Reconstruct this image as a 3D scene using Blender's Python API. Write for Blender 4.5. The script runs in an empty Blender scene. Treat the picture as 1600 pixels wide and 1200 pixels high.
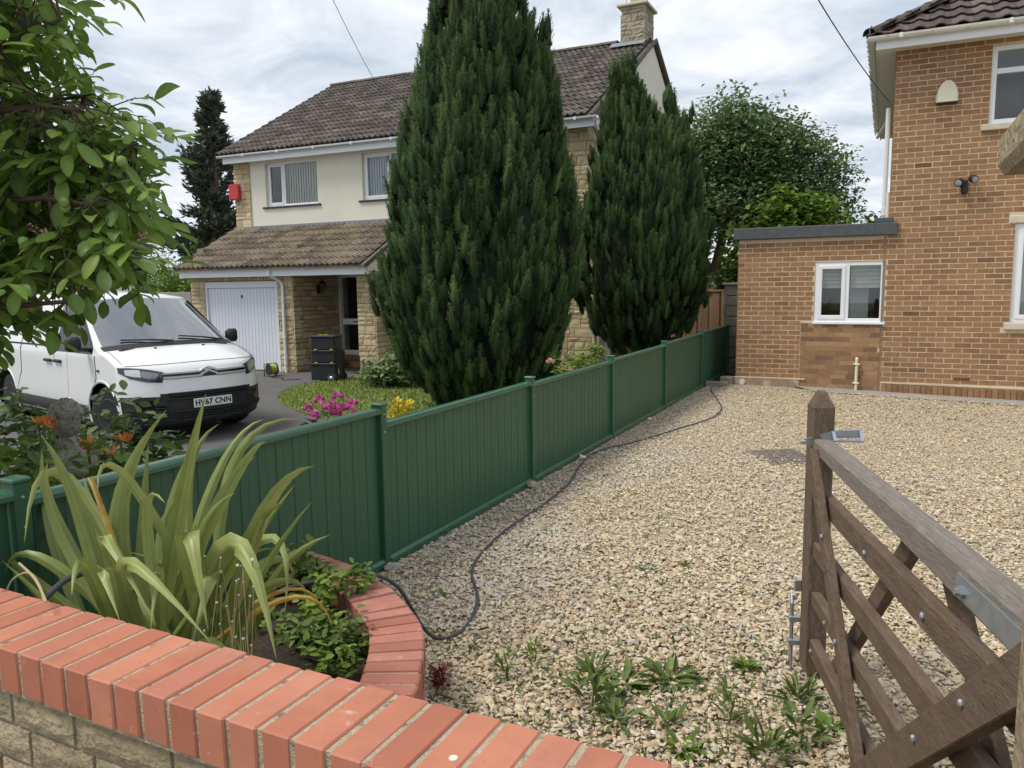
import bpy, bmesh, math, random
import numpy as np
from mathutils import Matrix, Vector, Euler
R = math.radians
rnd = random.Random(11)
rng = np.random.default_rng(11)
sc = bpy.context.scene
col = sc.collection

# ------------------------------------------------------------------ camera
FPX, PITCH, YAW, ROLL, CAMH = 1225.26, 0.12312, 0.44394, -0.012475, 1.58
_F = Vector((-math.sin(YAW) * math.cos(PITCH), math.cos(YAW) * math.cos(PITCH), -math.sin(PITCH)))
_R = Vector((math.cos(YAW), math.sin(YAW), 0))
_U = _R.cross(_F)
CR = _R * math.cos(ROLL) + _U * math.sin(ROLL)
CU = -_R * math.sin(ROLL) + _U * math.cos(ROLL)
CF = _F
CAM = Vector((0, 0, CAMH))
cd = bpy.data.cameras.new('camera')
cam = bpy.data.objects.new('camera', cd)
col.objects.link(cam)
cd.sensor_width = 36.0
cd.lens = FPX / 1600 * 36
cd.clip_start = 0.05
cd.clip_end = 2000
cam.matrix_world = Matrix(((CR.x, CU.x, -CF.x, 0), (CR.y, CU.y, -CF.y, 0), (CR.z, CU.z, -CF.z, CAMH), (0, 0, 0, 1)))
sc.camera = cam

# ------------------------------------------------------------------ sky, sun, exposure
SUN_EL, SUN_AZ = R(58), R(232)          # azimuth clockwise from +Y
w = bpy.data.worlds.new('World')
sc.world = w
w.use_nodes = True
nt = w.node_tree
nt.nodes.clear()
N = nt.nodes.new
out = N('ShaderNodeOutputWorld')
bg = N('ShaderNodeBackground')
bg.inputs['Strength'].default_value = 0.10
sky = N('ShaderNodeTexSky')
sky.sky_type = 'NISHITA'
sky.sun_disc = False
sky.sun_elevation = SUN_EL
sky.sun_rotation = SUN_AZ
sky.air_density = 1.0
sky.dust_density = 1.5
tc = N('ShaderNodeTexCoord')
sep = N('ShaderNodeSeparateXYZ')
nt.links.new(tc.outputs['Generated'], sep.inputs[0])
mz = N('ShaderNodeMath'); mz.operation = 'MAXIMUM'; mz.inputs[1].default_value = 0.0
nt.links.new(sep.outputs['Z'], mz.inputs[0])
az = N('ShaderNodeMath'); az.operation = 'ADD'; az.inputs[1].default_value = 0.16
nt.links.new(mz.outputs[0], az.inputs[0])
dv = N('ShaderNodeVectorMath'); dv.operation = 'DIVIDE'
cmb = N('ShaderNodeCombineXYZ')
for i in range(3):
    nt.links.new(az.outputs[0], cmb.inputs[i])
nt.links.new(tc.outputs['Generated'], dv.inputs[0])
nt.links.new(cmb.outputs[0], dv.inputs[1])
mp = N('ShaderNodeMapping'); mp.inputs['Scale'].default_value = (1.0, 1.15, 0.0); mp.inputs['Location'].default_value = (3.1, 1.7, 0)
mp.inputs['Rotation'].default_value = (0, 0, 0.5)
nt.links.new(dv.outputs[0], mp.inputs['Vector'])
n1 = N('ShaderNodeTexNoise'); n1.inputs['Scale'].default_value = 0.9; n1.inputs['Detail'].default_value = 9; n1.inputs['Roughness'].default_value = 0.56; n1.inputs['Distortion'].default_value = 0.35
n2 = N('ShaderNodeTexNoise'); n2.inputs['Scale'].default_value = 2.1; n2.inputs['Detail'].default_value = 7; n2.inputs['Roughness'].default_value = 0.6; n2.inputs['Distortion'].default_value = 0.5
nt.links.new(mp.outputs[0], n1.inputs['Vector']); nt.links.new(mp.outputs[0], n2.inputs['Vector'])
r1 = N('ShaderNodeValToRGB')                       # how thick the cloud is
r1.color_ramp.elements[0].position = 0.30; r1.color_ramp.elements[0].color = (0.78, 0.78, 0.78, 1)
r1.color_ramp.elements[1].position = 0.50; r1.color_ramp.elements[1].color = (1, 1, 1, 1)
nt.links.new(n1.outputs['Fac'], r1.inputs[0])
r2 = N('ShaderNodeValToRGB')                       # grey undersides to bright tops (sky units)
r2.color_ramp.elements[0].position = 0.34; r2.color_ramp.elements[0].color = (3.8, 4.35, 5.1, 1)
r2.color_ramp.elements[1].position = 0.64; r2.color_ramp.elements[1].color = (6.5, 6.75, 7.1, 1)
nt.links.new(n2.outputs['Fac'], r2.inputs[0])
mx = N('ShaderNodeMixRGB')
nt.links.new(r1.outputs[0], mx.inputs[0])
nt.links.new(sky.outputs[0], mx.inputs[1])
nt.links.new(r2.outputs[0], mx.inputs[2])
nt.links.new(mx.outputs[0], bg.inputs['Color'])
nt.links.new(bg.outputs[0], out.inputs['Surface'])

sd = bpy.data.lights.new('sun', 'SUN')
sd.energy = 1.9
sd.angle = R(20)
sd.color = (1.0, 0.95, 0.87)
sun = bpy.data.objects.new('sun', sd)
col.objects.link(sun)
sdir = Vector((math.sin(SUN_AZ) * math.cos(SUN_EL), math.cos(SUN_AZ) * math.cos(SUN_EL), math.sin(SUN_EL)))
sun.rotation_euler = sdir.to_track_quat('Z', 'Y').to_euler()
sun.location = (0, 0, 30)

sc.view_settings.view_transform = 'Standard'
sc.view_settings.look = 'None'
sc.view_settings.exposure = 0.62
sc.view_settings.gamma = 1.0
sc.cycles.max_bounces = 6
sc.cycles.transparent_max_bounces = 12
sc.cycles.use_denoising = True

# ------------------------------------------------------------------ helpers
WM = {}

def proj(p):
    d = Vector(p) - CAM
    z = d.dot(CF)
    if z < 0.05:
        return (-9999, -9999, z)
    return (800 + FPX * d.dot(CR) / z, 600 - FPX * d.dot(CU) / z, z)

def ray(px, py):
    return CR * ((px - 800) / FPX) + CU * ((600 - py) / FPX) + CF

def at_depth(px, py, zd):
    return CAM + ray(px, py) * zd

def place(o, parent, world=True):
    if parent is not None:
        o.parent = parent
        pw = WM.get(parent.name, Matrix.Identity(4))
        if world:
            o.matrix_parent_inverse = pw.inverted()
            WM[o.name] = o.matrix_basis.copy()
        else:
            WM[o.name] = pw @ o.matrix_basis
    else:
        WM[o.name] = o.matrix_basis.copy()

def tag(o, label=None, cat=None, group=None, kind=None):
    if label: o['label'] = label
    if cat: o['category'] = cat
    if group: o['group'] = group
    if kind: o['kind'] = kind
    return o

def thing(name, label, cat, loc=(0, 0, 0), rz=0.0, group=None):
    o = bpy.data.objects.new(name, None)
    o.empty_display_size = 0.1
    col.objects.link(o)
    o.location = loc
    o.rotation_euler = (0, 0, rz)
    WM[o.name] = Matrix.Translation(loc) @ Matrix.Rotation(rz, 4, 'Z')
    return tag(o, label, cat, group, 'thing')

_CB = None
def chamfer_box(hx, hy, hz, b):
    """box with chamfered edges: 24 verts"""
    vs, idx = [], {}
    for sx in (-1, 1):
        for sy in (-1, 1):
            for sz in (-1, 1):
                for k in range(3):
                    p = [sx * (hx - b), sy * (hy - b), sz * (hz - b)]
                    p[k] = (sx * hx, sy * hy, sz * hz)[k]
                    idx[(sx, sy, sz, k)] = len(vs)
                    vs.append(tuple(p))
    fs = []
    for k in range(3):
        a, c = [i for i in range(3) if i != k]
        for s in (-1, 1):
            q = []
            for (sa, sb) in ((-1, -1), (1, -1), (1, 1), (-1, 1)):
                t = [0, 0, 0]; t[k] = s; t[a] = sa; t[c] = sb
                q.append(idx[(*t, k)])
            fs.append(q)
        for sa in (-1, 1):          # edge running along k
            for sb in (-1, 1):
                t0 = [0, 0, 0]; t0[k] = -1; t0[a] = sa; t0[c] = sb
                t1 = list(t0); t1[k] = 1
                fs.append([idx[(*t0, a)], idx[(*t0, c)], idx[(*t1, c)], idx[(*t1, a)]])
    for sx in (-1, 1):
        for sy in (-1, 1):
            for sz in (-1, 1):
                fs.append([idx[(sx, sy, sz, 0)], idx[(sx, sy, sz, 1)], idx[(sx, sy, sz, 2)]])
    return vs, fs

class MB:
    def __init__(s):
        s.v, s.f, s.t = [], [], []
    def add(s, vs, fs, tint=0.5):
        n = len(s.v)
        s.v += [tuple(p) for p in vs]
        s.f += [[i + n for i in f] for f in fs]
        s.t += [tint] * len(vs)
        return s
    def box(s, x0, x1, y0, y1, z0, z1, bev=0.0, tint=0.5):
        c = ((x0 + x1) / 2, (y0 + y1) / 2, (z0 + z1) / 2)
        hx, hy, hz = abs(x1 - x0) / 2, abs(y1 - y0) / 2, abs(z1 - z0) / 2
        if bev > 0:
            vs, fs = chamfer_box(hx, hy, hz, min(bev, hx * .9, hy * .9, hz * .9))
        else:
            vs = [(a * hx, b * hy, d * hz) for a in (-1, 1) for b in (-1, 1) for d in (-1, 1)]
            fs = [[0, 1, 3, 2], [4, 6, 7, 5], [0, 4, 5, 1], [2, 3, 7, 6], [0, 2, 6, 4], [1, 5, 7, 3]]
        return s.add([(v[0] + c[0], v[1] + c[1], v[2] + c[2]) for v in vs], fs, tint)
    def beam(s, p0, p1, wy, wz, up=(0, 0, 1), bev=0.0, w1=None):
        """bar from p0 to p1, width wy across, wz along up"""
        p0, p1 = Vector(p0), Vector(p1)
        x = (p1 - p0); L = x.length; x.normalize()
        y = Vector(up).cross(x).normalized(); z = x.cross(y)
        if bev > 0:
            vs, fs = chamfer_box(L / 2, wy / 2, wz / 2, bev)
        else:
            vs = [(a * L / 2, b * wy / 2, d * wz / 2) for a in (-1, 1) for b in (-1, 1) for d in (-1, 1)]
            fs = [[0, 1, 3, 2], [4, 6, 7, 5], [0, 4, 5, 1], [2, 3, 7, 6], [0, 2, 6, 4], [1, 5, 7, 3]]
        m = (p0 + p1) / 2
        o = []
        for v in vs:
            k = 1.0
            if w1 is not None:
                k = 1 + (w1 / wz - 1) * (v[0] / L + .5)
            o.append(m + x * v[0] + y * v[1] + z * (v[2] * k))
        return s.add(o, fs)
    def tube(s, pts, rad, n=8, caps=True, tint=0.5):
        pts = [Vector(p) for p in pts]
        if not hasattr(rad, '__len__'):
            rad = [rad] * len(pts)
        vs, fs = [], []
        prev = None
        for i, p in enumerate(pts):
            d = (pts[min(i + 1, len(pts) - 1)] - pts[max(i - 1, 0)]).normalized()
            if prev is None:
                a = d.orthogonal().normalized()
            else:
                a = (prev - d * prev.dot(d)).normalized()
            prev = a
            b = d.cross(a)
            for k in range(n):
                t = 2 * math.pi * k / n
                vs.append(p + (a * math.cos(t) + b * math.sin(t)) * rad[i])
        for i in range(len(pts) - 1):
            for k in range(n):
                fs.append([i * n + k, i * n + (k + 1) % n, (i + 1) * n + (k + 1) % n, (i + 1) * n + k])
        if caps:
            fs.append(list(range(n))[::-1]); fs.append([(len(pts) - 1) * n + k for k in range(n)])
        return s.add(vs, fs, tint)
    def lathe(s, prof, n=16, c=(0, 0, 0), axis='Z', tint=0.5):
        vs, fs = [], []
        for r, z in prof:
            for k in range(n):
                t = 2 * math.pi * k / n
                p = (r * math.cos(t), r * math.sin(t), z)
                if axis == 'Y': p = (p[0], p[2], p[1])
                if axis == 'X': p = (p[2], p[0], p[1])
                vs.append((p[0] + c[0], p[1] + c[1], p[2] + c[2]))
        for i in range(len(prof) - 1):
            for k in range(n):
                fs.append([i * n + k, i * n + (k + 1) % n, (i + 1) * n + (k + 1) % n, (i + 1) * n + k])
        fs.append(list(range(n))[::-1]); fs.append([(len(prof) - 1) * n + k for k in range(n)])
        return s.add(vs, fs, tint)
    def prism(s, poly, d0, d1, axis='Y', tint=0.5):
        """poly of 2D points extruded along axis between d0 and d1. axis Y: (x,z), X: (y,z), Z: (x,y)"""
        def q(p, d):
            return {'Y': (p[0], d, p[1]), 'X': (d, p[0], p[1]), 'Z': (p[0], p[1], d)}[axis]
        n = len(poly)
        vs = [q(p, d0) for p in poly] + [q(p, d1) for p in poly]
        fs = [list(range(n))[::-1], [n + i for i in range(n)]] + [[i, (i + 1) % n, n + (i + 1) % n, n + i] for i in range(n)]
        return s.add(vs, fs, tint)
    def grid(s, fn, nu, nv, tint=0.5):
        vs = [fn(i / nu, j / nv) for i in range(nu + 1) for j in range(nv + 1)]
        fs = [[i * (nv + 1) + j, (i + 1) * (nv + 1) + j, (i + 1) * (nv + 1) + j + 1, i * (nv + 1) + j + 1] for i in range(nu) for j in range(nv)]
        return s.add(vs, fs, tint)
    def mesh(s, name, mat=None, smooth=False, recalc=True):
        me = bpy.data.meshes.new(name)
        me.from_pydata([tuple(v) for v in s.v], [], s.f)
        if recalc:
            bm = bmesh.new(); bm.from_mesh(me)
            bmesh.ops.recalc_face_normals(bm, faces=bm.faces)
            bm.to_mesh(me); bm.free()
        a = me.attributes.new('tint', 'FLOAT', 'POINT')
        a.data.foreach_set('value', np.array(s.t, dtype=np.float32))
        if smooth:
            me.polygons.foreach_set('use_smooth', [True] * len(me.polygons))
        if mat: me.materials.append(mat)
        me.update()
        return me
    def build(s, name, mat, parent=None, world=True, smooth=False, recalc=True):
        o = bpy.data.objects.new(name, s.mesh(name, mat, smooth, recalc))
        col.objects.link(o)
        place(o, parent, world)
        return o

def np_obj(name, V, F, mat, parent=None, tint=None, smooth=False, world=True):
    """V (n,3), F (m,k) numpy"""
    me = bpy.data.meshes.new(name)
    n, m, k = len(V), len(F), F.shape[1]
    me.vertices.add(n); me.vertices.foreach_set('co', np.ascontiguousarray(V, dtype=np.float32).ravel())
    me.loops.add(m * k); me.loops.foreach_set('vertex_index', np.ascontiguousarray(F, dtype=np.int32).ravel())
    me.polygons.add(m)
    me.polygons.foreach_set('loop_start', np.arange(0, m * k, k, dtype=np.int32))
    me.polygons.foreach_set('loop_total', np.full(m, k, dtype=np.int32))
    if smooth: me.polygons.foreach_set('use_smooth', np.ones(m, dtype=bool))
    me.update(calc_edges=True)
    if tint is not None:
        a = me.attributes.new('tint', 'FLOAT', 'POINT')
        a.data.foreach_set('value', np.ascontiguousarray(tint, dtype=np.float32))
    me.materials.append(mat)
    o = bpy.data.objects.new(name, me)
    col.objects.link(o)
    place(o, parent, world)
    return o

def scatter(V0, F0, mats4, tints):
    """copies of a template mesh (V0,F0) under 4x4 matrices -> V,F,tint arrays"""
    k = len(mats4)
    Vh = np.c_[V0, np.ones(len(V0))]
    V = np.einsum('kij,nj->kni', mats4[:, :3, :], Vh).reshape(-1, 3)
    F = (F0[None] + (np.arange(k) * len(V0))[:, None, None]).reshape(-1, F0.shape[1])
    return V, F, np.repeat(tints, len(V0))

def pieces(parent, name, meshes, placed, mat, limit=300, rest=None, hidden=None, budget=None):
    """placed: list of (mesh index, world Matrix). The ones that show largest become objects; the rest one joined mesh."""
    def key(p):
        c = p[1].translation
        x, y, z = proj(c)
        inn = -40 < x < 1640 and -40 < y < 1240 and z > 0
        if inn and hidden and hidden(x, y): inn = False
        return (0 if inn else 1, z)
    pl = sorted(placed, key=key)
    solo, other = pl[:limit], pl[limit:]
    objs = []
    for mi, M_ in solo:
        o = bpy.data.objects.new(name, meshes[mi])
        o.matrix_basis = M_
        col.objects.link(o)
        place(o, parent, True)
        objs.append(o)
    if other:
        mb = []
        vs, ts, fs, base = [], [], [], 0
        cache = {}
        for mi, M_ in other:
            if mi not in cache:
                me = meshes[mi]
                co = np.empty(len(me.vertices) * 3, np.float32); me.vertices.foreach_get('co', co)
                tt = np.empty(len(me.vertices), np.float32)
                me.attributes['tint'].data.foreach_get('value', tt)
                cache[mi] = (co.reshape(-1, 3), tt, [list(p.vertices) for p in me.polygons])
            co, tt, pf = cache[mi]
            m = np.array(M_)
            vs.append(co @ m[:3, :3].T + m[:3, 3]); ts.append(tt)
            fs += [[i + base for i in f] for f in pf]
            base += len(co)
        me = bpy.data.meshes.new(rest or name + '_field')
        me.from_pydata(np.concatenate(vs).tolist(), [], fs)
        a = me.attributes.new('tint', 'FLOAT', 'POINT')
        a.data.foreach_set('value', np.concatenate(ts))
        me.materials.append(mat)
        o = bpy.data.objects.new(rest or name + '_field', me)
        col.objects.link(o); o['kind'] = 'stuff'
        place(o, parent, True)
    return objs

# ------------------------------------------------------------------ materials
def lin(c):
    return tuple(c) + (1.0,) if len(c) == 3 else tuple(c)

def M(name, color, rough=0.7, noise=None, spots=(), bump=None, spec=0.4, metal=0.0, transl=0.0, ramp=None, coat=0.0, stretch=None, coords='pos'):
    """color: base; ramp: list of (pos,color) driven by the 'tint' attribute; noise (scale, amount) brightness mottling;
    spots: (color, scale, lo, hi, strength); bump (scale, strength, distance)"""
    m = bpy.data.materials.new(name); m.use_nodes = True
    t = m.node_tree; t.nodes.clear(); n = t.nodes.new; L = t.links.new
    o = n('ShaderNodeOutputMaterial'); p = n('ShaderNodeBsdfPrincipled')
    p.inputs['Roughness'].default_value = rough
    p.inputs['Metallic'].default_value = metal
    p.inputs['Specular IOR Level'].default_value = spec
    p.inputs['Coat Weight'].default_value = coat
    if coords == 'pos':
        src = n('ShaderNodeNewGeometry').outputs['Position']
    else:
        src = n('ShaderNodeTexCoord').outputs['Object']
    if stretch:
        mp_ = n('ShaderNodeMapping'); mp_.inputs['Scale'].default_value = stretch
        L(src, mp_.inputs['Vector']); src = mp_.outputs[0]
    if ramp:
        at = n('ShaderNodeAttribute'); at.attribute_name = 'tint'
        cr = n('ShaderNodeValToRGB')
        el = cr.color_ramp.elements
        el[0].position, el[0].color = ramp[0][0], lin(ramp[0][1])
        el[1].position, el[1].color = ramp[-1][0], lin(ramp[-1][1])
        for q, c in ramp[1:-1]:
            e = el.new(q); e.color = lin(c)
        L(at.outputs['Fac'], cr.inputs[0]); cur = cr.outputs[0]
    else:
        rg = n('ShaderNodeRGB'); rg.outputs[0].default_value = lin(color); cur = rg.outputs[0]
    if noise:
        nz = n('ShaderNodeTexNoise'); nz.inputs['Scale'].default_value = noise[0]; nz.inputs['Detail'].default_value = 6; nz.inputs['Roughness'].default_value = .62
        L(src, nz.inputs['Vector'])
        mr = n('ShaderNodeMapRange'); mr.inputs[1].default_value = .25; mr.inputs[2].default_value = .75
        mr.inputs[3].default_value = 1 - noise[1]; mr.inputs[4].default_value = 1 + noise[1]
        L(nz.outputs['Fac'], mr.inputs[0])
        vm = n('ShaderNodeVectorMath'); vm.operation = 'SCALE'
        L(cur, vm.inputs[0]); L(mr.outputs[0], vm.inputs['Scale']); cur = vm.outputs[0]
    for (c, s_, lo, hi, st) in spots:
        nz = n('ShaderNodeTexNoise'); nz.inputs['Scale'].default_value = s_; nz.inputs['Detail'].default_value = 5; nz.inputs['Roughness'].default_value = .65
        L(src, nz.inputs['Vector'])
        mr = n('ShaderNodeMapRange'); mr.inputs[1].default_value = lo; mr.inputs[2].default_value = hi; mr.inputs[3].default_value = 0; mr.inputs[4].default_value = st
        L(nz.outputs['Fac'], mr.inputs[0])
        mi = n('ShaderNodeMixRGB'); L(mr.outputs[0], mi.inputs[0]); L(cur, mi.inputs[1]); mi.inputs[2].default_value = lin(c); cur = mi.outputs[0]
    L(cur, p.inputs['Base Color'])
    if bump:
        nb = n('ShaderNodeTexNoise'); nb.inputs['Scale'].default_value = bump[0]; nb.inputs['Detail'].default_value = 5
        L(src, nb.inputs['Vector'])
        bp = n('ShaderNodeBump'); bp.inputs['Strength'].default_value = bump[1]; bp.inputs['Distance'].default_value = bump[2]
        L(nb.outputs['Fac'], bp.inputs['Height']); L(bp.outputs[0], p.inputs['Normal'])
    if transl > 0:
        tr = n('ShaderNodeBsdfTranslucent'); L(cur, tr.inputs['Color'])
        ms = n('ShaderNodeMixShader'); ms.inputs[0].default_value = transl
        L(p.outputs[0], ms.inputs[1]); L(tr.outputs[0], ms.inputs[2]); L(ms.outputs[0], o.inputs['Surface'])
    else:
        L(p.outputs[0], o.inputs['Surface'])
    return m

def glass(name, tintc=(.75, .8, .8), refl=.12, rough=.02):
    m = bpy.data.materials.new(name); m.use_nodes = True
    t = m.node_tree; t.nodes.clear(); n = t.nodes.new; L = t.links.new
    o = n('ShaderNodeOutputMaterial'); tr = n('ShaderNodeBsdfTransparent'); tr.inputs[0].default_value = lin(tintc)
    gl = n('ShaderNodeBsdfGlossy'); gl.inputs['Roughness'].default_value = rough
    fr = n('ShaderNodeLayerWeight'); fr.inputs[0].default_value = .5
    pw = n('ShaderNodeMath'); pw.operation = 'POWER'; pw.inputs[1].default_value = 4.0
    L(fr.outputs['Facing'], pw.inputs[0])
    ad = n('ShaderNodeMath'); ad.operation = 'ADD'; ad.inputs[1].default_value = refl + .04; ad.use_clamp = True
    L(pw.outputs[0], ad.inputs[0])
    ms = n('ShaderNodeMixShader'); L(ad.outputs[0], ms.inputs[0]); L(tr.outputs[0], ms.inputs[1]); L(gl.outputs[0], ms.inputs[2]); L(ms.outputs[0], o.inputs['Surface'])
    return m

mat = {}
mat['upvc'] = M('white upvc', (.78, .80, .83), .35, noise=(3, .03))
mat['upvc_old'] = M('weathered white plastic', (.70, .69, .64), .5, noise=(6, .08), spots=[((.35, .34, .28), 9, .56, .75, .6)])
mat['glass'] = glass('window glass', (.80, .84, .84), .03)
mat['dark_room'] = M('dim room', (.16, .15, .14), .9, noise=(2, .3))
mat['blind'] = M('pale blind cloth', (.70, .67, .58), .8, noise=(20, .05))
mat['blind_blue'] = M('white vertical blind cloth', (.74, .76, .78), .8, noise=(20, .04))
mat['brick'] = M('buff red brick', (.4, .2, .1), .85, ramp=[(0, (.15, .078, .042)), (.2, (.235, .120, .060)), (.5, (.30, .160, .078)), (.8, (.345, .195, .098)), (1, (.285, .132, .066))],
                 noise=(14, .20), spots=[((.16, .11, .08), .8, .52, .8, .35), ((.17, .11, .08), 30, .58, .74, .5), ((.5, .36, .22), 5, .55, .8, .25)], bump=(120, .4, .004))
mat['mortar'] = M('cream mortar', (.62, .51, .36), .95, noise=(18, .10), spots=[((.36, .30, .22), 1.1, .5, .75, .5)], bump=(150, .4, .003))
mat['patch_brick'] = M('brown infill brick', (.3, .2, .1), .85, ramp=[(0, (.20, .11, .065)), (.5, (.31, .175, .09)), (1, (.38, .225, .12))], noise=(16, .18), bump=(120, .4, .004))
mat['patch_mortar'] = M('grey mortar', (.23, .20, .16), .95, noise=(25, .2))
mat['stone_sill'] = M('cream cast stone', (.58, .52, .41), .85, noise=(10, .12), bump=(80, .3, .003))
mat['felt'] = M('dark roofing felt', (.085, .095, .10), .9, noise=(12, .25), bump=(200, .5, .003))
mat['tile'] = M('dark concrete roof tile', (.1, .08, .07), .85, ramp=[(0, (.075, .062, .055)), (.5, (.115, .092, .078)), (.85, (.14, .115, .097)), (1, (.165, .135, .112))], noise=(5, .28),
                spots=[((.40, .37, .30), 7.5, .60, .68, .7), ((.045, .04, .035), 2.2, .55, .75, .5)], bump=(70, .5, .006))
mat['tile_moss'] = M('mossy concrete roof tile', (.1, .08, .07), .9, ramp=[(0, (.12, .095, .075)), (.5, (.185, .15, .115)), (1, (.25, .20, .145))], noise=(6, .3),
                     spots=[((.25, .20, .09), .75, .48, .66, .55), ((.05, .042, .03), 2.6, .56, .68, .7), ((.48, .45, .37), 9, .63, .70, .6)], bump=(70, .5, .006))
mat['tile_brown'] = M('brown pantile', (.1, .08, .07), .8, ramp=[(0, (.06, .046, .042)), (.5, (.092, .07, .062)), (1, (.13, .10, .085))], noise=(7, .25),
                      spots=[((.35, .33, .28), 9, .63, .72, .5), ((.36, .17, .03), 2.0, .66, .76, .6)], bump=(70, .5, .006))
mat['render'] = M('cream smooth render', (.72, .68, .58), .9, noise=(1.3, .05), spots=[((.55, .52, .44), 2.5, .6, .85, .25)], bump=(160, .25, .002))
mat['stone'] = M('honey cast stone', (.5, .4, .2), .9, ramp=[(0, (.42, .32, .185)), (.4, (.52, .415, .25)), (.8, (.58, .475, .295)), (1, (.63, .53, .35))], noise=(9, .16), bump=(38, .8, .012))
mat['stone_mortar'] = M('stone mortar', (.26, .20, .125), .95, noise=(20, .2))
mat['chimney_stone'] = M('grey buff chimney stone', (.4, .3, .2), .9, ramp=[(0, (.22, .19, .145)), (.5, (.33, .285, .21)), (1, (.42, .36, .26))], noise=(8, .2), bump=(45, .8, .012))
mat['lead'] = M('grey lead flashing', (.22, .24, .26), .6, noise=(8, .15))
mat['black_plastic'] = M('black plastic', (.018, .018, .02), .45, noise=(10, .1))
mat['brown_paint'] = M('dark brown paint', (.055, .038, .03), .5)
mat['red_plastic'] = M('red plastic', (.50, .04, .045), .4, noise=(8, .08))
mat['cream_plastic'] = M('cream plastic', (.70, .66, .52), .45, noise=(8, .05))
mat['garage'] = M('pale blue white painted door', (.70, .73, .79), .45, noise=(2, .03))
mat['galv'] = M('galvanised steel', (.40, .43, .46), .42, noise=(18, .2), metal=.75, spots=[((.25, .26, .27), 6, .55, .8, .5)])
mat['green'] = M('dark green coated steel', (.027, .098, .050), .42, noise=(2.5, .10), spec=.5, spots=[((.10, .15, .12), 3.5, .62, .85, .25)])
mat['green_cap'] = M('green coated steel cap', (.034, .115, .066), .26, noise=(6, .1), spec=.6)  # base lightened to paint in sky sheen on rails and caps
mat['coping'] = M('smooth red engineering brick', (.5, .2, .1), .62, ramp=[(0, (.38, .130, .075)), (.35, (.44, .160, .094)), (.7, (.49, .192, .115)), (1, (.42, .155, .098))],
                  noise=(7, .12), spots=[((.62, .36, .25), 3.0, .55, .85, .35), ((.30, .12, .085), 5.5, .56, .75, .45), ((.14, .07, .05), 120, .64, .70, .75), ((.66, .54, .44), 17, .66, .74, .55), ((.24, .13, .09), 2.2, .55, .8, .30)], bump=(90, .15, .002))
mat['coping_old'] = M('weathered red brick', (.5, .2, .1), .75, ramp=[(0, (.33, .120, .083)), (.4, (.41, .158, .112)), (1, (.44, .20, .155))],
                      noise=(9, .13), spots=[((.62, .5, .42), 11, .62, .75, .6), ((.2, .1, .08), 20, .6, .75, .35)], bump=(90, .2, .002))
mat['sandy_mortar'] = M('gritty sand mortar', (.40, .34, .235), .95, noise=(55, .22), spots=[((.13, .12, .11), 28, .56, .64, .8), ((.65, .6, .48), 45, .6, .7, .6)], bump=(140, .9, .008))
mat['block'] = M('rough buff walling block', (.3, .25, .16), .95, ramp=[(0, (.26, .205, .125)), (.5, (.33, .265, .165)), (1, (.40, .325, .21))], noise=(28, .35),
                 spots=[((.14, .11, .08), 60, .58, .7, .6), ((.50, .42, .29), 75, .6, .7, .6)], bump=(75, 1.0, .012))
mat['block_mortar'] = M('wall joint mortar', (.36, .32, .24), .95, noise=(40, .2), bump=(120, .6, .005))
mat['wood'] = M('weathered brown gate timber', (.125, .084, .056), .8, noise=(9, .28), spots=[((.26, .22, .19), 14, .52, .72, .55), ((.09, .10, .045), 4, .58, .8, .5), ((.035, .025, .02), 26, .58, .7, .5)], bump=(40, .7, .006), stretch=(6, 6, 1.2), coords='obj')
mat['wood_x'] = M('brown gate rail timber', (.135, .090, .060), .8, noise=(9, .32), spots=[((.27, .22, .18), 11, .54, .72, .5), ((.10, .10, .045), 3, .58, .8, .5), ((.03, .02, .015), 22, .58, .66, .75)], bump=(40, .8, .006), stretch=(1.1, 7, 7), coords='obj')
mat['wood_top'] = M('greyed gate timber', (.20, .17, .145), .85, noise=(16, .30), spots=[((.33, .30, .26), 12, .5, .7, .6), ((.05, .04, .03), 24, .58, .68, .75), ((.38, .22, .04), 1.6, .74, .78, .7)], bump=(40, .8, .006), stretch=(1.0, 9, 9), coords='obj')
mat['fence_wood'] = M('orange brown fence board', (.36, .22, .115), .85, ramp=[(0, (.27, .155, .08)), (1, (.44, .28, .15))], noise=(9, .2), stretch=(1, 1, .25))
mat['old_block'] = M('old grey concrete block', (.19, .17, .15), .95, noise=(9, .3), bump=(50, .6, .01))
mat['sleeper'] = M('greyed timber edging', (.25, .21, .17), .9, noise=(14, .3), stretch=(.4, 3, 3), bump=(40, .5, .005))
mat['asphalt'] = M('worn asphalt', (.115, .108, .103), .95, noise=(1.2, .12), spots=[((.20, .19, .175), 160, .58, .7, .5)], bump=(220, .6, .005))
mat['concrete'] = M('old concrete', (.30, .28, .25), .95, noise=(4, .2), bump=(120, .4, .004))
mat['soil'] = M('dark garden soil', (.055, .04, .028), 1.0, noise=(18, .35), spots=[((.13, .11, .09), 45, .64, .7, .4)], bump=(40, 1.0, .03))
mat['lawn'] = M('lawn turf', (.16, .21, .045), .95, noise=(3, .25), bump=(90, .8, .02))
mat['earth'] = M('rough ground', (.10, .12, .05), 1.0, noise=(.5, .3))
mat['gravel_bed'] = M('packed gravel bed', (.46, .375, .245), .95, noise=(45, .30), spots=[((.30, .25, .18), 60, .52, .62, .8), ((.58, .50, .37), 75, .58, .66, .7)], bump=(75, 1.0, .02))
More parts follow.
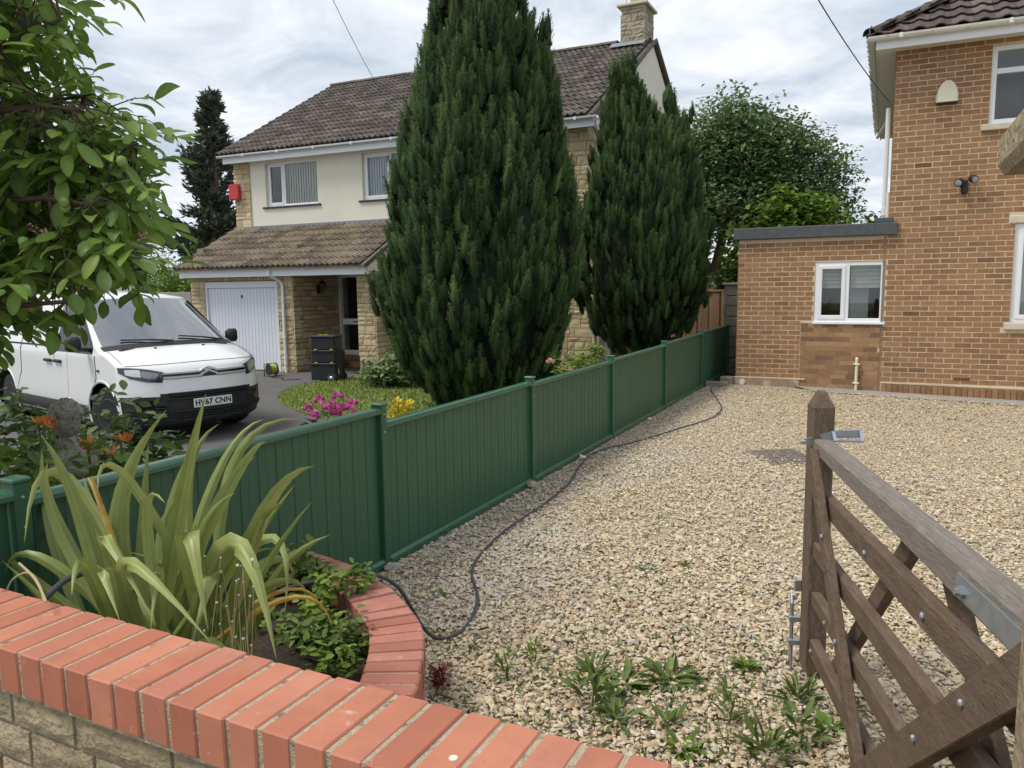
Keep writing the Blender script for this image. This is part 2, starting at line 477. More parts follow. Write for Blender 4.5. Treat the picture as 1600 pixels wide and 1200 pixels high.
mat['pebble'] = M('river pebble', (.5, .4, .3), .75, spots=[((.40, .37, .32), .55, .50, .68, .45), ((.50, .45, .37), 1.6, .52, .7, .35)], ramp=[(0, (.25, .215, .175)), (.10, (.41, .32, .195)), (.3, (.52, .42, .27)), (.45, (.61, .52, .365)), (.6, (.55, .455, .305)), (.70, (.45, .32, .18)), (.8, (.66, .57, .41)), (.9, (.40, .375, .34)), (.95, (.47, .265, .14)), (1, (.74, .69, .58))], noise=(60, .15))
# ------------------------------------------------------------------ ground
def struct(name, mb, m, smooth=False):
    return tag(mb.build(name, m, None, True, smooth), kind='structure')

def gz(x, y):
    return -0.026 * max(0.0, x + 2.0) * min(1.0, max(0.0, (y - 4.0) / 8.0))

struct('ground', MB().box(-220, 220, -60, 320, -.60, -.45), mat['earth'])
struct('driveway', MB().prism([(-30, 1.0), (-2.6, 1.0), (-2.6, 15.6), (-30, 15.6)], -.44, -.30, 'Z'), mat['asphalt'])
struct('pavement', MB().box(-30, 12, -6, .96, -.44, -.02), mat['concrete'])

def gfn(u, v):
    x = -2.54 + u * 14.5; y = 1.0 + v * 11.84
    return (x, y, gz(x, y) - .012)
g = MB().grid(gfn, 58, 48)
struct('gravel_drive', g, mat['gravel_bed'], True)
struct('drive_edge', MB().box(-2.56, -2.545, 1.0, 12.9, -.44, -.03), mat['soil'])
struct('side_path', MB().box(-2.55, -2.14, 12.86, 17.0, -.44, -.02), mat['soil'])
ap = MB()
ap.add([(-.9, 12.42, gz(-.9, 12.42) + .006), (6, 12.30, gz(6, 12.3) + .006), (6, 12.838, gz(6, 12.8) + .02), (-1.25, 12.838, gz(-1.2, 12.8) + .02)], [[0, 1, 2, 3]])
struct('concrete_apron', ap, mat['concrete'])

LAWN = [(-9.85, 10.9), (-10.3, 11.9), (-10.35, 12.7), (-10.05, 13.5), (-9.4, 13.95), (-5.6, 14.4), (-2.7, 14.4), (-2.7, 8.2), (-6.2, 8.4), (-8.2, 9.45), (-9.2, 10.15)]
struct('lawn', MB().prism(LAWN, -.32, -.275, 'Z'), mat['lawn'])
struct('flower_border', MB().prism([(-8.0, 1.0), (-2.6, 1.0), (-2.6, 5.6), (-4.4, 5.5), (-6.6, 4.4), (-8.0, 4.2)], -.32, -.22, 'Z'), mat['soil'])

def inside(p, poly):
    x, y = p; c = False; n = len(poly)
    for i in range(n):
        x0, y0 = poly[i]; x1, y1 = poly[(i + 1) % n]
        if (y0 > y) != (y1 > y) and x < (x1 - x0) * (y - y0) / (y1 - y0) + x0:
            c = not c
    return c

# ------------------------------------------------------------------ front wall with brick coping
WTH = -0.0203
def wy(x):
    return 0.986 + WTH * (x + .749)
gw = thing('garden_wall', 'low front wall of buff blocks topped with smooth red coping bricks set on edge', 'wall', (-1.2, 1.1, 0))
coping_meshes = []
for k in range(10):
    t = k / 9
    coping_meshes.append(MB().add(*chamfer_box(.0345 - .0007 * (k % 3), .1075, .05125, .0035), t).mesh('brick', mat['coping']))
j0, pitch = -1.683, .0778
pl = []
for k in range(-22, 25):
    x = j0 + (k + .5) * pitch
    if x > .16: continue
    m = Matrix.Translation((x, wy(x) + .1075 + rnd.uniform(-.002, .002), .74875 + rnd.uniform(-.0015, .0015))) @ Matrix.Rotation(WTH + rnd.uniform(-.006, .006), 4, 'Z') @ Matrix.Rotation(rnd.uniform(-.008, .008), 4, 'Y')
    pl.append((rnd.randrange(10), m))
pieces(gw, 'brick', coping_meshes, pl, mat['coping'])
xa, xb = -3.4, .198
b = MB()
b.add([(xa, wy(xa) + .006, .69), (xb, wy(xb) + .006, .69), (xb, wy(xb) + .209, .69), (xa, wy(xa) + .209, .69),
       (xa, wy(xa) + .004, .7965), (xb, wy(xb) + .004, .7965), (xb, wy(xb) + .211, .7965), (xa, wy(xa) + .211, .7965)],
      [[0, 1, 2, 3], [4, 5, 6, 7], [0, 1, 5, 4], [1, 2, 6, 5], [2, 3, 7, 6], [3, 0, 4, 7]])
b.build('coping_mortar', mat['sandy_mortar'], gw)
b = MB()
b.add([(xa, wy(xa) + .028, -.05), (xb, wy(xb) + .028, -.05), (xb, wy(xb) + .195, -.05), (xa, wy(xa) + .195, -.05),
       (xa, wy(xa) + .028, .692), (xb, wy(xb) + .028, .692), (xb, wy(xb) + .195, .692), (xa, wy(xa) + .195, .692)],
      [[0, 1, 2, 3], [4, 5, 6, 7], [0, 1, 5, 4], [1, 2, 6, 5], [2, 3, 7, 6], [3, 0, 4, 7]])
b.build('wall_core', mat['block_mortar'], gw)

def rough_block(seed, m, amp=.12, nx=4, nz=2, name='stone'):
    """unit block (1 x 1 x 1, front face at y=-.5) with an uneven front"""
    r = random.Random(seed); mb = MB()
    def fr(u, v):
        e = (u in (0, 1)) or (v in (0, 1))
        return (u - .5 + (0 if u in (0, 1) else r.uniform(-.04, .04)), -.5 + (.10 if e else r.uniform(-amp, amp) * .5), v - .5 + (0 if v in (0, 1) else r.uniform(-.05, .05)))
    pts = [[fr(i / nx, j / nz) for j in range(nz + 1)] for i in range(nx + 1)]
    vs = [p for c_ in pts for p in c_]
    fs = [[i * (nz + 1) + j, (i + 1) * (nz + 1) + j, (i + 1) * (nz + 1) + j + 1, i * (nz + 1) + j + 1] for i in range(nx) for j in range(nz)]
    mb.add(vs, fs, r.random())
    loop = [(0, j) for j in range(nz + 1)] + [(i, nz) for i in range(1, nx + 1)] + [(nx, j) for j in range(nz - 1, -1, -1)] + [(i, 0) for i in range(nx - 1, 0, -1)]
    n = len(loop)
    ring = [pts[i][j] for i, j in loop]
    mb.add(ring + [(p[0], .5, p[2]) for p in ring], [[i, (i + 1) % n, n + (i + 1) % n, n + i] for i in range(n)], mb.t[0])
    return mb.mesh(name, m)

block_meshes = [rough_block(50 + i, mat['block'], .05, 5, 3, 'block') for i in range(10)]
pl = []
z1 = .684
for c_ in range(8):
    hh = .088 if c_ % 3 else .082
    z0 = z1 - hh
    if z0 < -.03: break
    x = -3.4 - rnd.uniform(0, .2)
    while x < .19:
        L = rnd.choice((.19, .22, .26, .30))
        if x + L > .19: L = .19 - x
        if L > .06:
            m = Matrix.Translation((x + L / 2, wy(x + L / 2) + .05, (z0 + z1) / 2)) @ Matrix.Rotation(WTH, 4, 'Z') @ Matrix.Diagonal((L - .012, .075, hh - .012, 1))
            pl.append((rnd.randrange(10), m))
        x += L
    z1 = z0
pieces(gw, 'block', block_meshes, pl, mat['block'])
# wall top debris: a dab of white on one brick
MB().lathe([(.0001, 0), (.008, .0), (.008, .0015), (.004, .003), (.0001, .003)], 10, (-.62, wy(-.62) + .075, .8005)).build('pebble_dab', mat['render'], gw)

# ------------------------------------------------------------------ curved planter wall
OUT = [(-2.60, 2.845), (-2.409, 2.813), (-2.245, 2.783), (-2.097, 2.741), (-1.991, 2.695), (-1.818, 2.601), (-1.696, 2.517), (-1.581, 2.424), (-1.486, 2.334), (-1.412, 2.232), (-1.351, 2.136), (-1.299, 2.034), (-1.262, 1.956), (-1.205, 1.78), (-1.17, 1.60), (-1.155, 1.40), (-1.15, 1.22)]
OUT = OUT[:]
# resample
def resample(P, step):
    P = [Vector((p[0], p[1], 0)) for p in P]
    res, carry = [], 0.0
    for a, c_ in zip(P, P[1:]):
        d = c_ - a; L = d.length; t = carry
        while t < L:
            res.append((a + d * (t / L), d.normalized())); t += step
        carry = t - L
    return res
pw = thing('curved_planter_wall', 'low curved planter wall of weathered red bricks on edge beside the gravel', 'wall', (-1.6, 2.3, 0))
PZ = .36
rs = resample(OUT, .0385)
core_o, core_i = [], []
for i, (p, d) in enumerate(rs):
    a = rs[max(0, i - 6)][0]; c_ = rs[min(len(rs) - 1, i + 6)][0]
    d = (c_ - a).normalized()
    nrm = Vector((d.y, -d.x, 0))            # towards the bed when walking the list
    if nrm.dot(Vector((-2.1, 1.8, 0)) - p) < 0: nrm = -nrm
    core_o.append(p + nrm * .006); core_i.append(p + nrm * .192)
for i in range(0, len(rs) - 2, 2):          # wedge-shaped bricks between neighbouring radial joints
    if core_o[i].x < -2.47: continue
    jo, ji = .055 + rnd.uniform(-.02, .02), .05
    o0, o1 = core_o[i].lerp(core_o[i + 2], jo), core_o[i].lerp(core_o[i + 2], 1 - jo)
    i0, i1 = core_i[i].lerp(core_i[i + 2], ji), core_i[i].lerp(core_i[i + 2], 1 - ji)
    ex = (o0 - i0).normalized() * rnd.uniform(-.003, .006)
    o0 = o0 + ex; o1 = o1 + ex
    zt = PZ + rnd.uniform(-.004, .003); zb = PZ - .1025
    cen = (o0 + o1 + i0 + i1) / 4
    q = [o0, o1, i1, i0]
    vs = [(v.x, v.y, zb) for v in q] + [(v.x, v.y, zt - .005) for v in q] + [tuple((v + (cen - v).normalized() * .007).xy) + (zt + rnd.uniform(-.001, .001),) for v in q]
    MB().add(vs, [[0, 1, 2, 3], [8, 9, 10, 11]] + [[r * 4 + k, r * 4 + (k + 1) % 4, r * 4 + 4 + (k + 1) % 4, r * 4 + 4 + k] for r in range(2) for k in range(4)], rnd.random()).build('brick', mat['coping_old'], pw)
core_o = core_o[::2]; core_i = core_i[::2]
n = len(core_o)
mb = MB()
for lo, hi, io in ((PZ - .11, PZ - .007, 0.0),):
    ko = [p.lerp(q_, .04) for p, q_ in zip(core_o, core_i)]; ki = [p.lerp(q_, .96) for p, q_ in zip(core_o, core_i)]
    vs = [(p.x, p.y, z) for z in (lo, hi) for p in ko] + [(p.x, p.y, z) for z in (lo, hi) for p in ki]
    fs = []
    for i in range(n - 1):
        fs += [[i, i + 1, n + i + 1, n + i], [2 * n + i, 2 * n + i + 1, 3 * n + i + 1, 3 * n + i], [n + i, n + i + 1, 3 * n + i + 1, 3 * n + i]]
    mb.add(vs, fs)
mb.build('joint_mortar', mat['sandy_mortar'], pw)
mb = MB()
vs = [(p.x, p.y, z) for z in (-.05, PZ - .1) for p in core_o] + [(p.x, p.y, z) for z in (-.05, PZ - .1) for p in core_i]
fs = []
for i in range(n - 1):
    fs += [[i, i + 1, n + i + 1, n + i], [2 * n + i, 2 * n + i + 1, 3 * n + i + 1, 3 * n + i]]
mb.add(vs, fs, .3)
mb.build('lower_wall', mat['coping_old'], pw)
PLANTER = [(p.x, p.y) for p in core_o]
bed = [(p.x, p.y) for p in core_i if p.x > -2.5] + [(-1.33, 1.2), (-3.4, 1.2), (-3.4, 2.6), (-2.5, 2.6)]
bedpoly = [(-2.5, 1.2)] + [(-2.5, 2.66)] + [(p.x, p.y) for p in core_i if p.x > -2.5] + [(-1.33, 1.2)]
mb = MB()
def bedz(x, y): return .29 + .03 * math.sin(x * 5) * math.cos(y * 6)
cells = []
st = .06
for i in range(22):
    for j in range(28):
        x, y = -2.52 + i * st, 1.19 + j * st
        if inside((x + st / 2, y + st / 2), bedpoly):
            cells.append((x, y))
for x, y in cells:
    mb.add([(x, y, bedz(x, y)), (x + st, y, bedz(x + st, y)), (x + st, y + st, bedz(x + st, y + st)), (x, y + st, bedz(x, y + st))], [[0, 1, 2, 3]])
tag(mb.build('planting_bed', mat['soil'], None, True, True, False), kind='structure')

# ------------------------------------------------------------------ green steel fence
FX = -2.52
gf = thing('green_fence', 'dark green ribbed steel fence with square capped posts along the gravel drive', 'fence', (FX, 6, 0))
PY = [-.5, 1.56, 3.60, 5.67, 7.72, 9.88, 12.09, 14.30]
RT = [.95, .921, .836, .82, .832, .852, .866]
PT = [1.0, .982, .942, .868, .866, .872, .890, .88]
bp = MB()
prof = [(-.0565, 0), (-.049, 0), (-.046, .0032), (-.041, .0032), (-.038, 0), (.002, 0), (.004, .0012), (.008, .0012), (.010, 0), (.0565, 0)]
vs = [(-.006 + x, y, z) for z in (0, 1) for y, x in prof] + [(-.014, y, z) for z in (0, 1) for y in (-.0565, .0565)]
k = len(prof)
fs = [[i, i + 1, k + i + 1, k + i] for i in range(k - 1)] + [[2 * k, 2 * k + 1, 2 * k + 3, 2 * k + 2]]
bp.add(vs, fs)
board_mesh = bp.mesh('board', mat['green'])
for i in range(7):
    y0, y1 = PY[i] + .035, PY[i + 1] - .035
    nb = round((y1 - y0) / .113)
    pw_ = (y1 - y0) / nb
    for q in range(nb):
        o = bpy.data.objects.new('board', board_mesh)
        o.matrix_basis = Matrix.Translation((FX - .012, y0 + (q + .5) * pw_, .03)) @ Matrix.Diagonal((1, pw_ / .1125, RT[i] - .05, 1))
        col.objects.link(o); place(o, gf)
    zt = RT[i]
    # folded top rail: sloped top, upright lip
    MB().prism([(FX - .042, zt - .036), (FX + .010, zt - .036), (FX + .013, zt - .032), (FX + .013, zt - .016), (FX + .008, zt - .006), (FX - .002, zt), (FX - .034, zt), (FX - .042, zt - .006)], y0 - .008, y1 + .008, 'Y').build('top_rail', mat['green_cap'], gf)
    MB().prism([(FX - .035, .005), (FX + .014, .005), (FX + .014, .036), (FX - .001, .052), (FX - .035, .052)], y0 - .004, y1 + .004, 'Y').build('bottom_rail', mat['green_cap'], gf)
for i in range(8):
    y, zt = PY[i], PT[i]
    p = MB().prism([(FX - .050, y - .027), (FX + .010, y - .027), (FX + .015, y - .022), (FX + .015, y + .022), (FX + .010, y + .027), (FX - .050, y + .027)], -.1, zt - .012, 'Z').build('post', mat['green'], gf)
    MB().box(FX - .055, FX + .020, y - .032, y + .032, zt - .014, zt + .004, .005).build('cap', mat['green_cap'], p)
    for zb in (zt - .06, zt - .16):
        MB().lathe([(.0001, .004), (.004, .003), (.006, 0)], 8, (FX + .015, y, zb), 'X').build('bolt', mat['galv'], p)

# ------------------------------------------------------------------ timber gate
GA = Vector((-.22, 3.15, 0)); GRZ = math.atan2(-.95834, .28562)
gt = thing('timber_gate', 'weathered brown five-bar timber gate standing open over the gravel', 'gate', GA, GRZ)
def gbar(name, l0, l1, zb0, zt0, zb1, zt1, y0, y1, m, bev=.004, parent=None):
    vs = []
    for l, zb, zt in ((l0, zb0, zt0), (l1, zb1, zt1)):
        b_ = bev
        vs += [(l, y0 + b_, zb), (l, y1 - b_, zb), (l, y1, zb + b_), (l, y1, zt - b_), (l, y1 - b_, zt), (l, y0 + b_, zt), (l, y0, zt - b_), (l, y0, zb + b_)]
    fs = [list(range(8)), list(range(8, 16))] + [[i, (i + 1) % 8, 8 + (i + 1) % 8, 8 + i] for i in range(8)]
    return MB().add(vs, fs).build(name, m, parent or gt, False)
gbar('top_bar', -.03, 1.86, .932, .985, .890, .985, 0.0, .072, mat['wood_top'], .007)
rails = [(.728, .798, .742, .832), (.512, .574, .525, .615), (.318, .372, .330, .415), (.110, .178, .112, .180)]
for (a, b_, c_, d_) in rails:
    gbar('rail', -.05, 1.84, a, b_, c_, d_, .012, .050, mat['wood_x'])
MB().prism([(-.135, -.004), (-.035, -.004), (-.028, .002), (-.028, .070), (-.035, .076), (-.135, .076)], .035, 1.105, 'Z').build('latch_stile', mat['wood'], gt, False)
MB().add([(-.135, -.004, 1.105), (-.028, -.004, 1.105), (-.028, .076, 1.105), (-.135, .076, 1.105), (-.105, .024, 1.165), (-.058, .024, 1.165), (-.058, .048, 1.165), (-.105, .048, 1.165)], [[0, 1, 5, 4], [1, 2, 6, 5], [2, 3, 7, 6], [3, 0, 4, 7], [0, 1, 2, 3], [4, 5, 6, 7]]).build('stile_point', mat['wood'], gt, False)
gbar('hinge_stile', 1.84, 1.93, .05, 1.12, .05, 1.12, -.002, .074, mat['wood'], .006)
def diag(name, p0, p1, wd, y0, y1):
    p0 = Vector((p0[0], (y0 + y1) / 2, p0[1])); p1 = Vector((p1[0], (y0 + y1) / 2, p1[1]))
    return MB().beam(p0, p1, abs(y1 - y0), wd, up=(0, 1, 0), bev=.003) if False else MB().beam(p0, p1, wd, abs(y1 - y0), up=(0, 1, 0), bev=.003)
diag('b', (.03, .945), (.80, .10), .062, -.030, -.001).build('brace', mat['wood_x'], gt, False)
diag('b', (.93, .925), (.14, .12), .066, .052, .082).build('brace', mat['wood_x'], gt, False)
diag('b', (1.10, .93), (1.84, .14), .066, .052, .082).build('brace', mat['wood_x'], gt, False)
diag('b', (.70, .03), (1.78, .985), .092, -.036, -.001).build('heel_brace', mat['wood_x'], gt, False)
for l, z, y in ((.645, .765, .012), (1.131, .775, .012), (1.49, .745, -.036), (1.25, .525, -.036), (.20, .345, .012), (.29, .70, -.03), (.52, .42, -.03), (.0, .14, .012)):
    MB().lathe([(.009, 0), (.009, -.004), (.006, -.008), (.0001, -.009)], 8, (l, y, z), 'Y').build('bolt', mat['galv'], gt, False)
st_ = MB().prism([(1.36, .918), (1.90, .905), (1.90, .962), (1.36, .968), (1.352, .955), (1.352, .93)], -.007, -.001, 'Y').build('strap_hinge', mat['galv'], gt, False)
MB().lathe([(.013, 0), (.013, -.008), (.008, -.010), (.008, -.018), (.0001, -.018)], 6, (1.392, -.007, .938), 'Y').build('bolt', mat['galv'], st_, False)
lt = MB()
def strip(pts, wd, th, up):
    for a, b_ in zip(pts, pts[1:]):
        lt.beam(a, b_, th, wd, up=up)
strip([(-.045, -.022, .968), (-.020, .068, 1.004)], .030, .005, (.1, -.3, 1))
strip([(-.020, .068, 1.016), (.010, .070, .985)], .012, .008, (0, 1, 0))
strip([(.005, .072, .985), (.015, .165, .988)], .006, .030, (0, 0, 1))
strip([(.015, .165, .986), (-.02, .168, 1.022)], .012, .008, (0, 1, 0))
strip([(-.020, .168, 1.010), (-.03, .075, 1.004)], .030, .005, (.1, -.3, 1))
strip([(-.045, -.045, .966), (-.045, -.010, .970)], .010, .010, (0, 0, 1))
lt.build('latch_loop', mat['galv'], gt, False)
db = MB().tube([(-.172, -.020, .285), (-.165, -.035, .300), (-.150, -.035, .275), (-.150, -.035, .02), (-.150, -.035, -.03)], .0085, 8).build('drop_bolt', mat['galv'], gt, False)
for z in (.21, .11):
    MB().box(-.160, -.134, -.048, -.002, z - .012, z + .012, .003).build('bolt_guide', mat['galv'], db, False)
MB().box(-.152, -.132, -.030, -.003, .33, .38, .003).build('keeper_plate', mat['galv'], gt, False)

# ------------------------------------------------------------------ gate pillar
gp = thing('gate_pillar', 'buff stone block gate pillar with an overhanging stone cap at the picture edge', 'pillar', (.42, 1.15, 0))
MB().box(.215, .615, .945, 1.345, -.05, 1.735).build('core', mat['block_mortar'], gp)
pm = [rough_block(90 + i, mat['block'], .22, 5, 3, 'block') for i in range(6)]
pl = []
for c_ in range(8):
    z0 = .0 + c_ * .2185
    for side in range(4):
        rot = Matrix.Rotation(side * math.pi / 2, 4, 'Z')
        for hh in ((-.5, .0), (.0, .5)) if c_ % 2 else ((-.5, .5),):
            L = .42 * (hh[1] - hh[0]) - .010; mid = .42 * (hh[0] + hh[1]) / 2
            pl.append((rnd.randrange(6), Matrix.Translation((.415, 1.145, z0 + .10925)) @ rot @ Matrix.Translation((mid, -.19, 0)) @ Matrix.Diagonal((L, .045, .208, 1))))
pieces(gp, 'block', pm, pl, mat['block'])
mb = MB()
q0, q1, q2 = .262, .270, .16
mb.add([(.415 + sx * q, 1.145 + sy * q, z) for q, z in ((.235, 1.737), (q0, 1.737), (q1, 1.752), (q1, 1.792), (q2, 1.835), (.02, 1.86)) for sx, sy in ((-1, -1), (1, -1), (1, 1), (-1, 1))],
       [[0, 1, 2, 3]] + [[4 * r + i, 4 * r + (i + 1) % 4, 4 * r + 4 + (i + 1) % 4, 4 * r + 4 + i] for r in range(5) for i in range(4)] + [[20, 21, 22, 23]])
mb.build('cap', mat['block'], gp)
# ------------------------------------------------------------------ shared window builder
def window(parent, X0, X1, Z0, Z1, Y, splits, fr=.055, sash=None, name='window', transom=None, depth=.06):
    """frame in the plane y=Y (front of frame), splits: x positions of mullions; sash: list of panes with an opening sash"""
    f = MB()
    f.box(X0, X1, Y, Y + depth, Z0, Z0 + fr, .006); f.box(X0, X1, Y, Y + depth, Z1 - fr, Z1, .006)
    f.box(X0, X0 + fr, Y + .001, Y + depth, Z0 + fr - .004, Z1 - fr + .004, .006); f.box(X1 - fr, X1, Y + .001, Y + depth, Z0 + fr - .004, Z1 - fr + .004, .006)
    for s_ in splits:
        f.box(s_ - fr * .55, s_ + fr * .55, Y + .001, Y + depth, Z0 + fr - .004, Z1 - fr + .004, .006)
    if transom:
        f.box(X0 + fr - .004, X1 - fr + .004, Y + .0015, Y + depth, transom - fr * .55, transom + fr * .55, .006)
    wn = f.build(name, mat['upvc'], parent)
    xs = [X0 + fr] + [q for s_ in splits for q in (s_ - fr * .55, s_ + fr * .55)] + [X1 - fr]
    zs = [(Z0 + fr, Z1 - fr)] if not transom else [(Z0 + fr, transom - fr * .55), (transom + fr * .55, Z1 - fr)]
    k = 0
    for i in range(0, len(xs), 2):
        for (za, zb) in zs:
            xa_, xb_ = xs[i], xs[i + 1]
            if sash and k in sash:
                s2 = MB(); w2 = .045; yy = Y - .014
                s2.box(xa_ - .012, xb_ + .012, yy, Y + .03, za - .012, za + w2, .006); s2.box(xa_ - .012, xb_ + .012, yy, Y + .03, zb - w2, zb + .012, .006)
                s2.box(xa_ - .012, xa_ + w2, yy + .001, Y + .03, za + w2 - .003, zb - w2 + .003, .006); s2.box(xb_ - w2, xb_ + .012, yy + .001, Y + .03, za + w2 - .003, zb - w2 + .003, .006)
                s2.build('sash', mat['upvc'], wn)
                xa_, xb_, za2, zb2 = xa_ + w2, xb_ - w2, za + w2, zb - w2
            else:
                za2, zb2 = za, zb
            MB().box(xa_, xb_, Y + .022, Y + .028, za2, zb2).build('pane', mat['glass'], wn)
            k += 1
    return wn

def room(parent, X0, X1, Z0, Z1, Y, d=1.2, m='dark_room'):
    """open-fronted dim room behind a window"""
    mb = MB()
    mb.add([(X0, Y, Z0), (X1, Y, Z0), (X1, Y, Z1), (X0, Y, Z1), (X0, Y + d, Z0), (X1, Y + d, Z0), (X1, Y + d, Z1), (X0, Y + d, Z1)],
           [[4, 5, 6, 7], [0, 1, 5, 4], [3, 2, 6, 7], [0, 3, 7, 4], [1, 2, 6, 5]])
    return mb.build('room_interior', mat[m], parent)

def wall_with_holes(mb, x0, x1, z0, z1, y0, y1, holes):
    """solid wall slab cut into boxes round rectangular holes"""
    xs = sorted({x0, x1, *[h[0] for h in holes], *[h[1] for h in holes]})
    for a, b_ in zip(xs, xs[1:]):
        if b_ <= x0 or a >= x1: continue
        hs = sorted([h for h in holes if h[0] <= a + 1e-6 and h[1] >= b_ - 1e-6], key=lambda h: h[2])
        z = z0
        for h in hs:
            if h[2] > z: mb.box(a, b_, y0, y1, z, h[2])
            z = max(z, h[3])
        if z < z1: mb.box(a, b_, y0, y1, z, z1)
    return mb

# ------------------------------------------------------------------ brick house on the far side of the drive
HY = 12.84
rh = thing('brick_house', 'buff red brick house with a flat-roofed side extension behind the gravel', 'house', (2, 15, 0))
SW = (-.988, -.02, .99, 1.893)          # small window of the extension
UW = (1.175, 2.75, 3.71, 4.74)          # upper window
LW = (1.57, 3.1, 1.00, 2.36)            # lower window
mb = MB()
wall_with_holes(mb, -2.12, 5.6, -.3, 2.26, HY + .002, HY + .25, [SW, LW])
wall_with_holes(mb, .0, 5.6, 2.26, 4.86, HY + .002, HY + .25, [UW, (LW[0], LW[1], 2.26, LW[3])])
mb.box(-.001, .20, HY + .252, 20.0, -.3, 4.86); mb.box(5.4, 5.6, HY + .252, 20, -.3, 4.86); mb.box(.201, 5.39, 19.8, 20, -.3, 4.86)
mb.box(-2.12, -1.9, HY + .252, 16.2, -.3, 2.26); mb.box(-1.89, -.01, 16.0, 16.2, -.3, 2.26)
wl = mb.build('wall', mat['mortar'], rh)

bricks = []
NB = 12
bm_ = []
for k in range(NB):
    bm_.append(MB().box(-.5, .5, -.5, .5, -.5, .5, 0, k / (NB - 1)).mesh('brick', mat['brick']))
PATCH = (-1.17, -.055, -.05, .975)
holes = [SW, UW, LW, PATCH, (1.08, 3.0, 3.62, 3.72), (1.50, 3.2, .90, 1.00), (1.49, 3.2, 2.36, 2.47)]
def course(z, x0, x1, off):
    segs = [(x0, x1)]
    zc = z + .0325
    for h in holes:
        if h[2] - .02 < zc < h[3] + .02:
            ns = []
            for a, b_ in segs:
                if h[1] <= a or h[0] >= b_: ns.append((a, b_)); continue
                if h[0] > a: ns.append((a, h[0] - .006))
                if h[1] < b_: ns.append((h[1] + .006, b_))
            segs = ns
    x = x0 - off
    while x < x1:
        a, b_ = x, x + .2135
        for s0, s1 in segs:
            aa, bb = max(a, s0), min(b_, s1)
            if bb - aa > .03:
                yield aa, bb
        x += .225
z = .115; i = 0
while z + .065 < 4.86:
    x0 = -2.13 if z + .065 < 2.26 else -.012
    off = (.1125 if i % 2 else 0.0)
    for a, b_ in course(z, x0, 4.6, off + (.0 if x0 < -1 else .03)):
        k = min(NB - 1, max(0, int(rnd.gauss(.52, .16) * NB)))
        if z > 3.2: k = max(0, min(NB - 1, k))
        m = Matrix.Translation(((a + b_) / 2, HY + .045 + rnd.uniform(-.0015, .0015), z + .0325)) @ Matrix.Rotation(rnd.uniform(-.006, .006), 4, 'Y') @ Matrix.Diagonal((b_ - a, .09, .0632, 1))
        bricks.append((k, m))
    z += .075; i += 1
# soldier course at the foot of the main wall, plinth bricks under the extension
x = -.01
while x < 4.6:
    zz = gz(x, 12.8)
    bricks.append((rnd.randrange(3, 9), Matrix.Translation((x + .0325, HY + .02, .045 + zz * .6)) @ Matrix.Diagonal((.0655, .09, .125, 1))))
    x += .075
pieces(wl, 'brick', bm_, bricks, mat['brick'], 300, 'brickwork')
# infill patch below the small window
pb = [MB().box(-.5, .5, -.5, .5, -.5, .5, 0, k / 5).mesh('brick', mat['patch_brick']) for k in range(6)]
MB().box(PATCH[0], PATCH[1], HY + .003, HY + .05, PATCH[2], PATCH[3]).build('patch_mortar', mat['patch_mortar'], rh)
MB().box(-.058, -.026, HY + .0015, HY + .05, -.05, 2.25).build('straight_joint', mat['patch_mortar'], rh)
pl = []
z = -.04; i = 0
pn = bpy.data.objects['patch_mortar']
while z < PATCH[3] - .05:
    x = PATCH[0] - (.14 if i % 2 else 0.03)
    while x < PATCH[1]:
        L = rnd.choice((.215, .215, .25, .19))
        a, b_ = max(x, PATCH[0] + .003), min(x + L, PATCH[1] - .003)
        if b_ - a > .03:
            pl.append((rnd.randrange(6), Matrix.Translation(((a + b_) / 2, HY + .040, z + .03)) @ Matrix.Diagonal((b_ - a, .09, .063 if z > .1 else .09, 1))))
        x += L + .007
    z += .071 if z > .06 else .10; i += 1
pieces(pn, 'brick', pb, pl, mat['patch_brick'])
# mortar ledges and painted plinth
mb = MB()
for k in range(24):
    xx = -.02 + k * .2
    mb.box(xx, xx + .2, HY - .016, HY + .006, .112 + gz(xx, 12.8) * .45, .132 + gz(xx, 12.8) * .45)
mb.build('mortar_ledge', mat['mortar'], rh)
MB().box(-2.15, -1.16, HY - .022, HY + .02, -.1, .10, .006).build('plinth', M('patchy plinth render', (.36, .24, .16), .95, noise=(5, .3), spots=[((.5, .46, .40), 4, .5, .62, .8)], bump=(60, .6, .006)), rh)
MB().box(-2.15, -1.08, HY - .026, HY + .004, .094, .116, .004).build('plinth_ledge', mat['mortar'], rh)
MB().lathe([(.045, 0), (.045, -.035), (.04, -.045), (.0001, -.045)], 14, (-2.02, HY - .022, .03), 'Y').build('drain_cap', mat['render'], rh)
# window of the extension
window(rh, *SW, HY + .012, [-.535], .06, [0], depth=.07)
MB().box(SW[0] - .012, SW[1] + .012, HY - .032, HY + .03, SW[2] - .030, SW[2] + .008, .006).build('window_sill', mat['upvc'], rh)
room(rh, SW[0], SW[1], SW[2], SW[3], HY + .2, 1.0)
for (xa_, xb_) in ((-.92, -.60), (-.49, -.08)):
    mb = MB()
    for q in range(6):
        mb.box(xa_, xb_, HY + .10 - .006 * (q % 2), HY + .11 + .004 * q, 1.50 + q * .06, 1.556 + q * .06, .003)
    mb.build('roman_blind', mat['blind'], rh)
MB().box(-.50, -.24, HY + .32, HY + .33, 1.05, 1.52).build('pale_curtain', mat['blind_blue'], rh)  # white cloth panel hung behind the right-hand pane
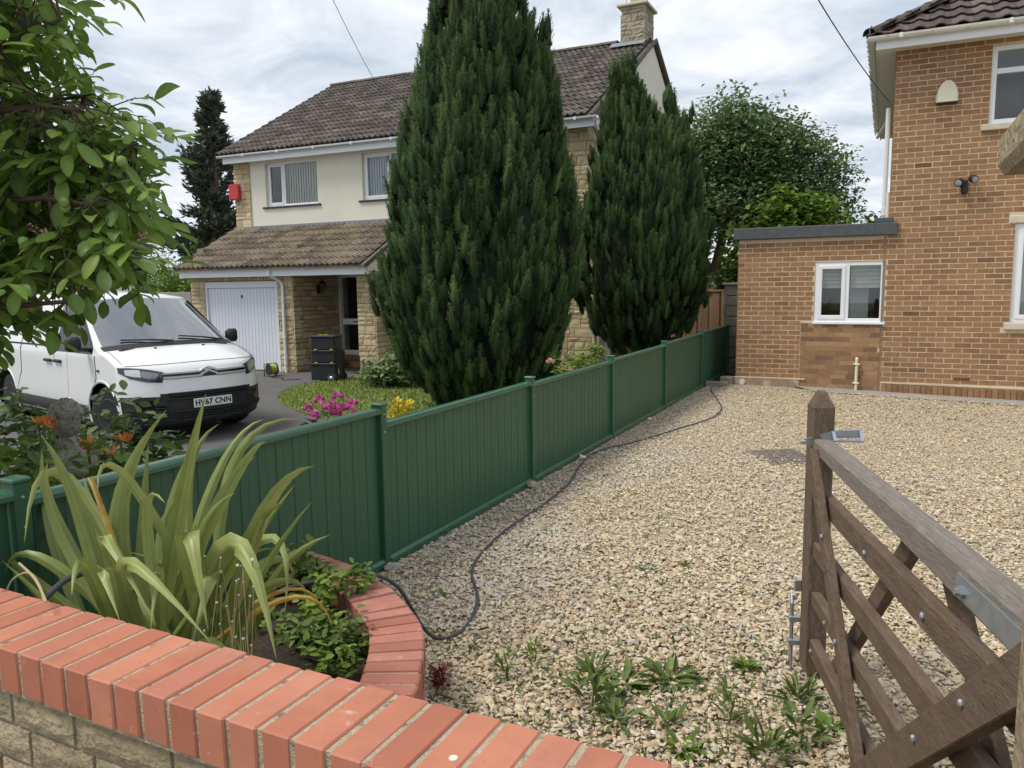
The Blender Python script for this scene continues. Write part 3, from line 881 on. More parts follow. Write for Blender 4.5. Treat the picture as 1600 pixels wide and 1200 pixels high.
# upper and lower windows of the main house
window(rh, *UW, HY + .035, [1.95], .065, None, transom=4.41, depth=.07)
MB().box(1.085, 3.0, HY - .06, HY + .04, 3.625, 3.708, .008).build('window_sill', mat['stone_sill'], rh)
room(rh, UW[0], UW[1], UW[2], UW[3], HY + .2, 1.5)
window(rh, *LW, HY + .035, [2.3], .065, [0], depth=.07)
MB().box(1.505, 3.2, HY - .05, HY + .04, .905, .998, .008).build('window_sill', mat['stone_sill'], rh)
MB().box(1.495, 3.2, HY - .012, HY + .04, 2.362, 2.468, .008).build('lintel', mat['stone_sill'], rh)
room(rh, LW[0], LW[1], LW[2], LW[3], HY + .2, 1.5)
MB().box(LW[0] + .1, LW[1], HY + .16, HY + .17, LW[2] + .05, LW[3]).build('net_curtain', mat['blind_blue'], rh)
# flat roof of the extension
fr_ = MB().box(-2.20, .115, HY - .085, 16.3, 2.262, 2.440, .012).build('flat_roof', mat['felt'], rh)
for xx in (-1.15, -.19):
    MB().box(xx, xx + .012, HY - .089, HY - .075, 2.266, 2.446).build('felt_lap', mat['felt'], fr_)
MB().box(-.20, .055, HY - .03, HY + .3, 2.442, 2.515, .01).build('upstand', mat['felt'], fr_)
# eaves
EY, EX = HY - .32, -.27
ev = MB()
ev.box(EX, 5.9, EY, EY + .025, 4.795, 4.915)
ev.build('fascia', mat['upvc'], rh)
sf = MB()
sf.box(EX + .002, 5.9, EY + .027, HY + .006, 4.825, 4.845); sf.box(EX + .022, -.003, HY + .008, 20.3, 4.825, 4.845)
sf.build('soffit', mat['upvc_old'], rh)
MB().box(EX, EX + .02, EY + .027, 20.3, 4.795, 4.915).build('side_fascia', mat['upvc_old'], rh)
def gutter(p0, p1, r=.055, n=7):
    p0, p1 = Vector(p0), Vector(p1)
    d = (p1 - p0).normalized(); s_ = d.cross(Vector((0, 0, 1)))
    vs = []
    for p in (p0, p1):
        for rr in (r, r * .9):
            for k in range(n + 1):
                t = math.pi * k / n
                vs.append(p + s_ * (math.cos(t) * rr) - Vector((0, 0, math.sin(t) * rr)))
    m_ = n + 1
    fs = []
    for k in range(n):
        fs += [[k, k + 1, 2 * m_ + k + 1, 2 * m_ + k], [m_ + k, m_ + k + 1, 3 * m_ + k + 1, 3 * m_ + k]]
    fs += [[0, m_, 3 * m_, 2 * m_], [n, m_ + n, 3 * m_ + n, 2 * m_ + n]]
    for b0 in (0, 2 * m_):
        fs += [[b0 + k, b0 + k + 1, b0 + m_ + k + 1, b0 + m_ + k] for k in range(n)]
    return MB().add(vs, fs)
GZ = 4.955
gtr = gutter((EX - .10, EY - .058, GZ), (5.9, EY - .058, GZ), .06).build('gutter', mat['upvc_old'], rh)
gutter((EX - .058, EY - .09, GZ), (EX - .058, 20.3, GZ), .06).build('gutter', mat['upvc_old'], rh)
for xx in (.02, 1.3):
    MB().box(xx, xx + .05, EY - .125, EY - .005, GZ - .067, GZ + .006, .01).build('bracket', mat['upvc_old'], gtr)
for yy in np.arange(13.2, 20, .9):
    MB().box(EX - .124, EX - .002, yy, yy + .05, GZ - .067, GZ + .006, .01).build('bracket', mat['upvc_old'], gtr)
# hipped roof with pantiles
PR = .62                                     # rise per metre
ex0, ey0, ez0 = EX - .07, EY - .06, 4.965
TW, TL = .255, .345
def tile_mesh(name, m, wdt=.30, ln=.42, amp=.026, rolls=2, tint=.5, th=.014, n=6):
    mb = MB(); pts = []
    for i in range(rolls * n + 1):
        u = i / (rolls * n); ph = (u * rolls) % 1.0
        zz = amp * (max(0.0, math.cos(2 * math.pi * (ph - .5)) + .25) / 1.25)
        pts.append((-wdt / 2 + u * wdt * 1.03, zz))
    k = len(pts)
    lift = .040
    vs = [(x, 0, z + lift) for x, z in pts] + [(x, ln, z) for x, z in pts] + [(x, .0, z + lift - th) for x, z in pts] + [(x, .10, z + lift * .8 - th) for x, z in pts]
    fs = [[i, i + 1, k + i + 1, k + i] for i in range(k - 1)] + [[2 * k + i, 2 * k + i + 1, i + 1, i] for i in range(k - 1)] + [[3 * k + i, 3 * k + i + 1, 2 * k + i + 1, 2 * k + i] for i in range(k - 1)]
    return mb.add(vs, fs, tint).mesh(name, m, False, False)
def slope_matrix(origin, xdir, updir):
    x = Vector(xdir).normalized(); y = Vector(updir).normalized(); z_ = x.cross(y)
    return Matrix(((x.x, y.x, z_.x, origin[0]), (x.y, y.y, z_.y, origin[1]), (x.z, y.z, z_.z, origin[2]), (0, 0, 0, 1)))
sl = math.sqrt(1 + PR * PR)
cx_, cy_ = 2.8, 16.4                         # ridge position
mb = MB()
top = ez0 + PR * (cy_ - ey0)
hx = cy_ - ey0
mb.add([(ex0, ey0, ez0 - .03), (6.0, ey0, ez0 - .03), (6.0, ey0 + 2 * hx, ez0 - .03), (ex0, ey0 + 2 * hx, ez0 - .03), (ex0 + hx, cy_, top - .03), (6.0, cy_, top - .03)],
       [[0, 1, 5, 4], [2, 3, 4, 5], [3, 0, 4], [1, 2, 5]])
rf = mb.build('roof', mat['tile_brown'], rh)
tm = [tile_mesh('tile', mat['tile_brown'], TW, .42, .032, 1, k / 7, .018, 8) for k in range(8)]
pl = []
ang = math.atan(PR)
rows = int(hx * sl / TL)
for r in range(rows):
    yy = ey0 + r * TL / sl - .03; zz = ez0 + PR * (yy - ey0) + .004
    x = ex0 + (yy - ey0)
    xx = math.floor(x / TW) * TW + TW
    while xx < 6.0:
        if xx > x + .05:
            pl.append((rnd.randrange(8), Matrix.Translation((xx, yy, zz)) @ Matrix.Rotation(ang, 4, 'X')))
        xx += TW
for r in range(rows):                        # left slope
    xx = ex0 + r * TL / sl - .03; zz = ez0 + PR * (xx - ex0) + .004
    yy = ey0 + (xx - ex0) + .15
    while yy < ey0 + 2 * hx - (xx - ex0) - .1:
        pl.append((rnd.randrange(8), slope_matrix((xx, yy, zz), (0, -1, 0), (1 / sl, 0, PR / sl))))
        yy += TW
pieces(rf, 'tile', tm, pl, mat['tile_brown'], 140, 'tiling')
hl = MB()
hip_mesh = None
pl = []
d = Vector((1, 1, PR)); d.normalize()
hm = []
for k in range(4):
    q = MB()
    def hf(u, v, s=k):
        t = math.pi * (v * 1.0)
        rr = .105 + .012 * (u < .1)
        return (math.cos(t) * rr, u * .40, math.sin(t) * rr * .75)
    q.grid(hf, 4, 8, k / 3)
    hm.append(q.mesh('hip_tile', mat['tile_brown'], True, False))
for k in range(16):
    o_ = Vector((ex0 - .02, ey0 - .02, ez0 + .025)) + d * (k * .37)
    y = d; x = Vector((1, -1, 0)).normalized(); z_ = x.cross(y)
    if z_.z < 0: x = -x; z_ = x.cross(y)
    pl.append((k % 4, Matrix(((x.x, y.x, z_.x, o_.x), (x.y, y.y, z_.y, o_.y), (x.z, y.z, z_.z, o_.z), (0, 0, 0, 1)))))
pieces(rf, 'hip_tile', hm, pl, mat['tile_brown'])
MB().tube([(ex0 - .01, ey0 - .03, ez0 + .0), (ex0 - .015, ey0 - .06, ez0 + .09), (ex0 + .005, ey0 - .06, ez0 + .13), (ex0 + .025, ey0 - .06, ez0 + .10)], .009, 6).build('hip_iron', mat['lead'], rf)
# rainwater pipe down to the flat roof
MB().tube([(EX - .058, 19.6, 4.90), (EX - .04, 19.5, 4.74), (-.10, 16.6, 4.55), (-.085, 14.4, 4.33)], .035, 8).build('swan_neck', mat['upvc_old'], rh)
dp = MB().tube([(-.085, 14.4, 4.35), (-.085, 14.4, 2.42)], .036, 10).build('downpipe', mat['upvc'], rh)
MB().tube([(-.085, 14.4, 2.78), (-.085, 14.4, 2.66)], .05, 10).build('collar', mat['upvc'], dp)
MB().tube([(-.035, 13.6, 2.95), (-.035, 13.6, 2.50), (-.09, 13.55, 2.46)], .022, 8).build('waste_pipe', mat['upvc'], rh)
# alarm box
ab = MB()
prof = [(-.135, 0), (.135, 0), (.135, .10), (.115, .19), (.075, .255), (.03, .285), (-.03, .285), (-.075, .255), (-.115, .19), (-.135, .10)]
vs = [(x * s_, y, z) for y, s_ in ((HY, 1.0), (HY - .045, 1.0), (HY - .07, .86)) for x, z in prof]
n = len(prof)
ab.add([(v[0] + .655, v[1], v[2] + 4.055) for v in vs], [[r * n + i, r * n + (i + 1) % n, (r + 1) * n + (i + 1) % n, (r + 1) * n + i] for r in range(2) for i in range(n)] + [[2 * n + i for i in range(n)]])
abx = tag(ab.build('alarm_box', mat['cream_plastic']), 'cream rounded alarm box high on the brick house wall', 'alarm box')
MB().box(.525, .785, HY - .066, HY - .004, 4.028, 4.054, .006).build('dark_base', mat['black_plastic'], abx)
# twin security light
sl_ = thing('security_light', 'black twin-headed security light on the brick wall', 'security light', (1.03, HY, 3.0))
lx, lz = .915, 2.93
MB().box(lx - .05, lx + .05, HY - .05, HY, lz - .05, lz + .05, .012).build('base', mat['black_plastic'], sl_)
for dx, dz, ang_ in ((-.055, .02, -.35), (.10, .055, .5)):
    hd = MB().lathe([(.028, .06), (.05, .02), (.056, -.05), (.05, -.062), (.0001, -.058)], 12, (0, 0, 0), 'Y')
    hd.v = [tuple(Matrix.Translation((lx + dx, HY - .10, lz + dz)) @ Matrix.Rotation(ang_, 4, 'Z') @ Matrix.Rotation(.35, 4, 'X') @ Vector(v)) for v in hd.v]
    h_ = hd.build('lamp_head', mat['black_plastic'], sl_, smooth=False)
    ln = MB().lathe([(.042, 0), (.03, -.006), (.0001, -.008)], 12, (0, -.0615, 0), 'Y')
    ln.v = [tuple(Matrix.Translation((lx + dx, HY - .10, lz + dz)) @ Matrix.Rotation(ang_, 4, 'Z') @ Matrix.Rotation(.35, 4, 'X') @ Vector(v)) for v in ln.v]
    ln.build('lens', M('lamp lens', (.35, .36, .38), .25), h_)
MB().lathe([(.03, .04), (.042, .03), (.045, -.04), (.03, -.06), (.0001, -.062)], 12, (lx + .01, HY - .075, lz - .085)).build('sensor', mat['black_plastic'], sl_)
# cream stand pipe at the foot of the wall
sp = thing('stand_pipe', 'short cream plastic pipe against the brown infill bricks below the small window', 'pipe', (-.36, HY - .05, 0))
MB().tube([(-.355, HY - .045, -.05), (-.355, HY - .045, .44), (-.355, HY - .03, .455)], .022, 10).build('pipe', mat['cream_plastic'], sp)
for zz in (.08, .365):
    MB().box(-.40, -.31, HY - .075, HY, zz - .011, zz + .011, .005).build('clip', mat['cream_plastic'], sp)
# air brick
mb = MB().box(.92, 1.135, HY - .003, HY + .03, .16, .222, .003)
an = mb.build('air_brick', mat['patch_brick'], rh)
for k in range(7):
    MB().box(.935 + k * .028, .953 + k * .028, HY - .006, HY + .0, .172, .21).build('slot', mat['brown_paint'], an)
# ------------------------------------------------------------------ neighbour's house
YM, YG = 15.64, 14.0
XL, XR = -15.25, -5.5
Z0 = -.30
lh = thing('stone_and_render_house', 'cream rendered house with honey stone garage and brown tiled roofs behind the conifers', 'house', (-10, 18, Z0))
W1 = (-14.25, -12.62, 3.66, 4.745); W2 = (-11.29, -9.55, 3.66, 4.745)
DOOR = (-14.79, -12.565, Z0, 1.78)
mb = MB()
wall_with_holes(mb, XL + .02, XR, Z0, 4.86, YM, YM + .28, [W1, W2, (-12.05, -10.3, Z0, 1.95)])
mb.box(XR - .28, XR, YM + .281, 24.4, Z0, 4.86); mb.box(XL + .02, XL + .3, YM + .281, 24.4, Z0, 4.86); mb.box(XL + .301, XR - .281, 24.1, 24.4, Z0, 4.86)
wl2 = mb.build('wall', mat['render'], lh)
MB().prism([(YM, 4.861), (24.4, 4.861), (20.02, 7.50)], XR - .28, XR, 'X').build('gable', mat['render'], lh)
MB().prism([(YM, 4.861), (24.4, 4.861), (20.02, 7.50)], XL + .02, XL + .3, 'X').build('gable', mat['render'], lh)
# garage and porch
mb = MB()
wall_with_holes(mb, XL, -12.13, Z0, 2.06, YG + .02, YG + .25, [DOOR])
mb.box(-12.33, -12.15, YG + .251, YM - .002, Z0, 2.6); mb.box(XL, XL + .2, YG + .251, YM - .002, Z0, 2.6)
MB().box(-10.34, -9.89, YG + .02, YG + .25, Z0, 1.95).box(-10.12, -9.89, YG + .2501, YM - .002, Z0, 1.95).build('porch_wall', mat['stone_mortar'], lh)
gr = mb.build('garage_wall', mat['stone_mortar'], lh)

stone_m = [rough_block(200 + i, mat['stone'], .22, 4, 2, 'stone') for i in range(12)]
def ashlar(x0, x1, z0, z1, holes=(), seed=1, hs=(.095, .14, .19, .14, .10)):
    r = random.Random(seed); res = []
    z = z0
    while z < z1 - .03:
        h = min(r.choice(hs), z1 - z)
        if z1 - z - h < .05: h = z1 - z
        x = x0 - r.uniform(0, .15)
        while x < x1:
            L = r.choice((.16, .22, .28, .36, .42))
            a, b_ = max(x, x0), min(x + L, x1)
            if x1 - b_ < .06: b_ = x1
            parts_ = [(a, b_, z, z + h)]
            if h > .17 and r.random() < .35:
                parts_ = [(a, b_, z, z + h / 2), (a, b_, z + h / 2, z + h)]
            for p in parts_:
                ok = p[1] - p[0] > .04
                for hh in holes:
                    if p[0] < hh[1] and p[1] > hh[0] and p[2] < hh[3] and p[3] > hh[2]:
                        if p[0] < hh[0] - .04 and p[2] < hh[3]: p = (p[0], hh[0], p[2], p[3])
                        elif p[1] > hh[1] + .04: p = (hh[1], p[1], p[2], p[3])
                        else: ok = False
                if ok: res.append(p)
            x = b_ if b_ >= x1 else x + L
        z += h
    return res
def stones(rects, fm, depth=.075):
    out_ = []
    for (a, b_, c_, d_) in rects:
        m = fm((a + b_) / 2, (c_ + d_) / 2) @ Matrix.Diagonal((b_ - a - .012, depth, d_ - c_ - .012, 1))
        out_.append((rnd.randrange(12), m))
    return out_
front = lambda y: (lambda x, z: Matrix.Translation((x, y, z)))
sideR = lambda x_: (lambda y, z: Matrix.Translation((x_, y, z)) @ Matrix.Rotation(math.pi / 2, 4, 'Z'))
pl = []
pl += stones(ashlar(XL - .005, -12.125, Z0, 1.80, [DOOR], 3), front(YG + .02))
x = XL
while x < -12.6:                             # upright stones over the garage door
    pl.append((rnd.randrange(12), Matrix.Translation((x + .05, YG + .02, 1.92)) @ Matrix.Diagonal((.088, .075, .225, 1))))
    x += .1
pl += stones(ashlar(-12.6, -12.125, 1.80, 2.05, [], 5), front(YG + .02))
pl += stones(ashlar(YG - .01, YM, Z0, 2.05, [], 8), sideR(-12.13))
pl += stones(ashlar(-10.345, -9.885, Z0, 1.94, [], 9), front(YG + .02))
pl += stones(ashlar(YG - .01, YM, Z0, 1.94, [], 10), sideR(-9.885))
pl += stones(ashlar(XL - .01, -14.74, 3.08, 4.80, [], 12, (.14, .19, .19, .1)), front(YM - .005))
pl += stones(ashlar(-6.10, XR + .01, Z0, 4.80, [], 13, (.14, .19, .19, .1)), front(YM - .005))
pl += stones(ashlar(-9.85, -6.10, Z0, .6, [], 14, (.14, .19)), front(YM - .005))
tree_mask = lambda x, y: (600 < x < 905 and y < 640) or (905 < x < 1100 and 180 < y < 530)
pieces(gr, 'stone', stone_m, pl, mat['stone'], 300, 'stonework', tree_mask)

# garage door: frame and vertical boards
gd = MB()
gd.box(DOOR[0], DOOR[0] + .05, YG + .0, YG + .10, Z0, DOOR[3]); gd.box(DOOR[1] - .05, DOOR[1], YG + .0, YG + .10, Z0, DOOR[3]); gd.box(DOOR[0] + .05, DOOR[1] - .05, YG + .001, YG + .10, DOOR[3] - .14, DOOR[3])
gdo = gd.build('garage_door', mat['garage'], lh)
nb = 21
wbd = (DOOR[1] - DOOR[0] - .1) / nb
for k in range(nb):
    x = DOOR[0] + .05 + k * wbd
    MB().box(x + .002, x + wbd - .002, YG + .045, YG + .08, Z0 + .02, DOOR[3] - .145, .005).build('board', mat['garage'], gdo)
MB().box(DOOR[0] + .05, DOOR[1] - .05, YG + .082, YG + .09, Z0 + .01, DOOR[3] - .14).build('backing', mat['garage'], gdo)
MB().box(-13.70, -13.66, YG + .03, YG + .046, 1.39, 1.47, .004).build('lock', mat['black_plastic'], gdo)
# front door in the porch
fd = MB()
for x in (-12.12, -11.30, -10.38):
    fd.box(x, x + .075, YM + .05, YM + .13, -.02, 1.94)
fd.box(-12.045, -10.38, YM + .051, YM + .13, 1.86, 1.94); fd.box(-12.045, -10.38, YM + .051, YM + .13, -.02, .09); fd.box(-12.045, -10.38, YM + .051, YM + .13, .72, .86)
fdo = fd.build('front_door', mat['upvc'], lh)
for a, b_ in ((-12.04, -11.305), (-11.22, -10.385)):
    for c_, d_ in ((.095, .715), (.865, 1.855)):
        MB().box(a, b_, YM + .085, YM + .09, c_, d_).build('pane', mat['glass'], fdo)
MB().box(-11.72, -11.60, YM + .044, YM + .052, .775, .80).build('letter_box', mat['black_plastic'], fdo)
room(lh, -12.1, -10.3, Z0, 1.95, YM + .3, 1.5, 'brown_paint')
MB().box(-12.1, -10.36, YM - .32, YM + .04, Z0, -.16, .01).build('step', mat['patch_brick'], lh)
MB().box(-12.1, -10.36, YM - .02, YM + .14, -.16, -.022, .01).build('step', mat['patch_brick'], lh)
# lean-to roof
LT0, LT1 = (13.60, 2.085), (15.63, 3.12)
lr = (LT1[1] - LT0[1]) / (LT1[0] - LT0[0])
lx0, lx1 = XL - .10, -9.82
mb = MB().add([(lx0, LT0[0], LT0[1]), (lx1, LT0[0], LT0[1]), (lx1, LT1[0], LT1[1]), (lx0, LT1[0], LT1[1]), (lx0, LT0[0], LT0[1] - .05), (lx1, LT0[0], LT0[1] - .05), (lx1, LT1[0], LT1[1] - .05), (lx0, LT1[0], LT1[1] - .05)],
              [[0, 1, 2, 3], [4, 5, 6, 7], [0, 1, 5, 4], [1, 2, 6, 5], [2, 3, 7, 6], [3, 0, 4, 7]])
lro = mb.build('lean_to_roof', mat['tile_moss'], lh)
tmo = [tile_mesh('tile', mat['tile_moss'], .30, .40, .036, 2, k / 7, .038, 5) for k in range(8)]
sl2 = math.sqrt(1 + lr * lr); L2 = (LT1[0] - LT0[0]) * sl2
rows = 7; gau = L2 / rows
pl = []
for r in range(rows):
    yy = LT0[0] + r * gau / sl2 - .02; zz = LT0[1] + lr * (yy - LT0[0]) + .012
    xx = lx0 + .15
    while xx < lx1 - .1:
        pl.append((rnd.randrange(8), Matrix.Translation((xx, yy, zz + rnd.uniform(0, .004))) @ Matrix.Rotation(math.atan(lr) + rnd.uniform(-.01, .01), 4, 'X')))
        xx += .3
pieces(lro, 'tile', tmo, pl, mat['tile_moss'], 140, 'tiling', tree_mask)
MB().box(lx0, lx1, YM - .03, YM - .004, 3.10, 3.20).build('flashing', mat['lead'], lro)
mb = MB()
for k in range(34):
    xx = lx0 + .08 + k * .163
    mb.prism([(xx - .05, 3.11), (xx, 3.17), (xx + .05, 3.11)], YM - .075, YM - .031, 'Y')
mb.build('flashing_lap', mat['lead'], lro)
# render cheek of the lean-to and dark verge
MB().prism([(13.66, 1.945), (YM - .003, 1.945), (YM - .003, 3.02), (13.66, 2.02)], -9.892, -9.845, 'X').build('cheek', mat['render'], lh)
MB().prism([(13.58, 2.02), (15.64, 3.07), (15.64, 3.14), (13.58, 2.10)], -9.842, -9.80, 'X').build('verge', mat['brown_paint'], lh)
MB().box(XL - .06, -9.83, YG - .28, YG - .255, 1.885, 2.035).build('fascia', mat['upvc'], lh)
MB().box(XL - .06, -9.893, YG - .254, YG - .02, 1.90, 1.92).build('soffit', mat['upvc'], lh)
MB().box(-12.12, -10.35, YG - .015, YM - .001, 1.953, 1.985).build('porch_ceiling', mat['upvc'], lh)
g2 = gutter((XL - .12, YG - .335, 2.075), (-9.80, YG - .335, 2.075), .058).build('gutter', mat['upvc'], lh)
for xx in (-14.2, -12.55, -11.5, -10.1):
    MB().box(xx, xx + .05, YG - .40, YG - .28, 2.012, 2.085, .01).build('bracket', mat['upvc'], g2)
d2 = MB().tube([(-12.50, YG - .335, 2.03), (-12.50, YG - .335, 1.93), (-12.38, YG - .09, 1.76), (-12.355, YG - .06, 1.70), (-12.355, YG - .06, Z0)], .035, 10).build('downpipe', mat['upvc'], lh)
for zz in (1.35, .5, -.1):
    MB().tube([(-12.355, YG - .06, zz - .02), (-12.355, YG - .06, zz + .02)], .044, 10).build('clip', mat['upvc'], d2)
# upper windows with vertical blinds
def up_window(W, split, bm, n):
    wo = window(lh, *W, YM + .085, [split], .06, [0], depth=.06)
    MB().box(W[0] - .10, W[1] + .10, YM - .045, YM + .08, W[2] - .045, W[2] - .002, .006).build('window_sill', mat['brown_paint'], lh)
    room(lh, W[0], W[1], W[2], W[3], YM + .285, 1.6)
    wid = (W[1] - split) / n
    for k in range(n):
        x = split + (k + .5) * wid
        s_ = MB().beam((x, YM + .17, W[2] + .07), (x, YM + .17, W[3] - .04), .004, wid * .80, up=(.97, -.24, 0))
        s_.build('blind_slat', bm, wo)
up_window(W1, -13.72, mat['blind'], 14)
up_window(W2, -10.55, mat['blind_blue'], 9)
wo2 = None
for k in range(9):
    x = -11.22 + k * .07
    MB().beam((x, YM + .17, 3.74), (x, YM + .17, 4.70), .004, .062, up=(.97, -.24, 0)).build('blind_slat', mat['blind_blue'], lh)
# main eaves
MB().box(XL - .10, XR + .10, YM - .30, YM - .275, 4.755, 4.90).build('fascia', mat['upvc'], lh)
MB().box(XL - .09, XR + .10, YM - .274, YM - .002, 4.80, 4.82).build('soffit', mat['upvc'], lh)
g3 = gutter((XL - .20, YM - .36, 4.945), (XR + .18, YM - .36, 4.945), .060).build('gutter', mat['upvc'], lh)
for xx in np.arange(-14.6, -5.5, 1.1):
    MB().box(xx, xx + .05, YM - .427, YM - .30, 4.88, 4.953, .01).build('bracket', mat['upvc'], g3)
MB().tube([(XR + .12, YM - .36, 4.90), (XR + .10, YM - .25, 4.80), (XR + .06, YM + .02, 4.62), (XR + .06, YM + .05, 4.5), (XR + .06, YM + .05, Z0)], .036, 10).build('downpipe', mat['upvc'], lh)
MB().prism([(YM - .28, 4.80), (YM + .01, 4.80), (YM + .01, 4.45), (YM - .1, 4.55)], XR - .07, XR + .04, 'X').build('corbel', mat['stone_sill'], lh)
# main roof
E0, R0 = (YM - .40, 4.965), (20.02, 7.66)
pr = (R0[1] - E0[1]) / (R0[0] - E0[0])
mx0, mx1 = XL - .18, XR + .08
by = 2 * R0[0] - E0[0]
ri = MB().add([(mx0, E0[0], E0[1] - .02), (mx1, E0[0], E0[1] - .02), (mx1, R0[0], R0[1] - .02), (mx0, R0[0], R0[1] - .02), (mx1, by, E0[1] - .02), (mx0, by, E0[1] - .02),
               (mx0, E0[0], E0[1] - .08), (mx1, E0[0], E0[1] - .08), (mx1, R0[0], R0[1] - .10), (mx0, R0[0], R0[1] - .10), (mx1, by, E0[1] - .08), (mx0, by, E0[1] - .08)],
              [[0, 1, 2, 3], [3, 2, 4, 5], [6, 7, 8, 9], [9, 8, 10, 11], [0, 1, 7, 6], [4, 5, 11, 10], [1, 2, 8, 7], [2, 4, 10, 8], [0, 3, 9, 6], [3, 5, 11, 9]]).build('roof', mat['tile'], lh)
tmm = [tile_mesh('tile', mat['tile'], .30, .40, .036, 2, k / 7, .038, 5) for k in range(8)]
s3 = math.sqrt(1 + pr * pr); L3 = (R0[0] - E0[0]) * s3
rows = 17; gau = L3 / rows
pl = []
for side in (0, 1):
    for r in range(rows):
        t = r * gau / s3
        for k in range(int((mx1 - mx0) / .3) + 1):
            xx = mx0 + .12 + k * .3
            if xx > mx1: continue
            jz = rnd.uniform(0, .005)
            if side == 0:
                pl.append((rnd.randrange(8), Matrix.Translation((xx, E0[0] - .02 + t, E0[1] + pr * (t - .02) + .01 + jz)) @ Matrix.Rotation(math.atan(pr) + rnd.uniform(-.01, .01), 4, 'X')))
            elif k % 1 == 0:
                pl.append((rnd.randrange(8), slope_matrix((xx, by + .02 - t, E0[1] + pr * (t - .02) + .01), (-1, 0, 0), (0, -1 / s3, pr / s3))))
front_first = [p for p in pl if p[1].translation.y < R0[0]]
pieces(ri, 'tile', tmm, front_first, mat['tile'], 160, 'front_tiling', tree_mask)
pieces(ri, 'tile', tmm, [p for p in pl if p[1].translation.y >= R0[0]], mat['tile'], 0, 'rear_tiling')
rm = []
for k in range(4):
    q = MB()
    q.grid(lambda u, v: ((u - .5) * .46, math.cos(math.pi * v) * .13, math.sin(math.pi * v) * .085), 1, 8, k / 4)
    rm.append(q.mesh('ridge_tile', mat['tile'], True, False))
pl = [(k % 4, Matrix.Translation((mx0 + .23 + k * .45, R0[0], R0[1] + .012 + .004 * (k % 2)))) for k in range(20)]
pieces(ri, 'ridge_tile', rm, pl, mat['tile'])
for x in (mx0, mx1):
    for y0_, y1_ in ((E0[0] - .02, R0[0]), (by + .02, R0[0])):
        MB().beam((x, y0_, E0[1] - .015), (x, y1_, R0[1] - .015), .03, .06).build('verge', mat['brown_paint'], lh)
# chimney
cx0, cx1, cy0, cy1 = -6.22, -5.62, 19.62, 20.42
ch = MB().box(cx0 + .02, cx1 - .02, cy0 + .02, cy1 - .02, 6.9, 8.44).build('chimney', mat['stone_mortar'], lh)
cs = [rough_block(300 + i, mat['chimney_stone'], .5, 4, 2, 'stone') for i in range(8)]
pl = []
for (a, b_, c_, d_) in ashlar(cx0 - .01, cx1 + .01, 7.40, 8.40, [], 21, (.14, .19, .1)):
    pl.append((rnd.randrange(8), Matrix.Translation(((a + b_) / 2, cy0 + .02, (c_ + d_) / 2)) @ Matrix.Diagonal((b_ - a - .012, .07, d_ - c_ - .012, 1))))
for (a, b_, c_, d_) in ashlar(cy0 - .01, cy1 + .01, 7.35, 8.40, [], 22, (.14, .19, .1)):
    pl.append((rnd.randrange(8), Matrix.Translation((cx1 - .02, (a + b_) / 2, (c_ + d_) / 2)) @ Matrix.Rotation(math.pi / 2, 4, 'Z') @ Matrix.Diagonal((b_ - a - .012, .07, d_ - c_ - .012, 1))))
pieces(ch, 'stone', cs, pl, mat['chimney_stone'])
MB().box(cx0 - .09, cx1 + .09, cy0 - .09, cy1 + .09, 8.40, 8.465, .012).build('capping', mat['stone_sill'], ch)
MB().lathe([(.15, 8.46), (.16, 8.50), (.15, 8.54), (.17, 8.60), (.20, 8.66), (.20, 8.70), (.16, 8.74), (.15, 8.95), (.17, 9.0), (.14, 9.0), (.12, 8.7)], 18, (-5.90, 20.0, 0)).build('chimney_pot', mat['stone_sill'], ch, smooth=True)
MB().tube([(-6.12, 19.72, 8.46), (-6.12, 19.72, 8.85)], .03, 8).build('flue_pipe', mat['render'], ch)
mb = MB().box(cx0 - .03, cx1 + .0, cy0 - .05, cy0 - .022, 7.34, 7.56)
mb.add([(cx0 - .22, cy0 - .25, 7.42), (cx1 + .05, cy0 - .25, 7.42), (cx1 + .05, cy0 - .02, 7.57), (cx0 - .22, cy0 - .02, 7.57)], [[0, 1, 2, 3]])
mb.build('chimney_flashing', mat['lead'], ch)
# red alarm box on the corner
ra = tag(MB().prism([(-15.33, 3.88), (-15.02, 3.88), (-15.02, 4.23), (-15.05, 4.27), (-15.30, 4.27), (-15.33, 4.23)], YM - .16, YM - .06, 'Y').build('alarm_box', mat['red_plastic']), 'red alarm box on the stone corner of the rendered house', 'alarm box')
MB().box(-15.31, -15.04, YM - .172, YM - .161, 3.90, 3.95).build('strobe', mat['red_plastic'], ra)
# porch lantern
ll = thing('wall_lantern', 'black carriage lantern on the stone porch wall', 'lantern', (-12.0, 14.9, 1.6))
lx, ly, lz = -11.95, 14.85, 1.60
MB().box(-12.09, -12.06, ly - .05, ly + .05, lz - .12, lz + .08).build('backplate', mat['black_plastic'], ll)
MB().tube([(-12.07, ly, lz - .08), (-11.98, ly, lz - .14), (lx, ly, lz - .12)], .012, 6).build('arm', mat['black_plastic'], ll)
MB().lathe([(.045, -.10), (.085, .10), (.085, .11)], 6, (lx, ly, lz)).build('lantern_glass', mat['glass'], ll)
MB().lathe([(.10, .11), (.055, .16), (.02, .185), (.012, .22), (.0001, .23)], 6, (lx, ly, lz)).build('roof_cap', mat['black_plastic'], ll)
mb = MB()
for k in range(6):
    t = math.pi * k / 3
    mb.tube([(lx + .045 * math.cos(t), ly + .045 * math.sin(t), lz - .10), (lx + .086 * math.cos(t), ly + .086 * math.sin(t), lz + .11)], .006, 5)
mb.build('cage', mat['black_plastic'], ll)
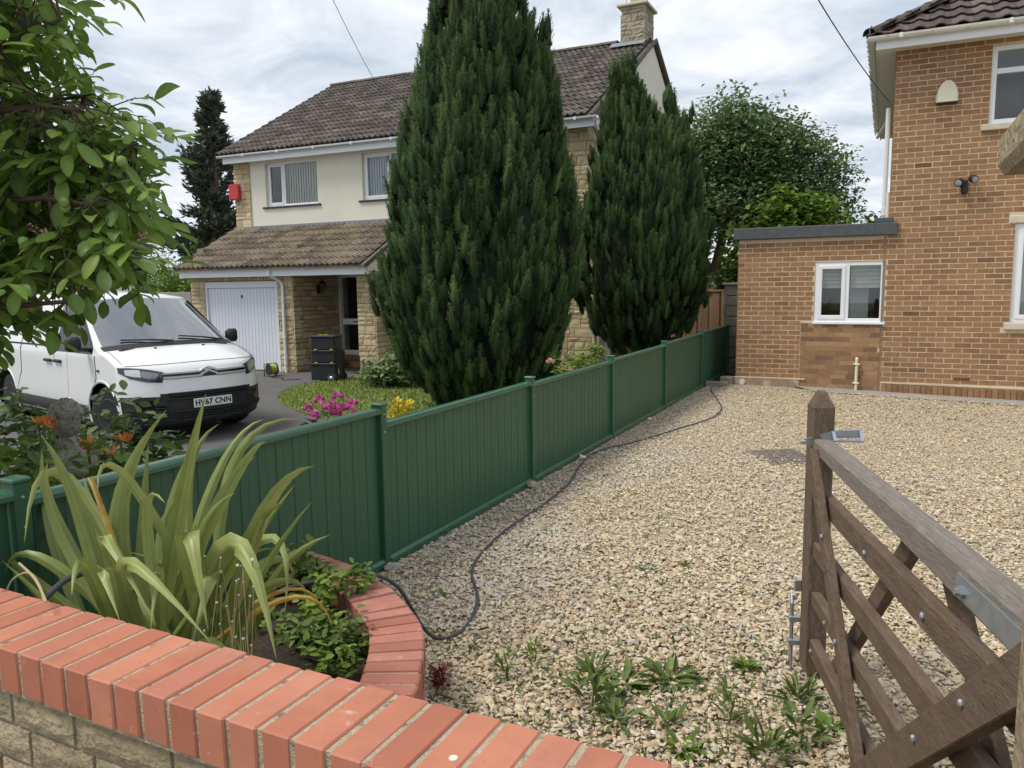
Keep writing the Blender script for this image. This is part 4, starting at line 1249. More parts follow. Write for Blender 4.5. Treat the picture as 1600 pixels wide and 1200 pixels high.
# ------------------------------------------------------------------ white panel van
mat['paint'] = M('white van paint', (.76, .77, .77), .25, noise=(1.5, .03), spec=.5, coat=.6, spots=[((.55, .53, .48), 3.0, .58, .85, .18)])
mat['trim'] = M('grained black bumper plastic', (.022, .023, .024), .6, noise=(30, .15))
mat['gloss_black'] = M('gloss black plastic', (.008, .008, .009), .15)
mat['chrome'] = M('bright chrome', (.85, .86, .87), .32, metal=.55)
mat['screen'] = glass('tinted windscreen', (.30, .34, .35), .38, .03)
mat['side_glass'] = glass('dark side glass', (.03, .035, .035), .01, .03)
mat['lamp_clear'] = glass('clear headlamp cover', (.85, .87, .88), .03, .05)
mat['lamp_inner'] = M('headlamp reflector', (.30, .31, .33), .25, metal=.7)
mat['lamp_dark'] = M('headlamp dark housing', (.03, .03, .035), .3)
mat['tyre'] = M('tyre rubber', (.022, .022, .023), .85, noise=(40, .2))
mat['steel_rim'] = M('dark steel wheel', (.035, .036, .038), .5, noise=(12, .15))
mat['plate'] = M('white reflective number plate', (.72, .74, .74), .45)
mat['cabin'] = M('dark cabin trim', (.03, .03, .032), .8)

van = thing('parked_van', 'white panel van with black bumper and chevron grille parked on the neighbouring drive', 'van', (-8.60, 7.52, -.30), R(-13.9))
#      U      W     H     a     b
ROWS = [(.80, .20, .86, .34, .00), (.90, .25, .90, .38, .00), (.935, .42, .945, .42, .00), (.925, .60, .955, .43, .00), (.905, .72, .955, .43, .00),
        (.87, .86, .95, .42, .00), (.80, .955, .945, .38, .005), (.62, 1.035, .94, .26, .03), (.22, 1.150, .93, .10, .05), (.06, 1.205, .92, .16, .05),
        (-.36, 1.48, .82, .18, .045), (-.80, 1.755, .74, .16, .04), (-1.02, 1.845, .71, .05, .05), (-1.9, 1.895, .70, .0, .06), (-3.2, 1.895, .70, .0, .06), (-4.02, 1.86, .70, .0, .06), (-4.13, 1.75, .71, .0, .0)]
WB = 3.275
def sidev(wz):
    if wz < .5: return .925 + .03 * (wz - .2) / .3
    if wz < 1.1: return .955 - .012 * (wz - .5) / .6
    return .943 - (wz - 1.1) / (1.86 - 1.1) * (.943 - .725)
def row(s_):
    s_ = max(0, min(len(ROWS) - 1.0001, s_)); i = int(s_); f = s_ - i
    if 3 <= i <= 14:                        # smooth by Catmull-Rom where rows are close
        p = [ROWS[max(0, min(len(ROWS) - 1, i + k))] for k in (-1, 0, 1, 2)]
        q = [.5 * ((2 * p[1][c_]) + (-p[0][c_] + p[2][c_]) * f + (2 * p[0][c_] - 5 * p[1][c_] + 4 * p[2][c_] - p[3][c_]) * f * f + (-p[0][c_] + 3 * p[1][c_] - 3 * p[2][c_] + p[3][c_]) * f ** 3) for c_ in range(5)]
        return q
    return [ROWS[i][c_] * (1 - f) + ROWS[i + 1][c_] * f for c_ in range(5)]
def S(s_, t):
    U, W_, H, a, b = row(s_)
    if s_ >= 6: H = sidev(W_ - b)
    e = abs(t) ** 3.2
    return Vector((U - a * e - .02 * t * t, t * H, W_ - b * abs(t) ** 2.4))
def Sn(s_, t, off):
    e = .01
    n_ = (S(s_ + e, t) - S(s_ - e, t)).cross(S(s_, t + e) - S(s_, t - e))
    n_.normalize()
    if n_.x * 1 + n_.z * .6 < 0: n_ = -n_
    return S(s_, t) + n_ * off
NS = []
s_ = 0.0
while s_ < 16: NS.append(s_); s_ += .25
NS.append(16)
NT = [-1 + 2 * k / 28 for k in range(29)]
body = bmesh.new()
vt = {}
for i, s_ in enumerate(NS):
    for j, t in enumerate(NT):
        vt[i, j] = body.verts.new(S(s_, t))
def fac(vs, mi):
    try:
        f = body.faces.new(vs); f.material_index = mi; f.smooth = True
    except ValueError:
        pass
for i in range(len(NS) - 1):
    for j in range(28):
        sm = (NS[i] + NS[i + 1]) / 2; tm_ = abs((NT[j] + NT[j + 1]) / 2)
        mi = 0
        if sm < 3.0: mi = 2
        elif sm < 3.26 and tm_ < .62: mi = 2
        elif 9.0 < sm < 11.25 and tm_ < .955: mi = 1
        fac([vt[i, j], vt[i, j + 1], vt[i + 1, j + 1], vt[i + 1, j]], mi)
# sides: front column is the edge of rows 0..6, every later row drops a column to the sill
FR = [k for k, s_ in enumerate(NS) if s_ <= 6.0]
fr0 = [(S(NS[k], 1).z - .2) / (S(6, 1).z - .2) for k in FR]
for j, sg in ((0, -1), (28, 1)):
    prev = [vt[k, j] for k in FR]
    last = FR[-1]
    for k in range(last + 1, len(NS)):
        topv = vt[k, j]
        if NS[k] > 15.9: break
        u, zt = topv.co.x, topv.co.z
        cur = []
        for q in fr0[:-1]:
            wz = .2 + q * (zt - .2)
            cur.append(body.verts.new((u, sg * sidev(wz), wz)))
        cur.append(topv)
        for q in range(len(cur) - 1):
            mi = 2 if (prev[q].co.x > .46 and prev[q + 1].co.z < .61 and cur[q].co.x > .2 and q < 12 and prev[q + 1].co.z < .6 and u > .40) else 0
            fac([prev[q], prev[q + 1], cur[q + 1], cur[q]], mi)
        prev = cur
    if sg < 0: lastL = prev
    else: lastR = prev
# rear and floor
n_ = len(lastL)
for q in range(n_ - 1):
    fac([lastL[q], lastL[q + 1], lastR[q + 1], lastR[q]], 0)
body.edges.ensure_lookup_table()
bmesh.ops.remove_doubles(body, verts=body.verts, dist=.0005)
bmesh.ops.holes_fill(body, edges=[e for e in body.edges if e.is_boundary], sides=0)
bmesh.ops.recalc_face_normals(body, faces=body.faces)
print('VAN open edges', sum(1 for e in body.edges if not e.is_manifold))
bm_mesh = bpy.data.meshes.new('van_shell'); body.to_mesh(bm_mesh); body.free()
for m_ in (mat['paint'], mat['screen'], mat['trim']): bm_mesh.materials.append(m_)
tmp = bpy.data.objects.new('van_shell', bm_mesh); col.objects.link(tmp)
cut = []
for u in (0, -WB):
    for sg in (-1, 1):
        c_ = MB()
        c_.lathe([(.405, .55), (.405, 1.2)] if sg > 0 else [(.405, -1.2), (.405, -.55)], 32, (u, 0, .345), 'Y')
        co = bpy.data.objects.new('cut', c_.mesh('cut')); col.objects.link(co); cut.append(co)
        md = tmp.modifiers.new('b', 'BOOLEAN'); md.operation = 'DIFFERENCE'; md.object = co; md.solver = 'EXACT'
        md.material_mode = 'TRANSFER'
dg = bpy.context.evaluated_depsgraph_get()
ev_ = tmp.evaluated_get(dg)
res = bpy.data.meshes.new_from_object(ev_)
for co in cut: bpy.data.objects.remove(co)
bpy.data.objects.remove(tmp)
# split by material into the parts; faces inside the wheel wells become the arch liners
names = {0: ('body', mat['paint']), 1: ('windscreen', mat['screen']), 2: ('front_bumper', mat['trim']), 3: ('wheel_arch', mat['cabin'])}
rv = np.array([v.co[:] for v in res.vertices])
groups = {}
for p in res.polygons:
    c_ = p.center; mi = p.material_index
    if mi >= len(res.materials) or res.materials[mi] is None: mi = 3
    else:
        nm = res.materials[mi].name
        mi = 1 if 'windscreen' in nm else 2 if 'bumper' in nm else 0
    for u in (0, -WB):
        r_ = math.hypot(c_.x - u, c_.z - .345)
        if abs(c_.y) < .90 and abs(c_.y) > .5 and r_ < .43 and abs(p.normal.y) < .9 and c_.z < .80: mi = 3
        if abs(c_.y) < .58 and r_ < .41: mi = 3
    groups.setdefault(mi, []).append(list(p.vertices))
for mi, fs in groups.items():
    used = sorted({i for f in fs for i in f}); mp_ = {i: k for k, i in enumerate(used)}
    mb = MB(); mb.add([rv[i] for i in used], [[mp_[i] for i in f] for f in fs])
    mb.build(names[mi][0], names[mi][1], van, False, smooth=(mi != 3), recalc=False)

def patch(fn, n1, n2, name, m, parent=van):
    return MB().grid(fn, n1, n2).build(name, m, parent, False, True, True)
def front_poly(pts, off, name, m, parent=van, n=10, thick=None):
    """strip between a lower and an upper (s,t) polyline on the nose"""
    lo, hi = pts
    def lerp(P, u):
        x = u * (len(P) - 1); i = min(len(P) - 2, int(x)); f = x - i
        return (P[i][0] * (1 - f) + P[i + 1][0] * f, P[i][1] * (1 - f) + P[i + 1][1] * f)
    def fn(u, v):
        a, b_ = lerp(lo, u), lerp(hi, u)
        return Sn(a[0] * (1 - v) + b_[0] * v, a[1] * (1 - v) + b_[1] * v, off)
    return patch(fn, n, 3, name, m, parent)
# headlamps
for sg in (-1, 1):
    lo = [(4.35, .60 * sg), (4.42, .75 * sg), (4.75, .90 * sg), (5.35, .985 * sg)]
    hi = [(5.25, .55 * sg), (5.75, .72 * sg), (6.05, .88 * sg), (6.1, .985 * sg)]
    hs = front_poly((lo, hi), .004, 'headlight', mat['lamp_dark'], n=12)
    ilo = [(4.62, .66 * sg), (4.75, .76 * sg), (5.05, .85 * sg)]
    ihi = [(5.15, .62 * sg), (5.45, .74 * sg), (5.6, .85 * sg)]
    front_poly((ilo, ihi), .009, 'reflector', mat['lamp_inner'], hs)
    clo = [(4.85, .80 * sg), (4.90, .86 * sg), (5.1, .93 * sg)]
    chi = [(5.7, .80 * sg), (5.75, .86 * sg), (5.75, .93 * sg)]
    front_poly((clo, chi), .010, 'lamp_bowl', mat['chrome'], hs, 6)
    front_poly(([(4.36, .61 * sg), (4.44, .75 * sg), (4.78, .895 * sg), (5.36, .98 * sg)], [(5.24, .56 * sg), (5.73, .72 * sg), (6.02, .88 * sg), (6.07, .98 * sg)]), .014, 'cover', mat['lamp_clear'], hs)
# grille with two bright bars that meet in a double chevron
front_poly(([(4.62, -.60), (4.62, 0), (4.62, .60)], [(5.22, -.56), (5.22, 0), (5.22, .56)]), .004, 'grille', mat['gloss_black'], n=20)
def bar(s0, lift, name):
    ts = [-.58, -.30, -.13, -.115, -.10, 0, .10, .115, .13, .30, .58]
    hs_ = [0, 0, 0, .01, .12, lift, .12, .01, 0, 0, 0]
    P = [(s0 + h_, t) for t, h_ in zip(ts, hs_)]
    mb = MB()
    prev = None
    for (s1, t1), (s2, t2) in zip(P, P[1:]):
        for k in range(4):
            f0, f1 = k / 4, (k + 1) / 4
            a = Sn(s1 + (s2 - s1) * f0, t1 + (t2 - t1) * f0, .012); b_ = Sn(s1 + (s2 - s1) * f1, t1 + (t2 - t1) * f1, .012)
            mb.beam(a, b_ + (b_ - a) * .05, .024, .022, up=(0, 0, 1))
    return mb.build(name, mat['chrome'], van, False)
bar(4.72, .42, 'chevron_bar'); bar(5.12, .42, 'chevron_bar')
# bonnet shut line, badge dots, washer jets
def line(pts, name, r_=.004, m='gloss_black'):
    return MB().tube(pts, r_, 5).build(name, mat[m], van, False)
line([Sn(6.35 + .12 * (1 - abs(t)), t, .0) for t in [k / 12 for k in range(-11, 12)]], 'bonnet_seam', .005, 'lamp_dark')
for sg in (-1, 1):
    line([Sn(6.35 + .28 * k, sg * (.93 - .002 * k), .0) for k in range(0, 9)], 'bonnet_seam', .005, 'lamp_dark')
for t in (-.35, .35):
    p = Sn(8.1, t, .004)
    MB().box(p.x - .014, p.x + .014, p.y - .018, p.y + .018, p.z - .006, p.z + .008, .004).build('washer_jet', mat['trim'], van, False)
# scuttle and wipers
front_poly(([(8.75, -.94), (8.62, 0), (8.75, .94)], [(9.12, -.955), (9.10, 0), (9.12, .955)]), .004, 'scuttle', mat['trim'], n=20)
for t0, t1, s1 in ((-.02, -.70, 9.25), (.78, .12, 9.22)):
    mb = MB()
    a = Sn(9.0, t0, .03)
    mid = Sn(9.15, t0 + (t1 - t0) * .45, .03)
    mb.tube([a, mid], .012, 6)
    mb.tube([Sn(9.10, t0 + (t1 - t0) * .12, .022), Sn(9.18, t0 + (t1 - t0) * .5, .024), Sn(9.28, t1, .022)], .010, 5)
    mb.build('wiper', mat['trim'], van, False)
# bumper openings
def slats(s0, s1, t0, t1, n_, name):
    bk = front_poly(([(s0, t0), (s0, (t0 + t1) / 2), (s0, t1)], [(s1, t0), (s1, (t0 + t1) / 2), (s1, t1)]), .003, name, mat['gloss_black'], n=14)
    for k in range(n_):
        ss = s0 + (k + .5) / n_ * (s1 - s0)
        MB().tube([Sn(ss, t0 + (t1 - t0) * q / 10, .010) for q in range(11)], .008, 5).build('slat', mat['trim'], bk, False)
    # raised rim
    rim = [Sn(s0, t0 + (t1 - t0) * q / 8, .008) for q in range(9)] + [Sn(s1, t1 + (t0 - t1) * q / 8, .008) for q in range(9)]
    MB().tube(rim + [rim[0]], .010, 5).build('surround', mat['trim'], bk, False)
slats(2.75, 3.22, -.56, .56, 3, 'upper_intake')
slats(1.2, 1.95, -.50, .50, 4, 'lower_intake')
for sg in (-1, 1):
    slats(1.5, 2.5, .58 * sg, .70 * sg, 5, 'side_vent')
    front_poly(([(1.35, .70 * sg), (1.35, .80 * sg), (1.6, .88 * sg)], [(2.75, .70 * sg), (2.75, .80 * sg), (2.6, .88 * sg)]), .006, 'fog_lamp_pocket', mat['gloss_black'], n=6)
    p = Sn(1.9, .78 * sg, .012)
    MB().lathe([(.05, -.01), (.05, .012), (.04, .016), (.0001, .016)], 14, p, 'X').build('fog_lamp', mat['lamp_dark'], van, False)
    MB().tube([Sn(1.0 + .05 * k, (.05 + .08 * k) * sg, .006) for k in range(12)], .012, 5).build('bumper_lip', mat['trim'], van, False)
# number plate
px_ = S(2.35, 0).x + .022
pt = MB().box(px_ - .012, px_, -.262, .262, .432, .545, .004).build('number_plate', mat['plate'], van, False)
fc = bpy.data.curves.new('lettering', 'FONT'); fc.body = 'HV67 CNN'; fc.size = .098; fc.align_x = 'CENTER'; fc.align_y = 'CENTER'; fc.extrude = .0008; fc.offset = .0022; fc.space_character = 1.04
ft = bpy.data.objects.new('lettering', fc); col.objects.link(ft); fc.materials.append(mat['gloss_black'])
ft.matrix_basis = Matrix.Translation((px_ + .0012, 0, .488)) @ Matrix(((0, 0, 1, 0), (1, 0, 0, 0), (0, 1, 0, 0), (0, 0, 0, 1)))
dg = bpy.context.evaluated_depsgraph_get()
lm = bpy.data.meshes.new_from_object(ft.evaluated_get(dg))
fmx = ft.matrix_basis.copy(); bpy.data.objects.remove(ft)
ft = bpy.data.objects.new('lettering', lm); col.objects.link(ft); ft.matrix_basis = fmx
place(ft, pt, False)
# sides
def sp(u, wz, sg, off=.004): return Vector((u, sg * (sidev(wz) + off), wz))
for sg in (-1, 1):
    def glassfn(u, v, sg=sg):
        wz0, wz1 = 1.13 - .0 * u, 1.70
        wz = wz0 + v * (wz1 - wz0)
        ua = -.30 - max(0, (wz - 1.22)) * 1.32 if wz > 1.2 else -.27
        ub = -1.32
        return sp(ua + u * (ub - ua), wz, sg, .004)
    gwn = patch(glassfn, 6, 8, 'side_window', mat['side_glass'])
    MB().grid(lambda u, v, sg=sg: sp(-.22 - max(0, (1.10 + v * .64 - 1.2)) * 1.30 - (u * (1.14 - max(0, (1.10 + v * .64 - 1.2)) * 1.30)), 1.10 + v * .64, sg, .0015), 8, 8).build('window_seal', mat['gloss_black'], van, False, True)
    for pts in ([(-.16, 1.08), (-.14, .80), (-.45, .42), (-.50, .28)], [(-1.38, 1.78), (-1.42, 1.1), (-1.40, .28)], [(-2.55, 1.78), (-2.60, 1.1), (-2.62, .75), (-2.86, .45)]):
        line([sp(u, wz, sg, .0) for u, wz in pts], 'door_seam', .007, 'lamp_dark')
    line([sp(u, 1.16, sg, .0) for u in (-1.42, -2.5, -3.9)], 'slide_rail', .013, 'trim')
    for u in (-1.28, -1.60):
        hb = MB().box(u - .11, u + .11, sg * .945, sg * .985, .945, .985, .012).build('door_handle', mat['trim'], van, False)
        MB().lathe([(.05, 0), (.045, .002), (.0001, .003)], 14, (u + .02, sg * .9485, .95), 'Y').build('handle_recess', mat['paint'], hb, False)
    MB().grid(lambda u, v, sg=sg: (lambda wz: Vector((-.47 - u * 2.32, sg * (.962 + .016 * math.sin(math.pi * v)), wz)))(.27 + v * .16), 10, 6).build('side_moulding', mat['trim'], van, False, True)
    MB().beam((-.45, sg * .90, .215), (-2.85, sg * .90, .215), .06, .06).build('sill', mat['trim'], van, False)
    MB().box(-.10, -.04, sg * .948, sg * .962, .885, .91, .004).build('indicator', mat['trim'], van, False)
    # mirror
    mr = MB()
    mr.add(*chamfer_box(.050, .095, .10, .04))
    mr.v = [(-.36 + v[0] - .02 * (abs(v[1]) > .08), sg * 1.10 + v[1], 1.225 + v[2] * (1 if v[2] > 0 else .9)) for v in mr.v]
    mo = mr.build('mirror', mat['trim'], van, False, True)
    MB().beam((-.34, sg * .90, 1.15), (-.36, sg * 1.10, 1.17), .09, .05, bev=.01).build('mirror_arm', mat['trim'], mo, False)
# flared arches
for u in (0, -WB):
    for sg in (-1, 1):
        pts = [Vector((u + .425 * math.cos(a), sg * (sidev(.345 + .425 * math.sin(a)) - .004), .345 + .425 * math.sin(a))) for a in [math.pi * k / 16 * (.86 if u == 0 else 1.0) + (.42 if u == 0 else 0) for k in range(17)]]
        MB().tube(pts, .014, 6).build('arch_lip', mat['paint'], van, False, True)
# wheels
for u in (0, -WB):
    for sg in (-1, 1):
        st = R(14) if u == 0 else 0.0
        Mw = Matrix.Translation((u, sg * .80, .335)) @ Matrix.Rotation(st, 4, 'Z')
        ty = MB().lathe([(.20, -.10), (.29, -.11), (.325, -.095), (.335, -.06), (.335, .06), (.325, .095), (.29, .11), (.20, .10)], 32, (0, 0, 0), 'Y')
        ty.v = [tuple(Mw @ Vector(v)) for v in ty.v]
        to = ty.build('wheel', mat['tyre'], van, False, True)
        rm_ = MB().lathe([(.205, .085 * sg), (.21, .102 * sg), (.195, .10 * sg), (.185, .06 * sg), (.12, .045 * sg), (.085, .065 * sg), (.06, .07 * sg), (.0001, .075 * sg)], 24, (0, 0, 0), 'Y')
        for k in range(10):
            t = 2 * math.pi * k / 10
            rm_.lathe([(.018, .052 * sg), (.016, .066 * sg), (.0001, .066 * sg)], 6, (.155 * math.cos(t), 0, .155 * math.sin(t)), 'Y')
        rm_.v = [tuple(Mw @ Vector(v)) for v in rm_.v]
        rm_.build('rim', mat['steel_rim'], to, False, True)
# cabin
MB().box(-1.9, .1, -.70, .70, .55, 1.05, .03).build('cabin_floor', mat['cabin'], van, False)
MB().beam((-.05, -.75, 1.10), (-.05, .75, 1.10), .35, .12, bev=.03).build('dashboard', mat['cabin'], van, False)
for v_ in (-.45, .0, .45):
    st_ = MB().box(-1.25, -.75, v_ - .2, v_ + .2, .75, .95, .06).build('seat', mat['cabin'], van, False)
    MB().beam((-1.18, v_, .9), (-1.38, v_, 1.50), .38, .12, bev=.04).build('seat_back', mat['cabin'], st_, False)
MB().box(-1.95, -1.90, -.72, .72, .5, 1.72).build('bulkhead', mat['cabin'], van, False)
MB().tube([(-.42 + .17 * math.sin(a) * .5, -.45 + .18 * math.cos(a), 1.12 + .17 * math.sin(a)) for a in [2 * math.pi * k / 18 for k in range(19)]], .014, 6).build('steering_wheel', mat['cabin'], van, False)
MB().box(-.02, .03, .35, .60, 1.165, 1.17).build('windscreen_paper', mat['plate'], van, False)
# ------------------------------------------------------------------ foliage helpers
def frames(P, D, S, seed=0, up=None):
    """4x4 matrices: local y along D, random roll (or z near up), scale S (k,3)"""
    r = np.random.default_rng(seed)
    D = D / np.linalg.norm(D, axis=1, keepdims=True)
    k = len(P)
    if up is None: A = r.normal(size=(k, 3))
    else: A = up + r.normal(size=(k, 3)) * .35
    X = np.cross(D, A); X /= np.linalg.norm(X, axis=1, keepdims=True) + 1e-9
    Z = np.cross(X, D)
    M4 = np.zeros((k, 4, 4)); M4[:, 3, 3] = 1
    M4[:, :3, 0] = X * S[:, :1]; M4[:, :3, 1] = D * S[:, 1:2]; M4[:, :3, 2] = Z * S[:, 2:3]
    M4[:, :3, 3] = P
    return M4
KITE_V = np.array([(0, 0, 0), (-.5, .42, .06), (0, 1, -.05), (.5, .42, .06)]); KITE_F = np.array([(0, 3, 2), (0, 2, 1)])
LEAF_V = np.array([(0, 0, 0), (.30, .22, .05), (.44, .5, .06), (.28, .80, .0), (0, 1, -.10), (-.28, .80, .0), (-.44, .5, .06), (-.30, .22, .05), (0, .5, -.02)])
LEAF_F = np.array([(0, 1, 8), (1, 2, 8), (2, 3, 8), (3, 4, 8), (4, 5, 8), (5, 6, 8), (6, 7, 8), (7, 0, 8)])

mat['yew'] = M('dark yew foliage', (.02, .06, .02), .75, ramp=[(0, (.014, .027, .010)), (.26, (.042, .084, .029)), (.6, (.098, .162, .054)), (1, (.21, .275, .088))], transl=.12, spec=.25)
mat['yew_core'] = M('near-black shade core', (.010, .018, .009), .95, noise=(6, .4))
mat['bark'] = M('rough brown bark', (.075, .055, .04), .95, noise=(14, .35), stretch=(1, 1, .3), bump=(30, .9, .02))
mat['leaf_mid'] = M('mid green broad leaves', (.05, .10, .03), .65, ramp=[(0, (.085, .14, .056)), (.5, (.165, .245, .10)), (1, (.29, .36, .18))], transl=.25, spec=.3)
mat['leaf_bright'] = M('bright green broad leaves', (.1, .2, .03), .6, ramp=[(0, (.07, .125, .018)), (.5, (.125, .215, .028)), (1, (.21, .30, .055))], transl=.32, spec=.3)
mat['leaf_dark_needle'] = M('blackish green needles', (.02, .03, .02), .8, ramp=[(0, (.040, .054, .042)), (.6, (.082, .105, .07)), (1, (.14, .155, .095))], transl=.08, spec=.2)
mat['leaf_walnut'] = M('glossy walnut leaflet', (.08, .16, .03), .42, ramp=[(0, (.10, .175, .044)), (.4, (.18, .295, .062)), (.75, (.265, .40, .075)), (1, (.38, .50, .11))], transl=.45, spec=.35, noise=(25, .10))
mat['leaf_ivy'] = M('dark garden shrub leaf', (.05, .09, .02), .55, ramp=[(0, (.045, .085, .026)), (.6, (.095, .16, .045)), (1, (.22, .26, .08))], transl=.25, spec=.35)
mat['leaf_lime'] = M('lime green weed leaf', (.2, .3, .05), .55, ramp=[(0, (.06, .11, .022)), (.5, (.15, .24, .035)), (1, (.29, .38, .06))], transl=.3, spec=.3)
mat['weed'] = M('grey green weed leaf', (.1, .15, .05), .6, ramp=[(0, (.075, .12, .035)), (.6, (.145, .21, .055)), (1, (.25, .32, .10))], transl=.25, spec=.3)
mat['flax'] = M('olive flax blade', (.2, .24, .07), .42, ramp=[(0, (.10, .14, .036)), (.35, (.18, .23, .058)), (.6, (.275, .32, .095)), (.85, (.39, .42, .16)), (1, (.48, .45, .19))], transl=.25, spec=.4, noise=(18, .12))
mat['flax_dead'] = M('golden dying flax blade', (.52, .33, .07), .6, noise=(22, .3), transl=.2, spots=[((.28, .13, .05), 14, .55, .7, .7)])
mat['pink'] = M('pink petals', (.62, .12, .34), .6, ramp=[(0, (.50, .07, .26)), (.6, (.68, .16, .42)), (1, (.72, .34, .50))], transl=.3)
mat['orange'] = M('orange lily petals', (.75, .20, .03), .55, ramp=[(0, (.70, .16, .02)), (1, (.80, .36, .10))], transl=.3)
mat['yellow'] = M('yellow petals', (.75, .55, .02), .6, transl=.3)
mat['palepink'] = M('pale pink petals', (.75, .40, .36), .6, transl=.3)
mat['white_petal'] = M('white petals', (.75, .75, .70), .7, transl=.3)
mat['redstem'] = M('dark red weed stems', (.22, .035, .045), .7, ramp=[(0, (.15, .02, .03)), (1, (.30, .07, .07))])
mat['straw'] = M('dry straw stalk', (.42, .33, .18), .8)

def trunk(parent, pts, rads, name='trunk', m='bark', n=9):
    return MB().tube(pts, rads, n).build(name, mat[m], parent, smooth=True)

# ------------------------------------------------------------------ upright conifers
def plume_template(nb, seed):
    """feathery upright spray about 0.55 m tall: dense short blades over a slim solid heart"""
    r = np.random.default_rng(seed)
    prof = lambda p: .105 * np.interp(p, [0, .15, .45, .8, 1], [.55, .95, 1.0, .48, .03])
    p = r.random(nb) ** .8
    th = r.random(nb) * 2 * np.pi
    rad = prof(p) * r.uniform(.55, 1.0, nb)
    P = np.c_[np.cos(th) * rad, p * .52, np.sin(th) * rad]
    D = np.c_[np.cos(th) * .60, np.full(nb, .85), np.sin(th) * .60] + r.normal(size=(nb, 3)) * .20
    L = r.uniform(.030, .058, nb)
    M4 = frames(P, D, np.c_[L * .34, L, L], seed + 1)
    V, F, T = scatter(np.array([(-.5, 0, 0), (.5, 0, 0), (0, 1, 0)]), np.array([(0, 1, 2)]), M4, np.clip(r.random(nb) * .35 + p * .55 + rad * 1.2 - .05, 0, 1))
    nn = 6; hv, hf, ht = [], [], []
    for i, q in enumerate((0, .3, .7, 1.0)):
        for k in range(nn):
            t = 2 * math.pi * k / nn + i * .4
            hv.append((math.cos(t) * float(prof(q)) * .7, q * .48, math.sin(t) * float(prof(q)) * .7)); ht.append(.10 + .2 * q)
    for i in range(3):
        for k in range(nn):
            a_, b_, c_, d_ = i * nn + k, i * nn + (k + 1) % nn, (i + 1) * nn + (k + 1) % nn, (i + 1) * nn + k
            hf += [(a_, b_, c_), (a_, c_, d_)]
    n0 = len(V)
    return np.r_[V, np.array(hv)], np.r_[F, np.array(hf) + n0], np.r_[T, np.array(ht)]
PLUMES = [plume_template(170, 70 + i) for i in range(5)] + [plume_template(55, 90 + i) for i in range(3)]

